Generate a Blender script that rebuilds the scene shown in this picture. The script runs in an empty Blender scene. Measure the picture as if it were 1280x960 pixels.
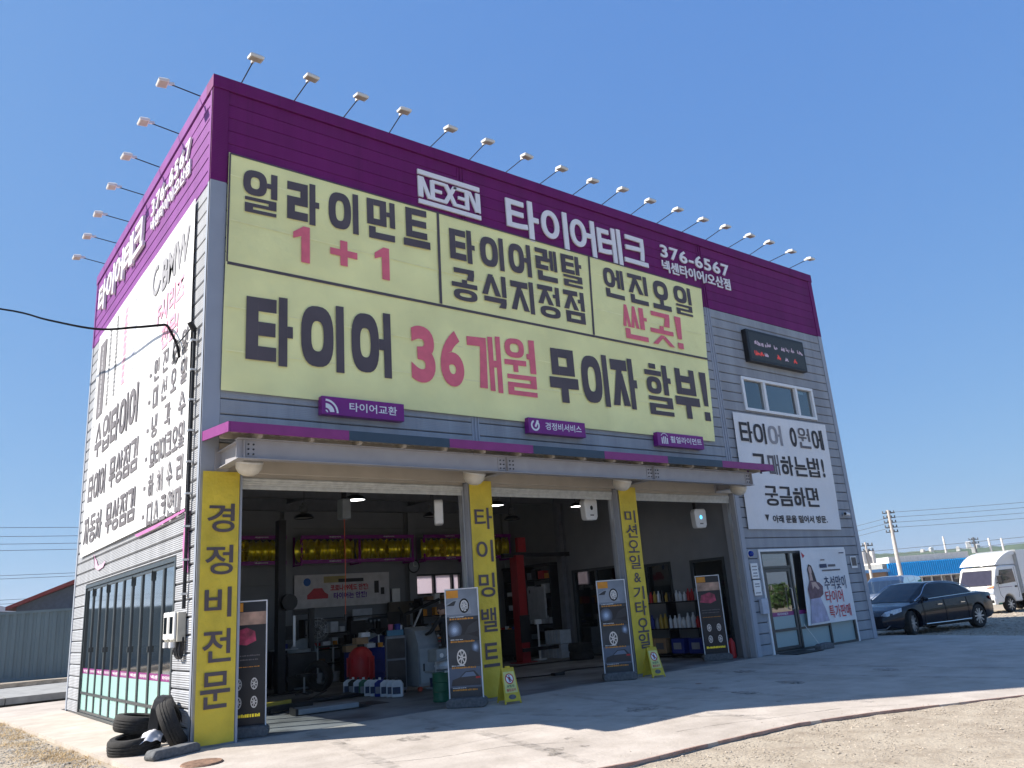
import bpy, bmesh, math, random
from mathutils import Vector, Matrix
random.seed(7)
S = bpy.context.scene
COL = S.collection
R = math.radians

# ------------------------------------------------------------------ camera
CAM = Vector((-3.5306, -12.1857, 1.6))
yaw, pitch, roll = 0.670516, 0.273725, -0.0745524
cam_d = bpy.data.cameras.new('camera'); cam = bpy.data.objects.new('camera', cam_d); COL.objects.link(cam)
cy, sy, cp, sp = math.cos(yaw), math.sin(yaw), math.cos(pitch), math.sin(pitch)
fwd = Vector((sy*cp, cy*cp, sp)); rt = Vector((cy, -sy, 0)); up = rt.cross(fwd)
r2 = rt*math.cos(roll)+up*math.sin(roll); u2 = -rt*math.sin(roll)+up*math.cos(roll)
mw = Matrix((( r2.x, u2.x, -fwd.x, CAM.x), (r2.y, u2.y, -fwd.y, CAM.y), (r2.z, u2.z, -fwd.z, CAM.z), (0,0,0,1)))
cam.matrix_world = mw
cam_d.sensor_fit = 'HORIZONTAL'; cam_d.sensor_width = 36.0; cam_d.lens = 36.0*982.905/1280
cam_d.clip_start = 0.1; cam_d.clip_end = 8000
S.camera = cam
# ------------------------------------------------------------------ sky, sun, exposure
SUNV = Vector((-0.95, 0.63, 1.0)).normalized()
elev = math.asin(SUNV.z); azi = math.atan2(SUNV.x, SUNV.y)
W = bpy.data.worlds.new('World'); S.world = W; W.use_nodes = True
nt = W.node_tree; bgn = nt.nodes['Background']
sky = nt.nodes.new('ShaderNodeTexSky'); sky.sky_type = 'NISHITA'; sky.sun_disc = False
sky.sun_elevation = elev; sky.sun_rotation = azi % (2*math.pi)
sky.air_density = 1.0; sky.dust_density = 0.6; sky.ozone_density = 1.5; sky.altitude = 0
# the camera's tone curve holds the whole sky back evenly: softer range per channel over the full dome
sp_ = nt.nodes.new('ShaderNodeSeparateColor'); cb_ = nt.nodes.new('ShaderNodeCombineColor'); nt.links.new(sky.outputs[0], sp_.inputs[0])
for i, (k, g) in enumerate(((0.80, 0.54), (1.50, 0.41), (3.55, 0.16))):
    pw = nt.nodes.new('ShaderNodeMath'); pw.operation = 'POWER'; pw.inputs[1].default_value = g
    ml = nt.nodes.new('ShaderNodeMath'); ml.operation = 'MULTIPLY'; ml.inputs[1].default_value = k
    nt.links.new(sp_.outputs[i], pw.inputs[0]); nt.links.new(pw.outputs[0], ml.inputs[0]); nt.links.new(ml.outputs[0], cb_.inputs[i])
nt.links.new(cb_.outputs[0], bgn.inputs[0]); bgn.inputs[1].default_value = 0.085
sl = bpy.data.lights.new('sun', 'SUN'); sl.energy = 5.0; sl.angle = R(0.53); sl.color = (1.0, 0.93, 0.84)
so = bpy.data.objects.new('sun', sl); COL.objects.link(so); so.rotation_euler = SUNV.to_track_quat('Z', 'Y').to_euler()
so.location = (-20, 15, 25)
S.view_settings.view_transform = 'Standard'; S.view_settings.look = 'None'
S.view_settings.exposure = 0.97; S.view_settings.gamma = 1.0
S.render.resolution_x = 1024; S.render.resolution_y = 768
try:
    S.cycles.max_bounces = 8; S.cycles.transparent_max_bounces = 16
except Exception: pass

# ------------------------------------------------------------------ materials
MATS = {}
def _bsdf(name):
    m = bpy.data.materials.new(name); m.use_nodes = True
    MATS[name] = m
    return m, m.node_tree, m.node_tree.nodes['Principled BSDF']
def mat(name, col, rough=0.6, metal=0.0, var=0.12, scale=6.0, bump=0.0, bscale=60.0, spec=0.4, coat=0.0, streak=0.0):
    if name in MATS: return MATS[name]
    m, t, b = _bsdf(name)
    b.inputs['Roughness'].default_value = rough; b.inputs['Metallic'].default_value = metal
    b.inputs['Specular IOR Level'].default_value = spec
    b.inputs['Coat Weight'].default_value = coat
    tc = t.nodes.new('ShaderNodeTexCoord')
    n = t.nodes.new('ShaderNodeTexNoise'); n.inputs['Scale'].default_value = scale; n.inputs['Detail'].default_value = 6
    if streak:
        mp = t.nodes.new('ShaderNodeMapping'); mp.inputs['Scale'].default_value = (1, 1, streak)
        t.links.new(tc.outputs['Object'], mp.inputs[0]); t.links.new(mp.outputs[0], n.inputs[0])
    else: t.links.new(tc.outputs['Object'], n.inputs[0])
    r = t.nodes.new('ShaderNodeValToRGB'); r.color_ramp.elements[0].position = 0.3; r.color_ramp.elements[1].position = 0.7
    c0 = [max(0, c*(1-var)) for c in col]+[1]; c1 = [min(1, c*(1+var)) for c in col]+[1]
    r.color_ramp.elements[0].color = c0; r.color_ramp.elements[1].color = c1
    t.links.new(n.outputs[0], r.inputs[0]); t.links.new(r.outputs[0], b.inputs['Base Color'])
    if bump:
        n2 = t.nodes.new('ShaderNodeTexNoise'); n2.inputs['Scale'].default_value = bscale; n2.inputs['Detail'].default_value = 4
        t.links.new(tc.outputs['Object'], n2.inputs[0])
        bp = t.nodes.new('ShaderNodeBump'); bp.inputs['Strength'].default_value = bump; bp.inputs['Distance'].default_value = 0.09 if bscale < 4 else 0.02
        t.links.new(n2.outputs[0], bp.inputs['Height']); t.links.new(bp.outputs[0], b.inputs['Normal'])
    return m
def panel_mat(name, col, rib=0.0, rough=0.5):
    """coated sheet panel: grain, faint dirt streaks and fine horizontal ribs as relief"""
    m, t, b = _bsdf(name)
    b.inputs['Roughness'].default_value = rough; b.inputs['Specular IOR Level'].default_value = 0.18
    tc = t.nodes.new('ShaderNodeTexCoord')
    n = t.nodes.new('ShaderNodeTexNoise'); n.inputs['Scale'].default_value = 1.1; n.inputs['Detail'].default_value = 8
    mp = t.nodes.new('ShaderNodeMapping'); mp.inputs['Scale'].default_value = (2.5, 2.5, 0.35)
    t.links.new(tc.outputs['Object'], mp.inputs[0]); t.links.new(mp.outputs[0], n.inputs[0])
    r = t.nodes.new('ShaderNodeValToRGB'); r.color_ramp.elements[0].position = 0.35; r.color_ramp.elements[1].position = 0.65
    r.color_ramp.elements[0].color = [c*0.86 for c in col]+[1]; r.color_ramp.elements[1].color = [min(1, c*1.06) for c in col]+[1]
    t.links.new(n.outputs[0], r.inputs[0])
    # each sheet a shade of its own, and thin dirt runs below the joints
    oi = t.nodes.new('ShaderNodeObjectInfo'); mr = t.nodes.new('ShaderNodeMapRange'); mr.inputs[3].default_value = 0.93; mr.inputs[4].default_value = 1.05
    t.links.new(oi.outputs['Random'], mr.inputs[0])
    n4 = t.nodes.new('ShaderNodeTexNoise'); n4.inputs['Scale'].default_value = 1.0; n4.inputs['Detail'].default_value = 5; n4.inputs['Roughness'].default_value = .6
    m4 = t.nodes.new('ShaderNodeMapping'); m4.inputs['Scale'].default_value = (14, 14, 0.5); t.links.new(tc.outputs['Object'], m4.inputs[0]); t.links.new(m4.outputs[0], n4.inputs[0])
    r4 = t.nodes.new('ShaderNodeMapRange'); r4.inputs[1].default_value = .55; r4.inputs[2].default_value = .8; r4.inputs[3].default_value = 1.0; r4.inputs[4].default_value = .80; t.links.new(n4.outputs[0], r4.inputs[0])
    mm = t.nodes.new('ShaderNodeMath'); mm.operation = 'MULTIPLY'; t.links.new(mr.outputs[0], mm.inputs[0]); t.links.new(r4.outputs[0], mm.inputs[1])
    vm = t.nodes.new('ShaderNodeVectorMath'); vm.operation = 'SCALE'; t.links.new(r.outputs[0], vm.inputs[0]); t.links.new(mm.outputs[0], vm.inputs['Scale'])
    t.links.new(vm.outputs[0], b.inputs['Base Color'])
    if rib:
        sx = t.nodes.new('ShaderNodeSeparateXYZ'); t.links.new(tc.outputs['Object'], sx.inputs[0])
        mu = t.nodes.new('ShaderNodeMath'); mu.operation = 'MULTIPLY'; mu.inputs[1].default_value = 2*math.pi/0.032
        sn = t.nodes.new('ShaderNodeMath'); sn.operation = 'SINE'
        t.links.new(sx.outputs[2], mu.inputs[0]); t.links.new(mu.outputs[0], sn.inputs[0])
        bp = t.nodes.new('ShaderNodeBump'); bp.inputs['Strength'].default_value = rib; bp.inputs['Distance'].default_value = 0.004
        t.links.new(sn.outputs[0], bp.inputs['Height']); t.links.new(bp.outputs[0], b.inputs['Normal'])
    return m
def glass_mat(name, tint=(0.5, 0.56, 0.58), rough=0.02, refl=1.0):
    m = bpy.data.materials.new(name); m.use_nodes = True; MATS[name] = m
    t = m.node_tree; t.nodes.clear()
    o = t.nodes.new('ShaderNodeOutputMaterial'); tr = t.nodes.new('ShaderNodeBsdfTransparent'); tr.inputs[0].default_value = (*tint, 1)
    g = t.nodes.new('ShaderNodeBsdfGlossy'); g.inputs['Roughness'].default_value = rough
    fr = t.nodes.new('ShaderNodeFresnel'); fr.inputs[0].default_value = 1.55
    nz = t.nodes.new('ShaderNodeTexNoise'); nz.inputs['Scale'].default_value = 1.3; bp = t.nodes.new('ShaderNodeBump')
    bp.inputs['Strength'].default_value = 0.05; bp.inputs['Distance'].default_value = 0.05
    t.links.new(nz.outputs[0], bp.inputs['Height']); t.links.new(bp.outputs[0], g.inputs['Normal'])
    mu = t.nodes.new('ShaderNodeMath'); mu.operation = 'MULTIPLY_ADD'; mu.inputs[1].default_value = refl; mu.inputs[2].default_value = 0.05*refl
    mu.use_clamp = True
    t.links.new(fr.outputs[0], mu.inputs[0])
    ge = t.nodes.new('ShaderNodeNewGeometry'); inv = t.nodes.new('ShaderNodeMath'); inv.operation = 'SUBTRACT'; inv.inputs[0].default_value = 1.0; t.links.new(ge.outputs['Backfacing'], inv.inputs[1])
    fm = t.nodes.new('ShaderNodeMath'); fm.operation = 'MULTIPLY'; t.links.new(mu.outputs[0], fm.inputs[0]); t.links.new(inv.outputs[0], fm.inputs[1])
    mx = t.nodes.new('ShaderNodeMixShader'); t.links.new(fm.outputs[0], mx.inputs[0]); t.links.new(tr.outputs[0], mx.inputs[1]); t.links.new(g.outputs[0], mx.inputs[2])
    t.links.new(mx.outputs[0], o.inputs[0])
    return m
def frost_mat(name, col, trans=0.5):
    m, t, b = _bsdf(name)
    b.inputs['Base Color'].default_value = (*col, 1); b.inputs['Roughness'].default_value = 0.35
    o = t.nodes['Material Output']; tl = t.nodes.new('ShaderNodeBsdfTranslucent'); tl.inputs[0].default_value = (*col, 1)
    mx = t.nodes.new('ShaderNodeMixShader'); mx.inputs[0].default_value = trans
    n = t.nodes.new('ShaderNodeTexNoise'); n.inputs['Scale'].default_value = 3
    t.links.new(b.outputs[0], mx.inputs[1]); t.links.new(tl.outputs[0], mx.inputs[2]); t.links.new(mx.outputs[0], o.inputs[0])
    return m
def emit_mat(name, col, s):
    m, t, b = _bsdf(name)
    b.inputs['Base Color'].default_value = (*col, 1)
    b.inputs['Emission Color'].default_value = (*col, 1); b.inputs['Emission Strength'].default_value = s
    return m

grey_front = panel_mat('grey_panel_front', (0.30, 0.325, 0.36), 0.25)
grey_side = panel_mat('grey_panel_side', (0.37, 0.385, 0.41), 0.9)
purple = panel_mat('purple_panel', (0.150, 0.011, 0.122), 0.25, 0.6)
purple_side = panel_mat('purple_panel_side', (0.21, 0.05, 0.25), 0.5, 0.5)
trim = mat('light_trim', (0.30, 0.33, 0.385), 0.45, var=0.05, scale=2)
magenta = mat('magenta_fascia', (0.22, 0.028, 0.17), 0.4, var=0.08)
navy = mat('navy_fascia', (0.03, 0.055, 0.085), 0.4, var=0.08)
steel_p = mat('painted_steel_beam', (0.33, 0.325, 0.34), 0.5, var=0.08, scale=3)
beige = mat('beige_soffit', (0.42, 0.38, 0.32), 0.6, var=0.08, scale=3)
core = mat('panel_core_dark', (0.06, 0.065, 0.075), 0.8)
shut = mat('shutter_cream', (0.5, 0.51, 0.48), 0.45, var=0.15, scale=9)
pillar_g = mat('pillar_grey', (0.33, 0.34, 0.36), 0.5, var=0.06, scale=2)
black = mat('black_plastic', (0.012, 0.012, 0.014), 0.45, var=0.3)
black_m = mat('black_metal', (0.02, 0.02, 0.022), 0.4, 0.3, var=0.3)
rubber = mat('tyre_rubber', (0.022, 0.021, 0.02), 0.85, var=0.35, scale=20, bump=0.3)
white_p = mat('white_paint', (0.78, 0.78, 0.76), 0.4, var=0.04)
white_l = mat('white_letter', (0.78, 0.78, 0.80), 0.35, var=0.03)
vinyl_y = mat('vinyl_pale_yellow', (0.86, 0.85, 0.40), 0.5, var=0.10, scale=0.9, bump=0.55, bscale=1.3)
vinyl_w = mat('vinyl_white', (0.72, 0.73, 0.74), 0.5, var=0.06, scale=0.8, bump=0.5, bscale=1.6)
ban_y = mat('banner_yellow', (0.64, 0.49, 0.045), 0.6, var=0.13, scale=2.5, bump=0.6, bscale=3.5)
ink = mat('ink_charcoal', (0.088, 0.072, 0.082), 0.6, var=0.12, scale=2)
ink_k = mat('ink_black', (0.03, 0.027, 0.03), 0.6)
ink_f = mat('ink_faded_grey', (0.13, 0.12, 0.13), 0.6, var=0.25, scale=3)
ink_f2 = mat('ink_washed_grey', (0.27, 0.27, 0.29), 0.6, var=0.15, scale=3)
pink = mat('ink_pink', (0.72, 0.15, 0.21), 0.6, var=0.08)
pink_f = mat('ink_faded_pink', (0.70, 0.34, 0.46), 0.6)
lilac_f = mat('ink_faded_lilac', (0.50, 0.54, 0.74), 0.6)
sign_p = mat('sign_purple', (0.20, 0.012, 0.20), 0.35, var=0.05)
alu = mat('aluminium', (0.55, 0.56, 0.57), 0.35, 0.7, var=0.06)
wframe = mat('white_window_frame', (0.75, 0.77, 0.78), 0.35, var=0.03)
dframe = mat('dark_window_frame', (0.055, 0.065, 0.07), 0.35, 0.2)
glass = glass_mat('tinted_glass', (0.62, 0.70, 0.72), 0.03, 1.8)
glass_s = glass_mat('side_reflective_glass', (0.80, 0.86, 0.88), 0.06, 2.3)
glass_v = glass_mat('pale_van_glass', (0.30, 0.34, 0.36), 0.03, 3.0)
glass_b = glass_mat('blue_mirror_glass', (0.04, 0.11, 0.19), 0.04, 2.0)
glass_k = glass_mat('dark_car_glass', (0.06, 0.065, 0.07), 0.02, 0.8)
frost = frost_mat('frosted_mint_film', (0.42, 0.66, 0.62), 0.25)
frost_d = frost_mat('frosted_pale_film', (0.42, 0.56, 0.57), 0.3)
back_lit = frost_mat('translucent_window_film', (0.72, 0.66, 0.70), 0.8)
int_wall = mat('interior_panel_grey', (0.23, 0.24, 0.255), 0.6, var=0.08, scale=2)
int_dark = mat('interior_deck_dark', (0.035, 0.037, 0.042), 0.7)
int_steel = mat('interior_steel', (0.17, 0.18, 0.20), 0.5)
red = mat('red_paint', (0.48, 0.02, 0.025), 0.4)
blue = mat('blue_plastic', (0.015, 0.03, 0.22), 0.45)
green = mat('green_plastic', (0.02, 0.13, 0.07), 0.45)
gold = mat('gold_alloy', (0.95, 0.78, 0.06), 0.28, 0.75, var=0.15, scale=30)
grey_c = mat('grey_cabinet', (0.24, 0.27, 0.29), 0.45)
white_j = mat('white_plastic_jug', (0.68, 0.70, 0.72), 0.45)
cardboard = mat('cardboard', (0.35, 0.22, 0.12), 0.8)
orange = mat('orange_print', (0.75, 0.30, 0.03), 0.5)
conc_block = mat('grey_concrete_block', (0.12, 0.125, 0.13), 0.9, var=0.3, scale=20, bump=0.4, bscale=30)
hay = mat('dry_straw', (0.45, 0.32, 0.16), 0.9, var=0.3)
skin = mat('skin', (0.45, 0.27, 0.19), 0.5, var=0.06)

# ------------------------------------------------------------------ mesh helper
class MB:
    def __init__(s): s.v = []; s.f = []; s.mi = []
    def add(s, vs, fs, m=0):
        n = len(s.v); s.v += [tuple(v) for v in vs]
        for f in fs: s.f.append(tuple(i+n for i in f)); s.mi.append(m)
        return s
    def box(s, x0, x1, y0, y1, z0, z1, m=0, M=None):
        vs = [(x, y, z) for z in (z0, z1) for y in (y0, y1) for x in (x0, x1)]
        if M is not None: vs = [M @ Vector(v) for v in vs]
        return s.add(vs, [(0,2,3,1), (4,5,7,6), (0,1,5,4), (2,6,7,3), (0,4,6,2), (1,3,7,5)], m)
    def cyl(s, p0, p1, r0, r1=None, n=12, m=0, caps=True):
        p0 = Vector(p0); p1 = Vector(p1); r1 = r0 if r1 is None else r1
        d = (p1-p0).normalized(); a = d.orthogonal().normalized(); b = d.cross(a)
        vs = []
        for p, r in ((p0, r0), (p1, r1)):
            for i in range(n):
                t = 2*math.pi*i/n; vs.append(p+a*(math.cos(t)*r)+b*(math.sin(t)*r))
        fs = [(i, (i+1) % n, n+(i+1) % n, n+i) for i in range(n)]
        if caps: fs += [tuple(range(n-1, -1, -1)), tuple(range(n, 2*n))]
        return s.add(vs, fs, m)
    def tube(s, pts, r, n=6, m=0):
        for a, b in zip(pts[:-1], pts[1:]): s.cyl(a, b, r, n=n, m=m)
        return s
    def lathe(s, prof, n=24, m=0, M=None, closed=False):
        """prof: (radius, height) pairs round local Z"""
        vs = []
        for i in range(n):
            t = 2*math.pi*i/n
            for (r, h) in prof: vs.append(Vector((r*math.cos(t), r*math.sin(t), h)))
        if M is not None: vs = [M @ v for v in vs]
        k = len(prof); fs = []
        for i in range(n):
            j = (i+1) % n
            for q in range(k if closed else k-1):
                q2 = (q+1) % k
                fs.append((i*k+q, j*k+q, j*k+q2, i*k+q2))
        return s.add(vs, fs, m)
    def prism(s, poly, d, m=0):
        """poly: 3-D points, extruded along the vector d"""
        n = len(poly); d = Vector(d)
        vs = [Vector(p) for p in poly]+[Vector(p)+d for p in poly]
        fs = [tuple(range(n-1, -1, -1)), tuple(range(n, 2*n))]+[(i, (i+1) % n, n+(i+1) % n, n+i) for i in range(n)]
        return s.add(vs, fs, m)
    def build(s, name, mats, parent=None, loc=None, smooth=False, bevel=0, recalc=True, **tags):
        me = bpy.data.meshes.new(name); me.from_pydata(s.v, [], s.f)
        if not isinstance(mats, (list, tuple)): mats = [mats]
        for m in mats: me.materials.append(m)
        if len(mats) > 1: me.polygons.foreach_set('material_index', s.mi)
        if recalc:
            bm = bmesh.new(); bm.from_mesh(me); bmesh.ops.recalc_face_normals(bm, faces=bm.faces)
            bm.to_mesh(me); bm.free()
        if smooth: me.polygons.foreach_set('use_smooth', [True]*len(me.polygons))
        me.update()
        o = bpy.data.objects.new(name, me); COL.objects.link(o)
        if parent is not None: o.parent = parent
        if loc is not None: o.location = loc
        if bevel:
            b = o.modifiers.new('bevel', 'BEVEL'); b.width = bevel; b.segments = 2; b.limit_method = 'ANGLE'
        if smooth:
            try:
                me.set_sharp_from_angle(angle=R(40))
            except Exception: pass
        for k, v in tags.items(): o[k] = v
        return o
def tag(o, label=None, cat=None, group=None, kind=None):
    if label: o['label'] = label
    if cat: o['category'] = cat
    if group: o['group'] = group
    if kind: o['kind'] = kind
    return o
def thing(name, label, cat, loc=(0,0,0), rz=0, group=None):
    o = bpy.data.objects.new(name, None); COL.objects.link(o); o.empty_display_size = 0.3
    o.location = loc; o.rotation_euler = (0, 0, rz)
    return tag(o, label, cat, group)
def copy_tree(o, parent=None, loc=None, rz=None, label=None):
    c = o.copy(); COL.objects.link(c); c.parent = parent
    if loc is not None: c.location = loc
    if rz is not None: c.rotation_euler = (0, 0, rz)
    if label: c['label'] = label
    for ch in list(o.children): copy_tree(ch, c)
    return c
class Fr:
    """flat frame on a surface: a to the right, b up, c out of it"""
    def __init__(s, o, r, u=(0,0,1)):
        s.o = Vector(o); s.r = Vector(r).normalized(); s.u = Vector(u).normalized(); s.n = s.r.cross(s.u)
    def p(s, a, b, c=0): return s.o+s.r*a+s.u*b+s.n*c
    def box(s, mb, a0, a1, b0, b1, c0, c1, m=0):
        vs = [s.p(a, b, c) for b in (b0, b1) for c in (c1, c0) for a in (a0, a1)]
        mb.add(vs, [(0,2,3,1), (4,5,7,6), (0,1,5,4), (2,6,7,3), (0,4,6,2), (1,3,7,5)], m); return mb
    def poly(s, mb, pts, c0, c1, m=0):
        return mb.prism([s.p(a, b, c0) for a, b in pts], s.n*(c1-c0), m)
    def flat(s, mb, pts, c, m=0):
        return mb.add([s.p(a, b, c) for a, b in pts], [tuple(range(len(pts)))], m)
    def disc(s, mb, a, b, r, c0, c1, n=20, m=0, ry=None):
        ry = ry or r
        return s.poly(mb, [(a+r*math.cos(2*math.pi*i/n), b+ry*math.sin(2*math.pi*i/n)) for i in range(n)], c0, c1, m)
    def ring(s, mb, a, b, r0, r1, c, n=24, m=0, t0=0, t1=2*math.pi, ey=1.0):
        vs = []; fs = []
        for i in range(n+1):
            t = t0+(t1-t0)*i/n
            vs += [s.p(a+r0*math.cos(t), b+ey*r0*math.sin(t), c), s.p(a+r1*math.cos(t), b+ey*r1*math.sin(t), c)]
        for i in range(n): fs.append((2*i, 2*i+1, 2*i+3, 2*i+2))
        return mb.add(vs, fs, m)
FRONT = Fr((0,0,0), (1,0,0)); LEFT = Fr((0,0,0), (0,-1,0))   # LEFT: a = -y

# ------------------------------------------------------------------ lettering
_tc = {}
def glyphs(s, off=0.0, space=1.0, ext=0.0):
    k = (s, off, space, ext)
    if k in _tc: return _tc[k]
    c = bpy.data.curves.new('lettering', 'FONT'); c.body = s; c.offset = off; c.resolution_u = 3; c.space_character = space
    c.extrude = ext
    c.resolution_u = 6 if len(s) < 4 else 3; o = bpy.data.objects.new('lettering', c); COL.objects.link(o)
    me = bpy.data.meshes.new_from_object(o.evaluated_get(bpy.context.evaluated_depsgraph_get()))
    vs = [v.co.copy() for v in me.vertices]; fs = [tuple(p.vertices) for p in me.polygons]
    bpy.data.objects.remove(o); bpy.data.curves.remove(c); bpy.data.meshes.remove(me)
    x0 = min(v.x for v in vs); x1 = max(v.x for v in vs); y0 = min(v.y for v in vs); y1 = max(v.y for v in vs)
    z0 = min(v.z for v in vs); z1 = max(v.z for v in vs)
    vs = [((v.x-x0)/(x1-x0), (v.y-y0)/(y1-y0), (v.z-z0)/(z1-z0) if z1 > z0 else 0) for v in vs]
    _tc[k] = (vs, fs); return _tc[k]
INI = 'ㄱㄲㄴㄷㄸㄹㅁㅂㅃㅅㅆㅇㅈㅉㅊㅋㅌㅍㅎ'
VOW = 'ㅏㅐㅑㅒㅓㅔㅕㅖㅗㅘㅙㅚㅛㅜㅝㅞㅟㅠㅡㅢㅣ'
FIN = ['', 'ㄱ', 'ㄲ', 'ㄳ', 'ㄴ', 'ㄵ', 'ㄶ', 'ㄷ', 'ㄹ', 'ㄺ', 'ㄻ', 'ㄼ', 'ㄽ', 'ㄾ', 'ㄿ', 'ㅀ', 'ㅁ', 'ㅂ', 'ㅄ', 'ㅅ', 'ㅆ', 'ㅇ', 'ㅈ', 'ㅊ', 'ㅋ', 'ㅌ', 'ㅍ', 'ㅎ']
def _rc(x0, y0, x1, y1): return [(x0, y0), (x1, y0), (x1, y1), (x0, y1)]
def jamo(j, x, y, w, h, tx, ty):
    """strokes of one consonant in the box (x, y, w, h) as polygons; ('ring', ...) for a ring"""
    nh = {'ㄱ':1,'ㄴ':1,'ㄷ':2,'ㄹ':3,'ㅁ':2,'ㅂ':2.6,'ㅋ':2,'ㅌ':3,'ㅍ':2.4,'ㅎ':4,'ㅇ':2,'ㅅ':1.5,'ㅈ':2,'ㅊ':2.8}.get(j, 2)
    ty = min(ty, h/(nh*1.5)); tx = min(tx, w/2.5); X = x+w; Y = y+h
    if j in 'ㄲㅆㅃㄸㅉ':
        b = {'ㄲ':'ㄱ','ㅆ':'ㅅ','ㅃ':'ㅂ','ㄸ':'ㄷ','ㅉ':'ㅈ'}[j]
        return jamo(b, x, y, w*0.49, h, tx*0.72, ty)+jamo(b, x+w*0.51, y, w*0.49, h, tx*0.72, ty)
    if j == 'ㄱ': return [_rc(x, Y-ty, X, Y), [(X-tx, Y-ty), (X, Y-ty), (X-0.05*w, y), (X-tx-0.12*w, y)]]
    if j == 'ㄴ': return [_rc(x, y, x+tx, Y), _rc(x+tx, y, X, y+ty)]
    if j == 'ㄷ': return [_rc(x, y, x+tx, Y), _rc(x+tx, y, X, y+ty), _rc(x+tx, Y-ty, X, Y)]
    if j == 'ㄹ':
        m = y+(h-ty)/2
        return [_rc(x, Y-ty, X, Y), _rc(X-tx, m+ty, X, Y-ty), _rc(x, m, X, m+ty), _rc(x, y+ty, x+tx, m), _rc(x, y, X, y+ty)]
    if j == 'ㅁ': return [_rc(x, y, x+tx, Y), _rc(X-tx, y, X, Y), _rc(x+tx, y, X-tx, y+ty), _rc(x+tx, Y-ty, X-tx, Y)]
    if j == 'ㅂ':
        m = y+h*0.48
        return [_rc(x, y, x+tx, Y), _rc(X-tx, y, X, Y), _rc(x+tx, y, X-tx, y+ty), _rc(x+tx, m, X-tx, m+ty)]
    if j in 'ㅅㅈㅊ':
        P = []; top = Y
        if j == 'ㅊ': P.append(_rc(x+w*0.36, Y-ty, x+w*0.64, Y)); top = Y-ty*1.25
        if j in 'ㅈㅊ': P.append(_rc(x, top-ty, X, top)); top -= ty
        c = x+w/2; t = tx*0.62
        P += [[(c-t*0.7, top), (c+t*0.7, top), (x+tx*0.95, y), (x-0.02*w, y)], [(c-t*0.1, top-(top-y)*0.3), (c+t*0.75, top-(top-y)*0.05), (X+0.02*w, y), (X-tx*0.98, y)]]
        return P
    if j == 'ㅋ': return jamo('ㄱ', x, y, w, h, tx, ty)+[_rc(x, y+h*0.46, X-tx*1.05, y+h*0.46+ty)]
    if j == 'ㅌ': return [_rc(x, y, x+tx, Y), _rc(x+tx, y, X, y+ty), _rc(x+tx, Y-ty, X, Y), _rc(x+tx, y+(h-ty)/2, X-0.03*w, y+(h+ty)/2)]
    if j == 'ㅍ': return [_rc(x, y, X, y+ty), _rc(x, Y-ty, X, Y), _rc(x+w*0.17, y+ty, x+w*0.17+tx*0.9, Y-ty), _rc(X-w*0.17-tx*0.9, y+ty, X-w*0.17, Y-ty)]
    if j == 'ㅇ': return [('ring', x, y, w, h, tx, ty)]
    if j == 'ㅎ': return [_rc(x+w*0.3, Y-ty, x+w*0.7, Y), _rc(x, Y-ty*2.35, X, Y-ty*1.35), ('ring', x+w*0.06, y, w*0.88, h-ty*2.6, tx, ty)]
    return []
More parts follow.
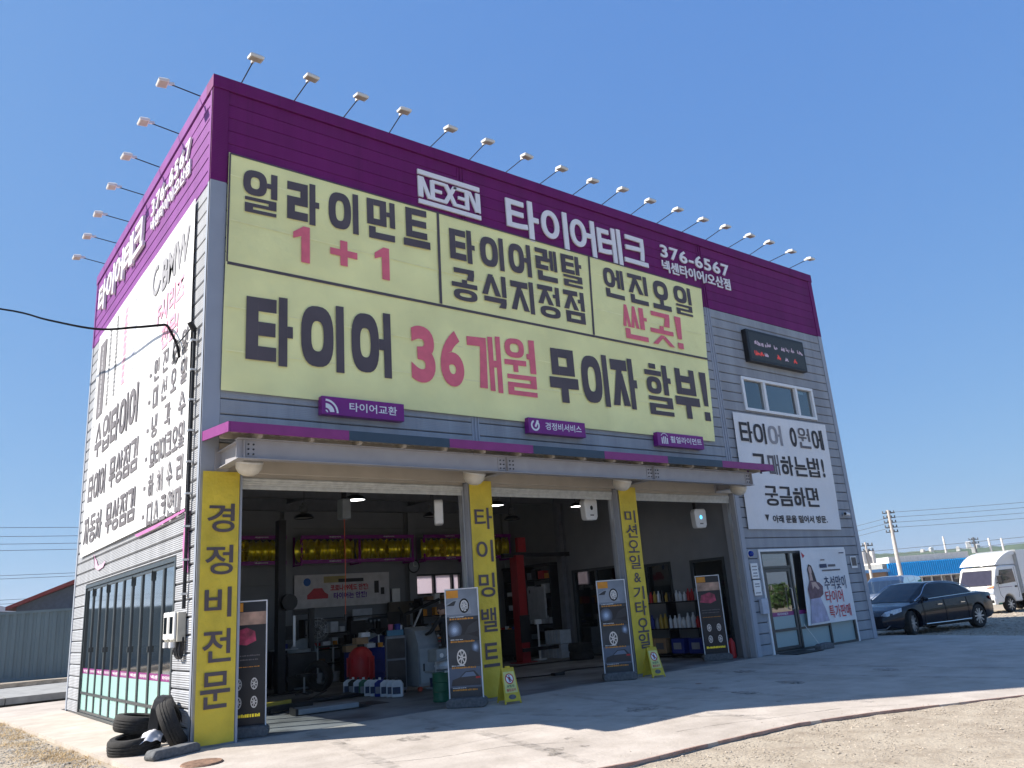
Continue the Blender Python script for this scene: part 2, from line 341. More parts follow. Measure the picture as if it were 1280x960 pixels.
def syllable(ch, T=0.2):
    k = ord(ch)-0xAC00; L = INI[k//588]; V = VOW[(k % 588)//28]; F = FIN[k % 28]
    P = []; y0 = 0.0; tx, ty = T, T*0.85
    if F:
        fh = 0.36 if F in 'ㄹㅌㅎㅁㅂㅇㅈㅊ' else 0.30
        P += jamo(F, 0.06, 0, 0.92, fh, tx, ty*0.82); y0 = fh+0.045; ty *= 0.80
    H = 1-y0
    vert = 'ㅏㅐㅑㅒㅓㅔㅕㅖㅣ'
    def vbar(V, x, y, w, h):
        b = []; t = min(tx, 0.19); g = ty*0.75; m = y+h*0.5
        if V in 'ㅏㅑ':
            b.append(_rc(x, y, x+t, y+h))
            for c in ([m] if V == 'ㅏ' else [m-h*0.16, m+h*0.16]): b.append(_rc(x+t, c-g/2, x+w, c+g/2))
        elif V in 'ㅓㅕ':
            b.append(_rc(x+w-t, y, x+w, y+h))
            for c in ([m] if V == 'ㅓ' else [m-h*0.16, m+h*0.16]): b.append(_rc(x, c-g/2, x+w-t, c+g/2))
        elif V == 'ㅣ': b.append(_rc(x+w-t, y, x+w, y+h))
        elif V in 'ㅐㅒ':
            t *= 0.78; b += [_rc(x, y+h*0.02, x+t, y+h*0.98), _rc(x+w-t, y, x+w, y+h)]
            for c in ([m] if V == 'ㅐ' else [m-h*0.16, m+h*0.16]): b.append(_rc(x+t, c-g/2, x+w-t, c+g/2))
        elif V in 'ㅔㅖ':
            t *= 0.78; q = x+w-t; p_ = q-t-0.035; b += [_rc(q, y, x+w, y+h), _rc(p_, y+h*0.02, p_+t, y+h*0.98)]
            for c in ([m] if V == 'ㅔ' else [m-h*0.16, m+h*0.16]): b.append(_rc(x, c-g/2, p_, c+g/2))
        return b
    if V in vert:
        vw = {'ㅣ':0.20,'ㅏ':0.31,'ㅑ':0.31,'ㅓ':0.31,'ㅕ':0.31,'ㅐ':0.38,'ㅒ':0.38,'ㅔ':0.42,'ㅖ':0.42}[V]
        cw = 1-vw-(0.0 if V in 'ㅓㅕㅔㅖ' else 0.05)
        P += jamo(L, 0, y0+(0 if F else H*0.05), cw, H*(1 if F else 0.9), tx, ty); P += vbar(V, 1-vw, y0, vw, H)
    elif V in 'ㅗㅛㅜㅠㅡ':
        t = ty*0.95
        if V == 'ㅡ': ch_ = H-t*1.25; P += [_rc(0, y0, 1, y0+t)]
        elif V in 'ㅗㅛ':
            st = H*0.17; ch_ = H-t-st; P += [_rc(0, y0, 1, y0+t)]
            for c in ([0.5] if V == 'ㅗ' else [0.33, 0.67]): P.append(_rc(c-tx*0.45, y0+t, c+tx*0.45, y0+t+st))
        else:
            st = H*(0.18 if F else 0.26); ch_ = H-t-st-0.04; P += [_rc(0, y0+st, 1, y0+st+t)]
            for c in ([0.5] if V == 'ㅜ' else [0.3, 0.7]): P.append(_rc(c-tx*0.5, y0, c+tx*0.5, y0+st))
        P += jamo(L, 0.1, y0+H-ch_, 0.8, ch_, tx, ty)
    else:
        sub = {'ㅘ':('ㅗ','ㅏ'),'ㅙ':('ㅗ','ㅐ'),'ㅚ':('ㅗ','ㅣ'),'ㅝ':('ㅜ','ㅓ'),'ㅞ':('ㅜ','ㅔ'),'ㅟ':('ㅜ','ㅣ'),'ㅢ':('ㅡ','ㅣ')}[V]
        vw = 0.28; hw = 1-vw-0.03; t = ty*0.72
        st = H*0.2; P += vbar(sub[1], 1-vw, y0, vw, H)
        if sub[0] == 'ㅗ': P += [_rc(0, y0, hw, y0+t), _rc(hw/2-tx*0.4, y0+t, hw/2+tx*0.4, y0+t+st*0.8)]; ch_ = H-t-st*0.8
        elif sub[0] == 'ㅜ': P += [_rc(0, y0+st, hw, y0+st+t), _rc(hw/2-tx*0.4, y0, hw/2+tx*0.4, y0+st)]; ch_ = H-t-st-0.04
        else: P += [_rc(0, y0, hw, y0+t)]; ch_ = H-t*1.3
        P += jamo(L, 0.04, y0+H-ch_, hw-0.08, ch_, tx*0.85, t)
    return P
def heavy(mb, fr, s, a0, a1, b0, b1, c, T=0.2, gap=0.16, shear=0.0, m=0):
    """block letters s filling the box a0..a1, b0..b1 (b0, b1 may be pairs: left and right)"""
    wd = [0.45 if ch == ' ' else (0.3 if ch == '!' else 1.0) for ch in s]
    tot = sum(wd)+gap*(len(s)-1); x = 0; k = 0
    pr = b0 if isinstance(b0, tuple) else (b0, b0); qr = b1 if isinstance(b1, tuple) else (b1, b1)
    def mp(px, py):
        t = px/tot; lo = pr[0]+(pr[1]-pr[0])*t; hi = qr[0]+(qr[1]-qr[0])*t
        return (a0+(a1-a0)*t, lo+(hi-lo)*py)
    for ch, w in zip(s, wd):
        if ch == '!': P = [[(0.02, 1), (0.98, 1), (0.8, 0.3), (0.2, 0.3)], _rc(0.1, 0, 0.9, 0.18)]
        elif ch == ' ': P = []
        else: P = syllable(ch, T)
        for q in P:
            k += 1; cc = c+0.0004*(k % 9)
            if q[0] == 'ring':
                _, X, Y, w_, h_, tx, ty = q; N = 28; ax, ay = w_/2, h_/2; tx = min(tx, ax*0.62); ty = min(ty, ay*0.66); vs = []
                for i in range(N):
                    t = 2*math.pi*i/N; ct, st = math.cos(t), math.sin(t); e = 2/2.7
                    f = lambda u: math.copysign(abs(u)**e, u)
                    for rx, ry in ((ax, ay), (ax-tx, ay-ty)):
                        px, py = mp(x+w*(X+ax+rx*f(ct)), Y+ay+ry*f(st)); vs.append(fr.p(px, py, cc))
                mb.add(vs, [(2*i, (2*i+2) % (2*N), (2*i+3) % (2*N), 2*i+1) for i in range(N)], m)
            else:
                mb.add([fr.p(*mp(x+w*u, v), cc) for u, v in q], [tuple(range(len(q)))], m)
        x += w+gap
    return mb
def text(mb, fr, s, a0, a1, b0, b1, c, off=0.0, space=1.0, m=0, depth=0.0):
    vs, fs = glyphs(s, off, space, 0.05 if depth else 0.0)
    mb.add([fr.p(a0+(a1-a0)*x, b0+(b1-b0)*y, c+depth*z) for x, y, z in vs], fs, m); return mb
def letter(s, fr, a0, a1, b0, b1, c, m, parent, off=0.0, space=1.0, name='lettering', hv=False, T=0.2, gap=0.16, depth=0.0):
    mb = MB()
    if hv: heavy(mb, fr, s, a0, a1, b0, b1, c, T, gap)
    else: text(mb, fr, s, a0, a1, b0, b1, c, off, space, 0, depth)
    return mb.build(name, m, parent, recalc=False)
# ================================================================== GROUND
def ramp_mat(name, c0, c1, c2, scale, bump=0.5, rough=0.95, stain=None):
    m, t, b = _bsdf(name); b.inputs['Roughness'].default_value = rough; b.inputs['Specular IOR Level'].default_value = 0.2
    tc = t.nodes.new('ShaderNodeTexCoord')
    n = t.nodes.new('ShaderNodeTexNoise'); n.inputs['Scale'].default_value = scale; n.inputs['Detail'].default_value = 12; n.inputs['Roughness'].default_value = 0.68
    t.links.new(tc.outputs['Object'], n.inputs[0])
    r = t.nodes.new('ShaderNodeValToRGB'); e = r.color_ramp.elements; e[0].position = 0.32; e[1].position = 0.68
    e[0].color = (*c0, 1); e[1].color = (*c2, 1); q = r.color_ramp.elements.new(0.5); q.color = (*c1, 1)
    t.links.new(n.outputs[0], r.inputs[0]); last = r.outputs[0]
    if stain:
        n3 = t.nodes.new('ShaderNodeTexNoise'); n3.inputs['Scale'].default_value = stain[0]; n3.inputs['Detail'].default_value = 9
        mp = t.nodes.new('ShaderNodeMapping'); mp.inputs['Scale'].default_value = (1, 1.35, 1); mp.inputs['Rotation'].default_value = (0, 0, 0.3)
        t.links.new(tc.outputs['Object'], mp.inputs[0]); t.links.new(mp.outputs[0], n3.inputs[0])
        r3 = t.nodes.new('ShaderNodeValToRGB'); r3.color_ramp.elements[0].position = 0.42; r3.color_ramp.elements[1].position = 0.66
        r3.color_ramp.elements[0].color = (0, 0, 0, 1)
        mx = t.nodes.new('ShaderNodeMix'); mx.data_type = 'RGBA'; mx.blend_type = 'MULTIPLY'
        mu = t.nodes.new('ShaderNodeMath'); mu.operation = 'MULTIPLY'; mu.inputs[1].default_value = stain[2]
        t.links.new(n3.outputs[0], r3.inputs[0]); t.links.new(r3.outputs[0], mu.inputs[0]); t.links.new(mu.outputs[0], mx.inputs[0])
        t.links.new(last, mx.inputs[6]); mx.inputs[7].default_value = (*stain[1], 1); last = mx.outputs[2]
    t.links.new(last, b.inputs['Base Color'])
    n2 = t.nodes.new('ShaderNodeTexNoise'); n2.inputs['Scale'].default_value = scale*9; n2.inputs['Detail'].default_value = 8
    t.links.new(tc.outputs['Object'], n2.inputs[0])
    bp = t.nodes.new('ShaderNodeBump'); bp.inputs['Strength'].default_value = bump; bp.inputs['Distance'].default_value = 0.02
    t.links.new(n2.outputs[0], bp.inputs['Height']); t.links.new(bp.outputs[0], b.inputs['Normal'])
    return m
dirt = ramp_mat('sandy_dirt', (0.26, 0.215, 0.165), (0.35, 0.30, 0.235), (0.41, 0.36, 0.285), 2.6, 0.9)
conc = ramp_mat('concrete_apron', (0.40, 0.355, 0.305), (0.46, 0.41, 0.36), (0.515, 0.465, 0.41), 2.2, 0.30, 0.85, stain=(0.8, (0.68, 0.67, 0.66), 0.5))
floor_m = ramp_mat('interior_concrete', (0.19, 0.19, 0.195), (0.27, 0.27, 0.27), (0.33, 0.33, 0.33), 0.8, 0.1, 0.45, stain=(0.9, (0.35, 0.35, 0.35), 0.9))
kerb_m = ramp_mat('kerb_reddish', (0.27, 0.17, 0.135), (0.36, 0.25, 0.21), (0.42, 0.33, 0.28), 3.0, 0.3)
def sm(t): t = max(0, min(1, t)); return t*t*(3-2*t)
def gz(x, y):
    z = -0.06-0.095*sm(-y/5.0)*sm((x+3)/4)
    if x > 19: z -= 0.03*sm((x-19)/3)
    if x > 34: z -= 1.5*sm((x-34)/45)
    return z
def axis(pts):
    out = []
    for a, b, n in pts: out += [a+(b-a)*i/n for i in range(n)]
    return out+[pts[-1][1]]
gx = axis([(-3000, -200, 5), (-200, -20, 8), (-20, -4, 12), (-4, 12, 80), (12, 34, 30), (34, 90, 14), (90, 400, 6), (400, 3000, 5)])
gy = axis([(-3000, -200, 5), (-200, -30, 6), (-30, -12, 12), (-12, 2, 70), (2, 20, 24), (20, 90, 12), (90, 400, 6), (400, 3000, 5)])
rn = random.Random(3); mb = MB(); nx = len(gx)
for y in gy:
    for x in gx:
        near = -4 < x < 12 and -12 < y < 2
        mb.v.append((x, y, gz(x, y)+(rn.uniform(-0.008, 0.008) if near else 0)-(0.02 if 0 < x < 18.4 and 0 < y < 9.8 else 0)))
for j in range(len(gy)-1):
    for i in range(nx-1): mb.f.append((j*nx+i, j*nx+i+1, (j+1)*nx+i+1, (j+1)*nx+i)); mb.mi.append(0)
mb.build('ground', dirt, recalc=False, smooth=True, kind='structure')

# concrete apron in poured slabs with open joints
def clip(poly, ax, v, keep_gt):
    out = []
    for i in range(len(poly)):
        a, b = poly[i], poly[(i+1) % len(poly)]
        ia = (a[ax] > v) == keep_gt; ib = (b[ax] > v) == keep_gt
        if ia: out.append(a)
        if ia != ib:
            t = (v-a[ax])/(b[ax]-a[ax]); out.append((a[0]+(b[0]-a[0])*t, a[1]+(b[1]-a[1])*t))
    return out
EDGE = [(-0.88, -0.85), (-0.66, -2.2), (0.1, -4.3), (1.5, -5.25), (3.0, -5.55), (4.4, -5.58), (5.9, -5.68), (7.1, -6.05), (9.3, -7.0), (12, -8.2), (16, -10), (19.4, -11.5)]
front_poly = [(-0.935, 0.0)]+EDGE+[(19.4, 0.0)]
ap = thing('concrete_apron', None, None); tag(ap, kind='structure')
def apz(x, y): return 0.0-0.02*max(0, -y)
def slab(poly):
    if len(poly) < 3: return
    b = MB(); n = len(poly)
    b.v = [(x, y, apz(x, y)) for x, y in poly]+[(x, y, -0.30) for x, y in poly]
    b.f = [tuple(range(n))]+[(i, n+i, n+(i+1) % n, (i+1) % n) for i in range(n)]; b.mi = [0]*len(b.f)
    b.build('slab', conc, ap)
cuts = [-2, 2.4, 6.9, 11.4, 15.6, 20]
for a, b_ in zip(cuts[:-1], cuts[1:]):
    for c, d in ((-20, -3.0), (-3.0, 0.1)):
        q = clip(clip(clip(clip(front_poly, 0, a+0.005, True), 0, b_-0.005, False), 1, c, True), 1, d-0.006, False)
        slab(q)
slab([(-0.93, 0.002), (-0.02, 0.002), (-0.02, 4.6), (-1.12, 4.6), (-1.05, 2.5)])
slab([(-1.12, 4.61), (-0.02, 4.61), (-0.02, 10.4), (-1.35, 10.4), (-1.2, 7)])
slab([(-1.35, 10.41), (4.0, 10.41), (4.0, 13.4), (-2.6, 13.4)])
slab([(18.42, 0.002), (19.4, 0.002), (19.4, 3.5), (18.42, 3.5)])
crk = mat('crack_dark', (.10, .09, .08), .95)
for P_ in ([(4.6, -4.75), (5.3, -4.9), (6.3, -5.25), (7.2, -5.5), (7.9, -6.1)], [(1.1, -3.1), (1.9, -3.5), (2.7, -3.6), (3.5, -4.2)], [(6.2, -.5), (6.6, -1.4), (6.5, -2.3), (7.2, -3.4)]):
    b = MB()
    for (xa, ya), (xb, yb) in zip(P_[:-1], P_[1:]):
        n_ = 6
        for k in range(n_):
            p = Vector((xa+(xb-xa)*k/n_+random.uniform(-.02, .02), ya+(yb-ya)*k/n_+random.uniform(-.02, .02), 0)); q_ = Vector((xa+(xb-xa)*(k+1)/n_, ya+(yb-ya)*(k+1)/n_, 0)); d = (q_-p).normalized(); w_ = Vector((-d.y, d.x, 0))*random.uniform(.002, .005)
            b.add([(v.x, v.y, apz(v.x, v.y)+.002) for v in (p-w_, q_-w_, q_+w_, p+w_)], [(0,1,2,3)])
    b.build('crack', crk, ap, recalc=False)
b = MB()
def smear(name, col, a, sc):
    m = bpy.data.materials.new(name); m.use_nodes = True; MATS[name] = m; t = m.node_tree; b = t.nodes['Principled BSDF']; b.inputs['Base Color'].default_value = (*col, 1); b.inputs['Roughness'].default_value = .7
    tc = t.nodes.new('ShaderNodeTexCoord'); n = t.nodes.new('ShaderNodeTexNoise'); n.inputs['Scale'].default_value = sc; n.inputs['Detail'].default_value = 9; n.inputs['Roughness'].default_value = .7; t.links.new(tc.outputs['Object'], n.inputs[0])
    mr = t.nodes.new('ShaderNodeMapRange'); mr.inputs[1].default_value = .42; mr.inputs[2].default_value = .72; mr.inputs[3].default_value = 0; mr.inputs[4].default_value = a; t.links.new(n.outputs[0], mr.inputs[0]); t.links.new(mr.outputs[0], b.inputs['Alpha']); return m
sm_t = smear('tyre_rub_mark', (.10, .095, .09), .32, 5.0); sm_o = smear('oil_spot', (.06, .055, .05), .7, 14.0)
rs_ = random.Random(21)
for x0, x1, ye in ((1.6, .9, -5.0), (3.3, 2.7, -5.2), (6.2, 5.9, -5.3), (7.8, 7.9, -5.6), (10.2, 11.2, -6.6), (11.7, 12.9, -7.2), (4.1, 6.2, -5.0)):
    b = MB(); n_ = 14; pts = [(x0+(x1-x0)*(k/n_)**1.6, -.2+(ye+.2)*k/n_) for k in range(n_+1)]
    for (xa, ya), (xb, yb) in zip(pts[:-1], pts[1:]): b.add([(x, y, apz(x, y)+.0022+.0001*int(x0)) for x, y in ((xa-.09, ya), (xb-.09, yb), (xb+.09, yb), (xa+.09, ya))], [(0,1,2,3)])
    b.build('tyre_mark', sm_t, ap, recalc=False)
for k in range(26):
    cx_, cy_ = rs_.uniform(1, 12.5), rs_.uniform(-4.6, -.3); r_ = rs_.choice((.05, .08, .14, .25)); b = MB()
    pts = [(cx_+r_*rs_.uniform(.6, 1.2)*math.cos(a*.5), cy_+r_*rs_.uniform(.6, 1.2)*math.sin(a*.5)) for a in range(12)]
    b.add([(x, y, apz(x, y)+.0035+.0001*k) for x, y in pts], [tuple(range(12))]); b.build('oil_stain', sm_o, ap, recalc=False)
KP = []
for (xa, ya), (xb, yb) in zip(EDGE[3:-1], EDGE[4:]):
    KP += [(xa+(xb-xa)*k/7, ya+(yb-ya)*k/7) for k in range(7)]
for i_, ((xa, ya), (xb, yb)) in enumerate(zip(KP[:-1], KP[1:])):
    if i_ % 9 == 4: continue
    d = Vector((xb-xa, yb-ya, 0)).normalized(); nrm = Vector((-d.y, d.x, 0))
    vs = []
    for (x, y) in ((xa, ya), (xb, yb)):
        z = apz(x, y)
        for off, h in ((-0.010+random.uniform(-.008, .008), -0.03), (-0.010, 0.004), (0.022+random.uniform(-.012, .012), 0.004), (0.022, -0.01)): p = Vector((x, y, z+h))+nrm*off; vs.append(p)
    b.add(vs, [(0,1,5,4), (1,2,6,5), (2,3,7,6)])
b.build('kerb', kerb_m, kind='structure')
# ------- loose stones and dry grass
def pebbles(name, label, n, fn, m, smin, smax, seed):
    rr = random.Random(seed); b = MB()
    for _ in range(n):
        x, y = fn(rr); z = gz(x, y); s = rr.uniform(smin, smax)*(1 if rr.random() > 0.08 else 1.9)
        a = rr.uniform(0, 6.28); e = rr.uniform(0.6, 1.3); h = s*rr.uniform(0.4, 0.75)
        p = [(x+s*math.cos(a+k*1.5708)*(e if k % 2 else 1), y+s*math.sin(a+k*1.5708)*(e if k % 2 else 1), z+h*0.25) for k in range(4)]
        b.add(p+[(x+rr.uniform(-.3,.3)*s, y+rr.uniform(-.3,.3)*s, z+h), (x, y, z-h*0.3)], [(0,1,4), (1,2,4), (2,3,4), (3,0,4), (1,0,5), (2,1,5), (3,2,5), (0,3,5)])
    o = b.build(name, m, recalc=False); tag(o, label, 'gravel', kind='stuff'); return o
stone = mat('loose_stone', (0.36, 0.31, 0.25), 0.95, var=0.45, scale=9)
stone2 = mat('grey_stone', (0.30, 0.28, 0.25), 0.95, var=0.5, scale=9)
def edge_y(x):
    for (xa, ya), (xb, yb) in zip(EDGE[:-1], EDGE[1:]):
        if xa <= x <= xb: return ya+(yb-ya)*(x-xa)/(xb-xa)
    return -12
def f_front(rr):
    x = rr.uniform(1.5, 15); return x, edge_y(x)-0.06-abs(rr.gauss(0, 1.6))
def f_left(rr):
    y = rr.uniform(-3, 14); w = -1.0-0.03*y-0.05
    if y < -0.8: w = edge_y(-0.7) if False else -0.75
    return w-abs(rr.gauss(0, 1.1)), y
def f_yard(rr): return rr.uniform(19.6, 34), rr.uniform(-6, 6)
pebbles('gravel', 'sandy gravel scattered in front of the concrete apron', 12000, f_front, stone, 0.004, 0.014, 1)
pebbles('gravel', 'grey brown gravel along the left side of the shop', 11000, f_left, stone2, 0.006, 0.02, 2)
def f_grit(rr):
    x = rr.uniform(1.0, 12); return x, edge_y(x)+.04+abs(rr.gauss(0, .35))
_gz = gz; gz_keep = gz
gz = lambda x, y: apz(x, y)-.002
pebbles('grit', 'fine sandy grit scattered on the concrete along its front edge', 1500, f_grit, stone, 0.003, 0.009, 8)
gz = gz_keep
pebbles('gravel', 'pale grey gravel of the parking yard beside the shop', 9000, f_yard, stone, 0.015, 0.04, 4)
b = MB(); rr = random.Random(9)
spots = [(-1.45+rr.gauss(0, .22), 1.2+rr.random()*8.5) for _ in range(46)]+[(-1.25+rr.gauss(0, .12), 0.4+rr.random()*2.4) for _ in range(14)]
for (cx_, cy_) in spots:
    for _ in range(90):
        x = cx_+rr.gauss(0, .13); y = cy_+rr.gauss(0, .16); z = gz(x, y); a = rr.uniform(0, 6.28); L = rr.uniform(.03, .10); w = .0035
        dx, dy = math.cos(a), math.sin(a); k = rr.uniform(.3, 1.4)
        b.add([(x-dy*w, y+dx*w, z), (x+dy*w, y-dx*w, z), (x+dx*L*k, y+dy*L*k, z+L*rr.uniform(.15, .8))], [(0,1,2)])
o = b.build('dry_grass', hay, recalc=False); tag(o, 'dry straw coloured grass along the left edge of the concrete', 'grass', kind='stuff')

# ================================================================== THE SHOP
WD, DP, HT, HPU = 18.40, 9.87, 10.93, 8.87
shop = thing('tyre_shop', 'two storey grey panelled tyre shop with purple parapet and open service bays', 'building')
def sub(rects, hole):
    out = []; hx0, hx1, hz0, hz1 = hole
    for (x0, x1, z0, z1) in rects:
        if hx1 <= x0 or hx0 >= x1 or hz1 <= z0 or hz0 >= z1: out.append((x0, x1, z0, z1)); continue
        if x0 < hx0: out.append((x0, hx0, z0, z1))
        if hx1 < x1: out.append((hx1, x1, z0, z1))
        a, b_ = max(x0, hx0), min(x1, hx1)
        if z0 < hz0: out.append((a, b_, z0, hz0))
        if hz1 < z1: out.append((a, b_, hz1, z1))
    return [r for r in out if r[1]-r[0] > 0.03 and r[3]-r[2] > 0.03]
def panel(fr, a0, a1, z0, z1, m, g=0.008, name='wall_panel', c=0.0, lip=0.012):
    """sheet with a chamfered top and bottom edge, recessed joint between rows"""
    b = MB(); e = lip
    p0, p1 = a0+0.002, a1-0.002; q0, q1 = z0+g, z1-g
    prof = [(q0, c-0.045), (q0, c-e), (q0+e, c), (q1-e, c), (q1, c-e), (q1, c-0.045)]
    vs = [fr.p(p0, z, d) for z, d in prof]+[fr.p(p1, z, d) for z, d in prof]; n = 6
    b.add(vs, [(i, n+i, n+(i+1) % n, (i+1) % n) for i in range(n)]+[tuple(range(n-1, -1, -1)), tuple(range(n, 2*n))])
    return b.build(name, m, shop)
ROW = HPU/35
f_holes = [(0.0, 13.05, 0, 4.36), (13.95, 17.33, 6.13, 7.08), (13.60, 17.42, 0, 2.44)]
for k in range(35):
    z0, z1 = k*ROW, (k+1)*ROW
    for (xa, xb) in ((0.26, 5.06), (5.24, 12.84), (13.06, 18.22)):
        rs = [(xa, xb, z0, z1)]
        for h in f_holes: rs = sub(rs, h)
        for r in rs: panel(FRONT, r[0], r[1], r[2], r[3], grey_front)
PR = (10.68-HPU)/7
for k in range(7):
    for (xa, xb) in ((0.26, 5.06), (5.24, 12.84), (13.06, 18.22)):
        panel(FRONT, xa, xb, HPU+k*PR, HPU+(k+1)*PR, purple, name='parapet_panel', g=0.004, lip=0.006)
# left wall rows
l_holes = [(-8.43, -1.12, 0, 2.73)]
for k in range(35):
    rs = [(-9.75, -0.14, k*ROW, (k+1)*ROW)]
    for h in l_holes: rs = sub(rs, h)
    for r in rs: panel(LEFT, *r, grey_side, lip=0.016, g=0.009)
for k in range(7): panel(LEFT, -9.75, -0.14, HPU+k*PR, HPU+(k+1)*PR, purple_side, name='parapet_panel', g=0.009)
# trims (flashings)
def fbox(name, fr, a0, a1, b0, b1, c0, c1, m, parent=None, **k):
    b = MB(); fr.box(b, a0, a1, b0, b1, c0, c1); return b.build(name, m, parent or shop, **k)
fbox('corner_trim', FRONT, -0.014, 0.255, 0, HPU, -0.05, 0.012, trim); fbox('corner_trim', LEFT, -0.138, 0.0, 0, HPU, -0.05, 0.014, trim)
fbox('corner_trim', FRONT, 18.225, 18.41, 0, HPU, -0.1, 0.014, trim); fbox('corner_trim', LEFT, -9.88, -9.752, 0, HPU, -0.05, 0.014, trim)
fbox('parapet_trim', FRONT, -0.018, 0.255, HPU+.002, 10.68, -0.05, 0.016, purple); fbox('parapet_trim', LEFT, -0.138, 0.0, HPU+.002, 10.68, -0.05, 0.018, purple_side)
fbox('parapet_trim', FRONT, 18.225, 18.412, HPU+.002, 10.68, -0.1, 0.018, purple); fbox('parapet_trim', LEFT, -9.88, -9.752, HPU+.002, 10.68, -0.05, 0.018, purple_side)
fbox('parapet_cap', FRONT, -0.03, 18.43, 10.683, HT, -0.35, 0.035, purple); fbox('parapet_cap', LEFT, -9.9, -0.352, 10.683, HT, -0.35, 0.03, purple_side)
for xa in (5.062, 12.842):                                   # folded joint covers: a rib, a groove and a rib
    w = 0.176 if xa < 6 else 0.216
    for z0, z1, m_ in ((4.40, HPU, trim), (HPU+.002, 10.68, purple)):
        b = MB(); FRONT.box(b, xa, xa+w, z0, z1, -0.05, -0.012)
        for o_ in (0.0, w/2-0.014, w-0.028): FRONT.box(b, xa+o_, xa+o_+0.028, z0+.002, z1-.002, -0.012, 0.006)
        b.build('joint_cover', m_, shop)
# hidden sides, roof deck, dark cores behind the panels
b = MB()
rs = [(0.06, 18.3, 4.42, 10.6), (13.02, 18.3, 0.0, 4.41)]
for h in (f_holes[1], f_holes[2]): rs = sub(rs, h)
for r in rs: b.box(r[0], r[1], 0.055, 0.14, r[2], r[3])
rs = [(0.14, 9.7, 0.0, 10.6)]; rs = sub(rs, (1.12, 8.43, 0, 2.73))
for r in rs: b.box(0.055, 0.14, r[0], r[1], r[2], r[3])
b.build('wall_core', core, shop)
b = MB(); b.box(18.30, 18.40, 0.105, 9.87, 0, 10.68); b.build('side_wall', grey_side, shop)
b = MB()
for r in sub([(0.14, 18.30, 0, 10.68)], (9.35, 11.10, 2.10, 2.74)): b.box(r[0], r[1], 9.75, 9.86, r[2], r[3])
b.build('rear_wall', int_wall, shop)
b = MB(); b.box(0.15, 18.29, 0.36, 9.74, 10.1, 10.2); b.build('roof', core, shop)
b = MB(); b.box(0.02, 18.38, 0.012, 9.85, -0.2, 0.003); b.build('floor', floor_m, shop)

# ---- canopy
can = MB()
zf, zw = 4.39, 4.50
xs = [0.03, 1.86, 3.72, 5.54, 7.35, 9.20, 11.02, 12.92]
for i in range(7):
    q = MB(); x0, x1 = xs[i]+0.001, xs[i+1]-0.001
    q.box(x0, x1, -1.232, -1.20, zf-0.145, zf+0.005); q.build('canopy_fascia', magenta if i % 2 == 0 else navy, shop)
for x0, x1 in ((0.0, 0.028), (12.922, 12.95)):
    q = MB(); q.add([(x, y, z) for x in (x0, x1) for (y, z) in ((-1.232, zf-.145), (-1.232, zf+.005), (-0.02, zw+.005), (-0.02, zw-.145))], [(0,1,2,3), (4,7,6,5), (0,4,5,1), (1,5,6,2), (2,6,7,3), (3,7,4,0)])
    q.build('canopy_fascia', magenta, shop)
q = MB(); n = 86
for i in range(n):                                            # corrugated deck, seen from below
    x0 = 0.05+i*(12.85/n); x1 = x0+12.85/n; m1 = x0+(x1-x0)*.28; m2 = x0+(x1-x0)*.5; m3 = x0+(x1-x0)*.78
    zs = [0, 0, -.028, -.028, 0]; xx = [x0, m1, m2, m3, x1]
    vs = [(x, -1.198, zf-.05+z) for x, z in zip(xx, zs)]+[(x, -0.02, zw-.05+z) for x, z in zip(xx, zs)]
    q.add(vs, [(k, k+1, k+6, k+5) for k in range(4)])
q.add([(0.05, -1.198, zf-.002), (12.9, -1.198, zf-.002), (12.9, -.02, zw-.002), (0.05, -.02, zw-.002)], [(0,1,2,3)])
q.build('canopy_deck', beige, shop, recalc=False)
def hbeam(q, p0, p1, h, w, t=0.012):
    p0 = Vector(p0); p1 = Vector(p1); d = (p1-p0).normalized(); s_ = d.cross(Vector((0,0,1))).normalized(); L = (p1-p0).length
    M = Matrix(((d.x, s_.x, 0, p0.x), (d.y, s_.y, 0, p0.y), (d.z, s_.z, 1, p0.z), (0,0,0,1)))
    q.box(0, L, -w/2, w/2, -h/2, -h/2+t, 0, M); q.box(0, L, -w/2, w/2, h/2-t, h/2, 0, M); q.box(0, L, -t/2, t/2, -h/2+t, h/2-t, 0, M)
q = MB(); hbeam(q, (0.20, -0.98, 4.06), (12.35, -0.98, 4.06), 0.30, 0.15); q.build('canopy_beam', steel_p, shop)
for x in (0.30, 5.08, 8.95, 12.30):
    q = MB(); hbeam(q, (x, -0.02, 4.06), (x, -0.90, 4.06), 0.27, 0.15); q.box(x-0.11, x+0.11, -0.03, 0.0, 3.88, 4.24)
    q.box(x-0.005, x+0.005, -1.05, -0.905, 3.93, 4.19)
    q.build('canopy_bracket', steel_p, shop)
    for sx in ((1,) if x < 1 else (-1,) if x > 12 else (-1, 1)):
        q = MB()
        q.box(x+sx*0.03 if sx > 0 else x-0.19, x+0.19 if sx > 0 else x-0.03, -0.998, -0.9865, 3.95, 4.17)
        for i in range(2):
            for j in range(3): q.cyl((x+sx*(0.07+i*0.075), -1.012, 3.985+j*0.072), (x+sx*(0.07+i*0.075), -0.997, 3.985+j*0.072), 0.014, n=6, m=1)
        q.build('bolted_plate', [steel_p, black_m], shop)
for i in range(16):
    q = MB(); x = 0.5+i*0.8; q.box(x-.03, x+.03, -1.14, -0.86, 4.214, 4.30); q.build('canopy_purlin_clip', beige, shop)
for x, m_ in ((-1.10, 0), (-0.55, 0)):
    q = MB(); q.box(0.1, 12.8, x-.03, x+.03, 4.30, 4.352+(x+1.1)*.09); q.build('canopy_purlin', beige, shop)
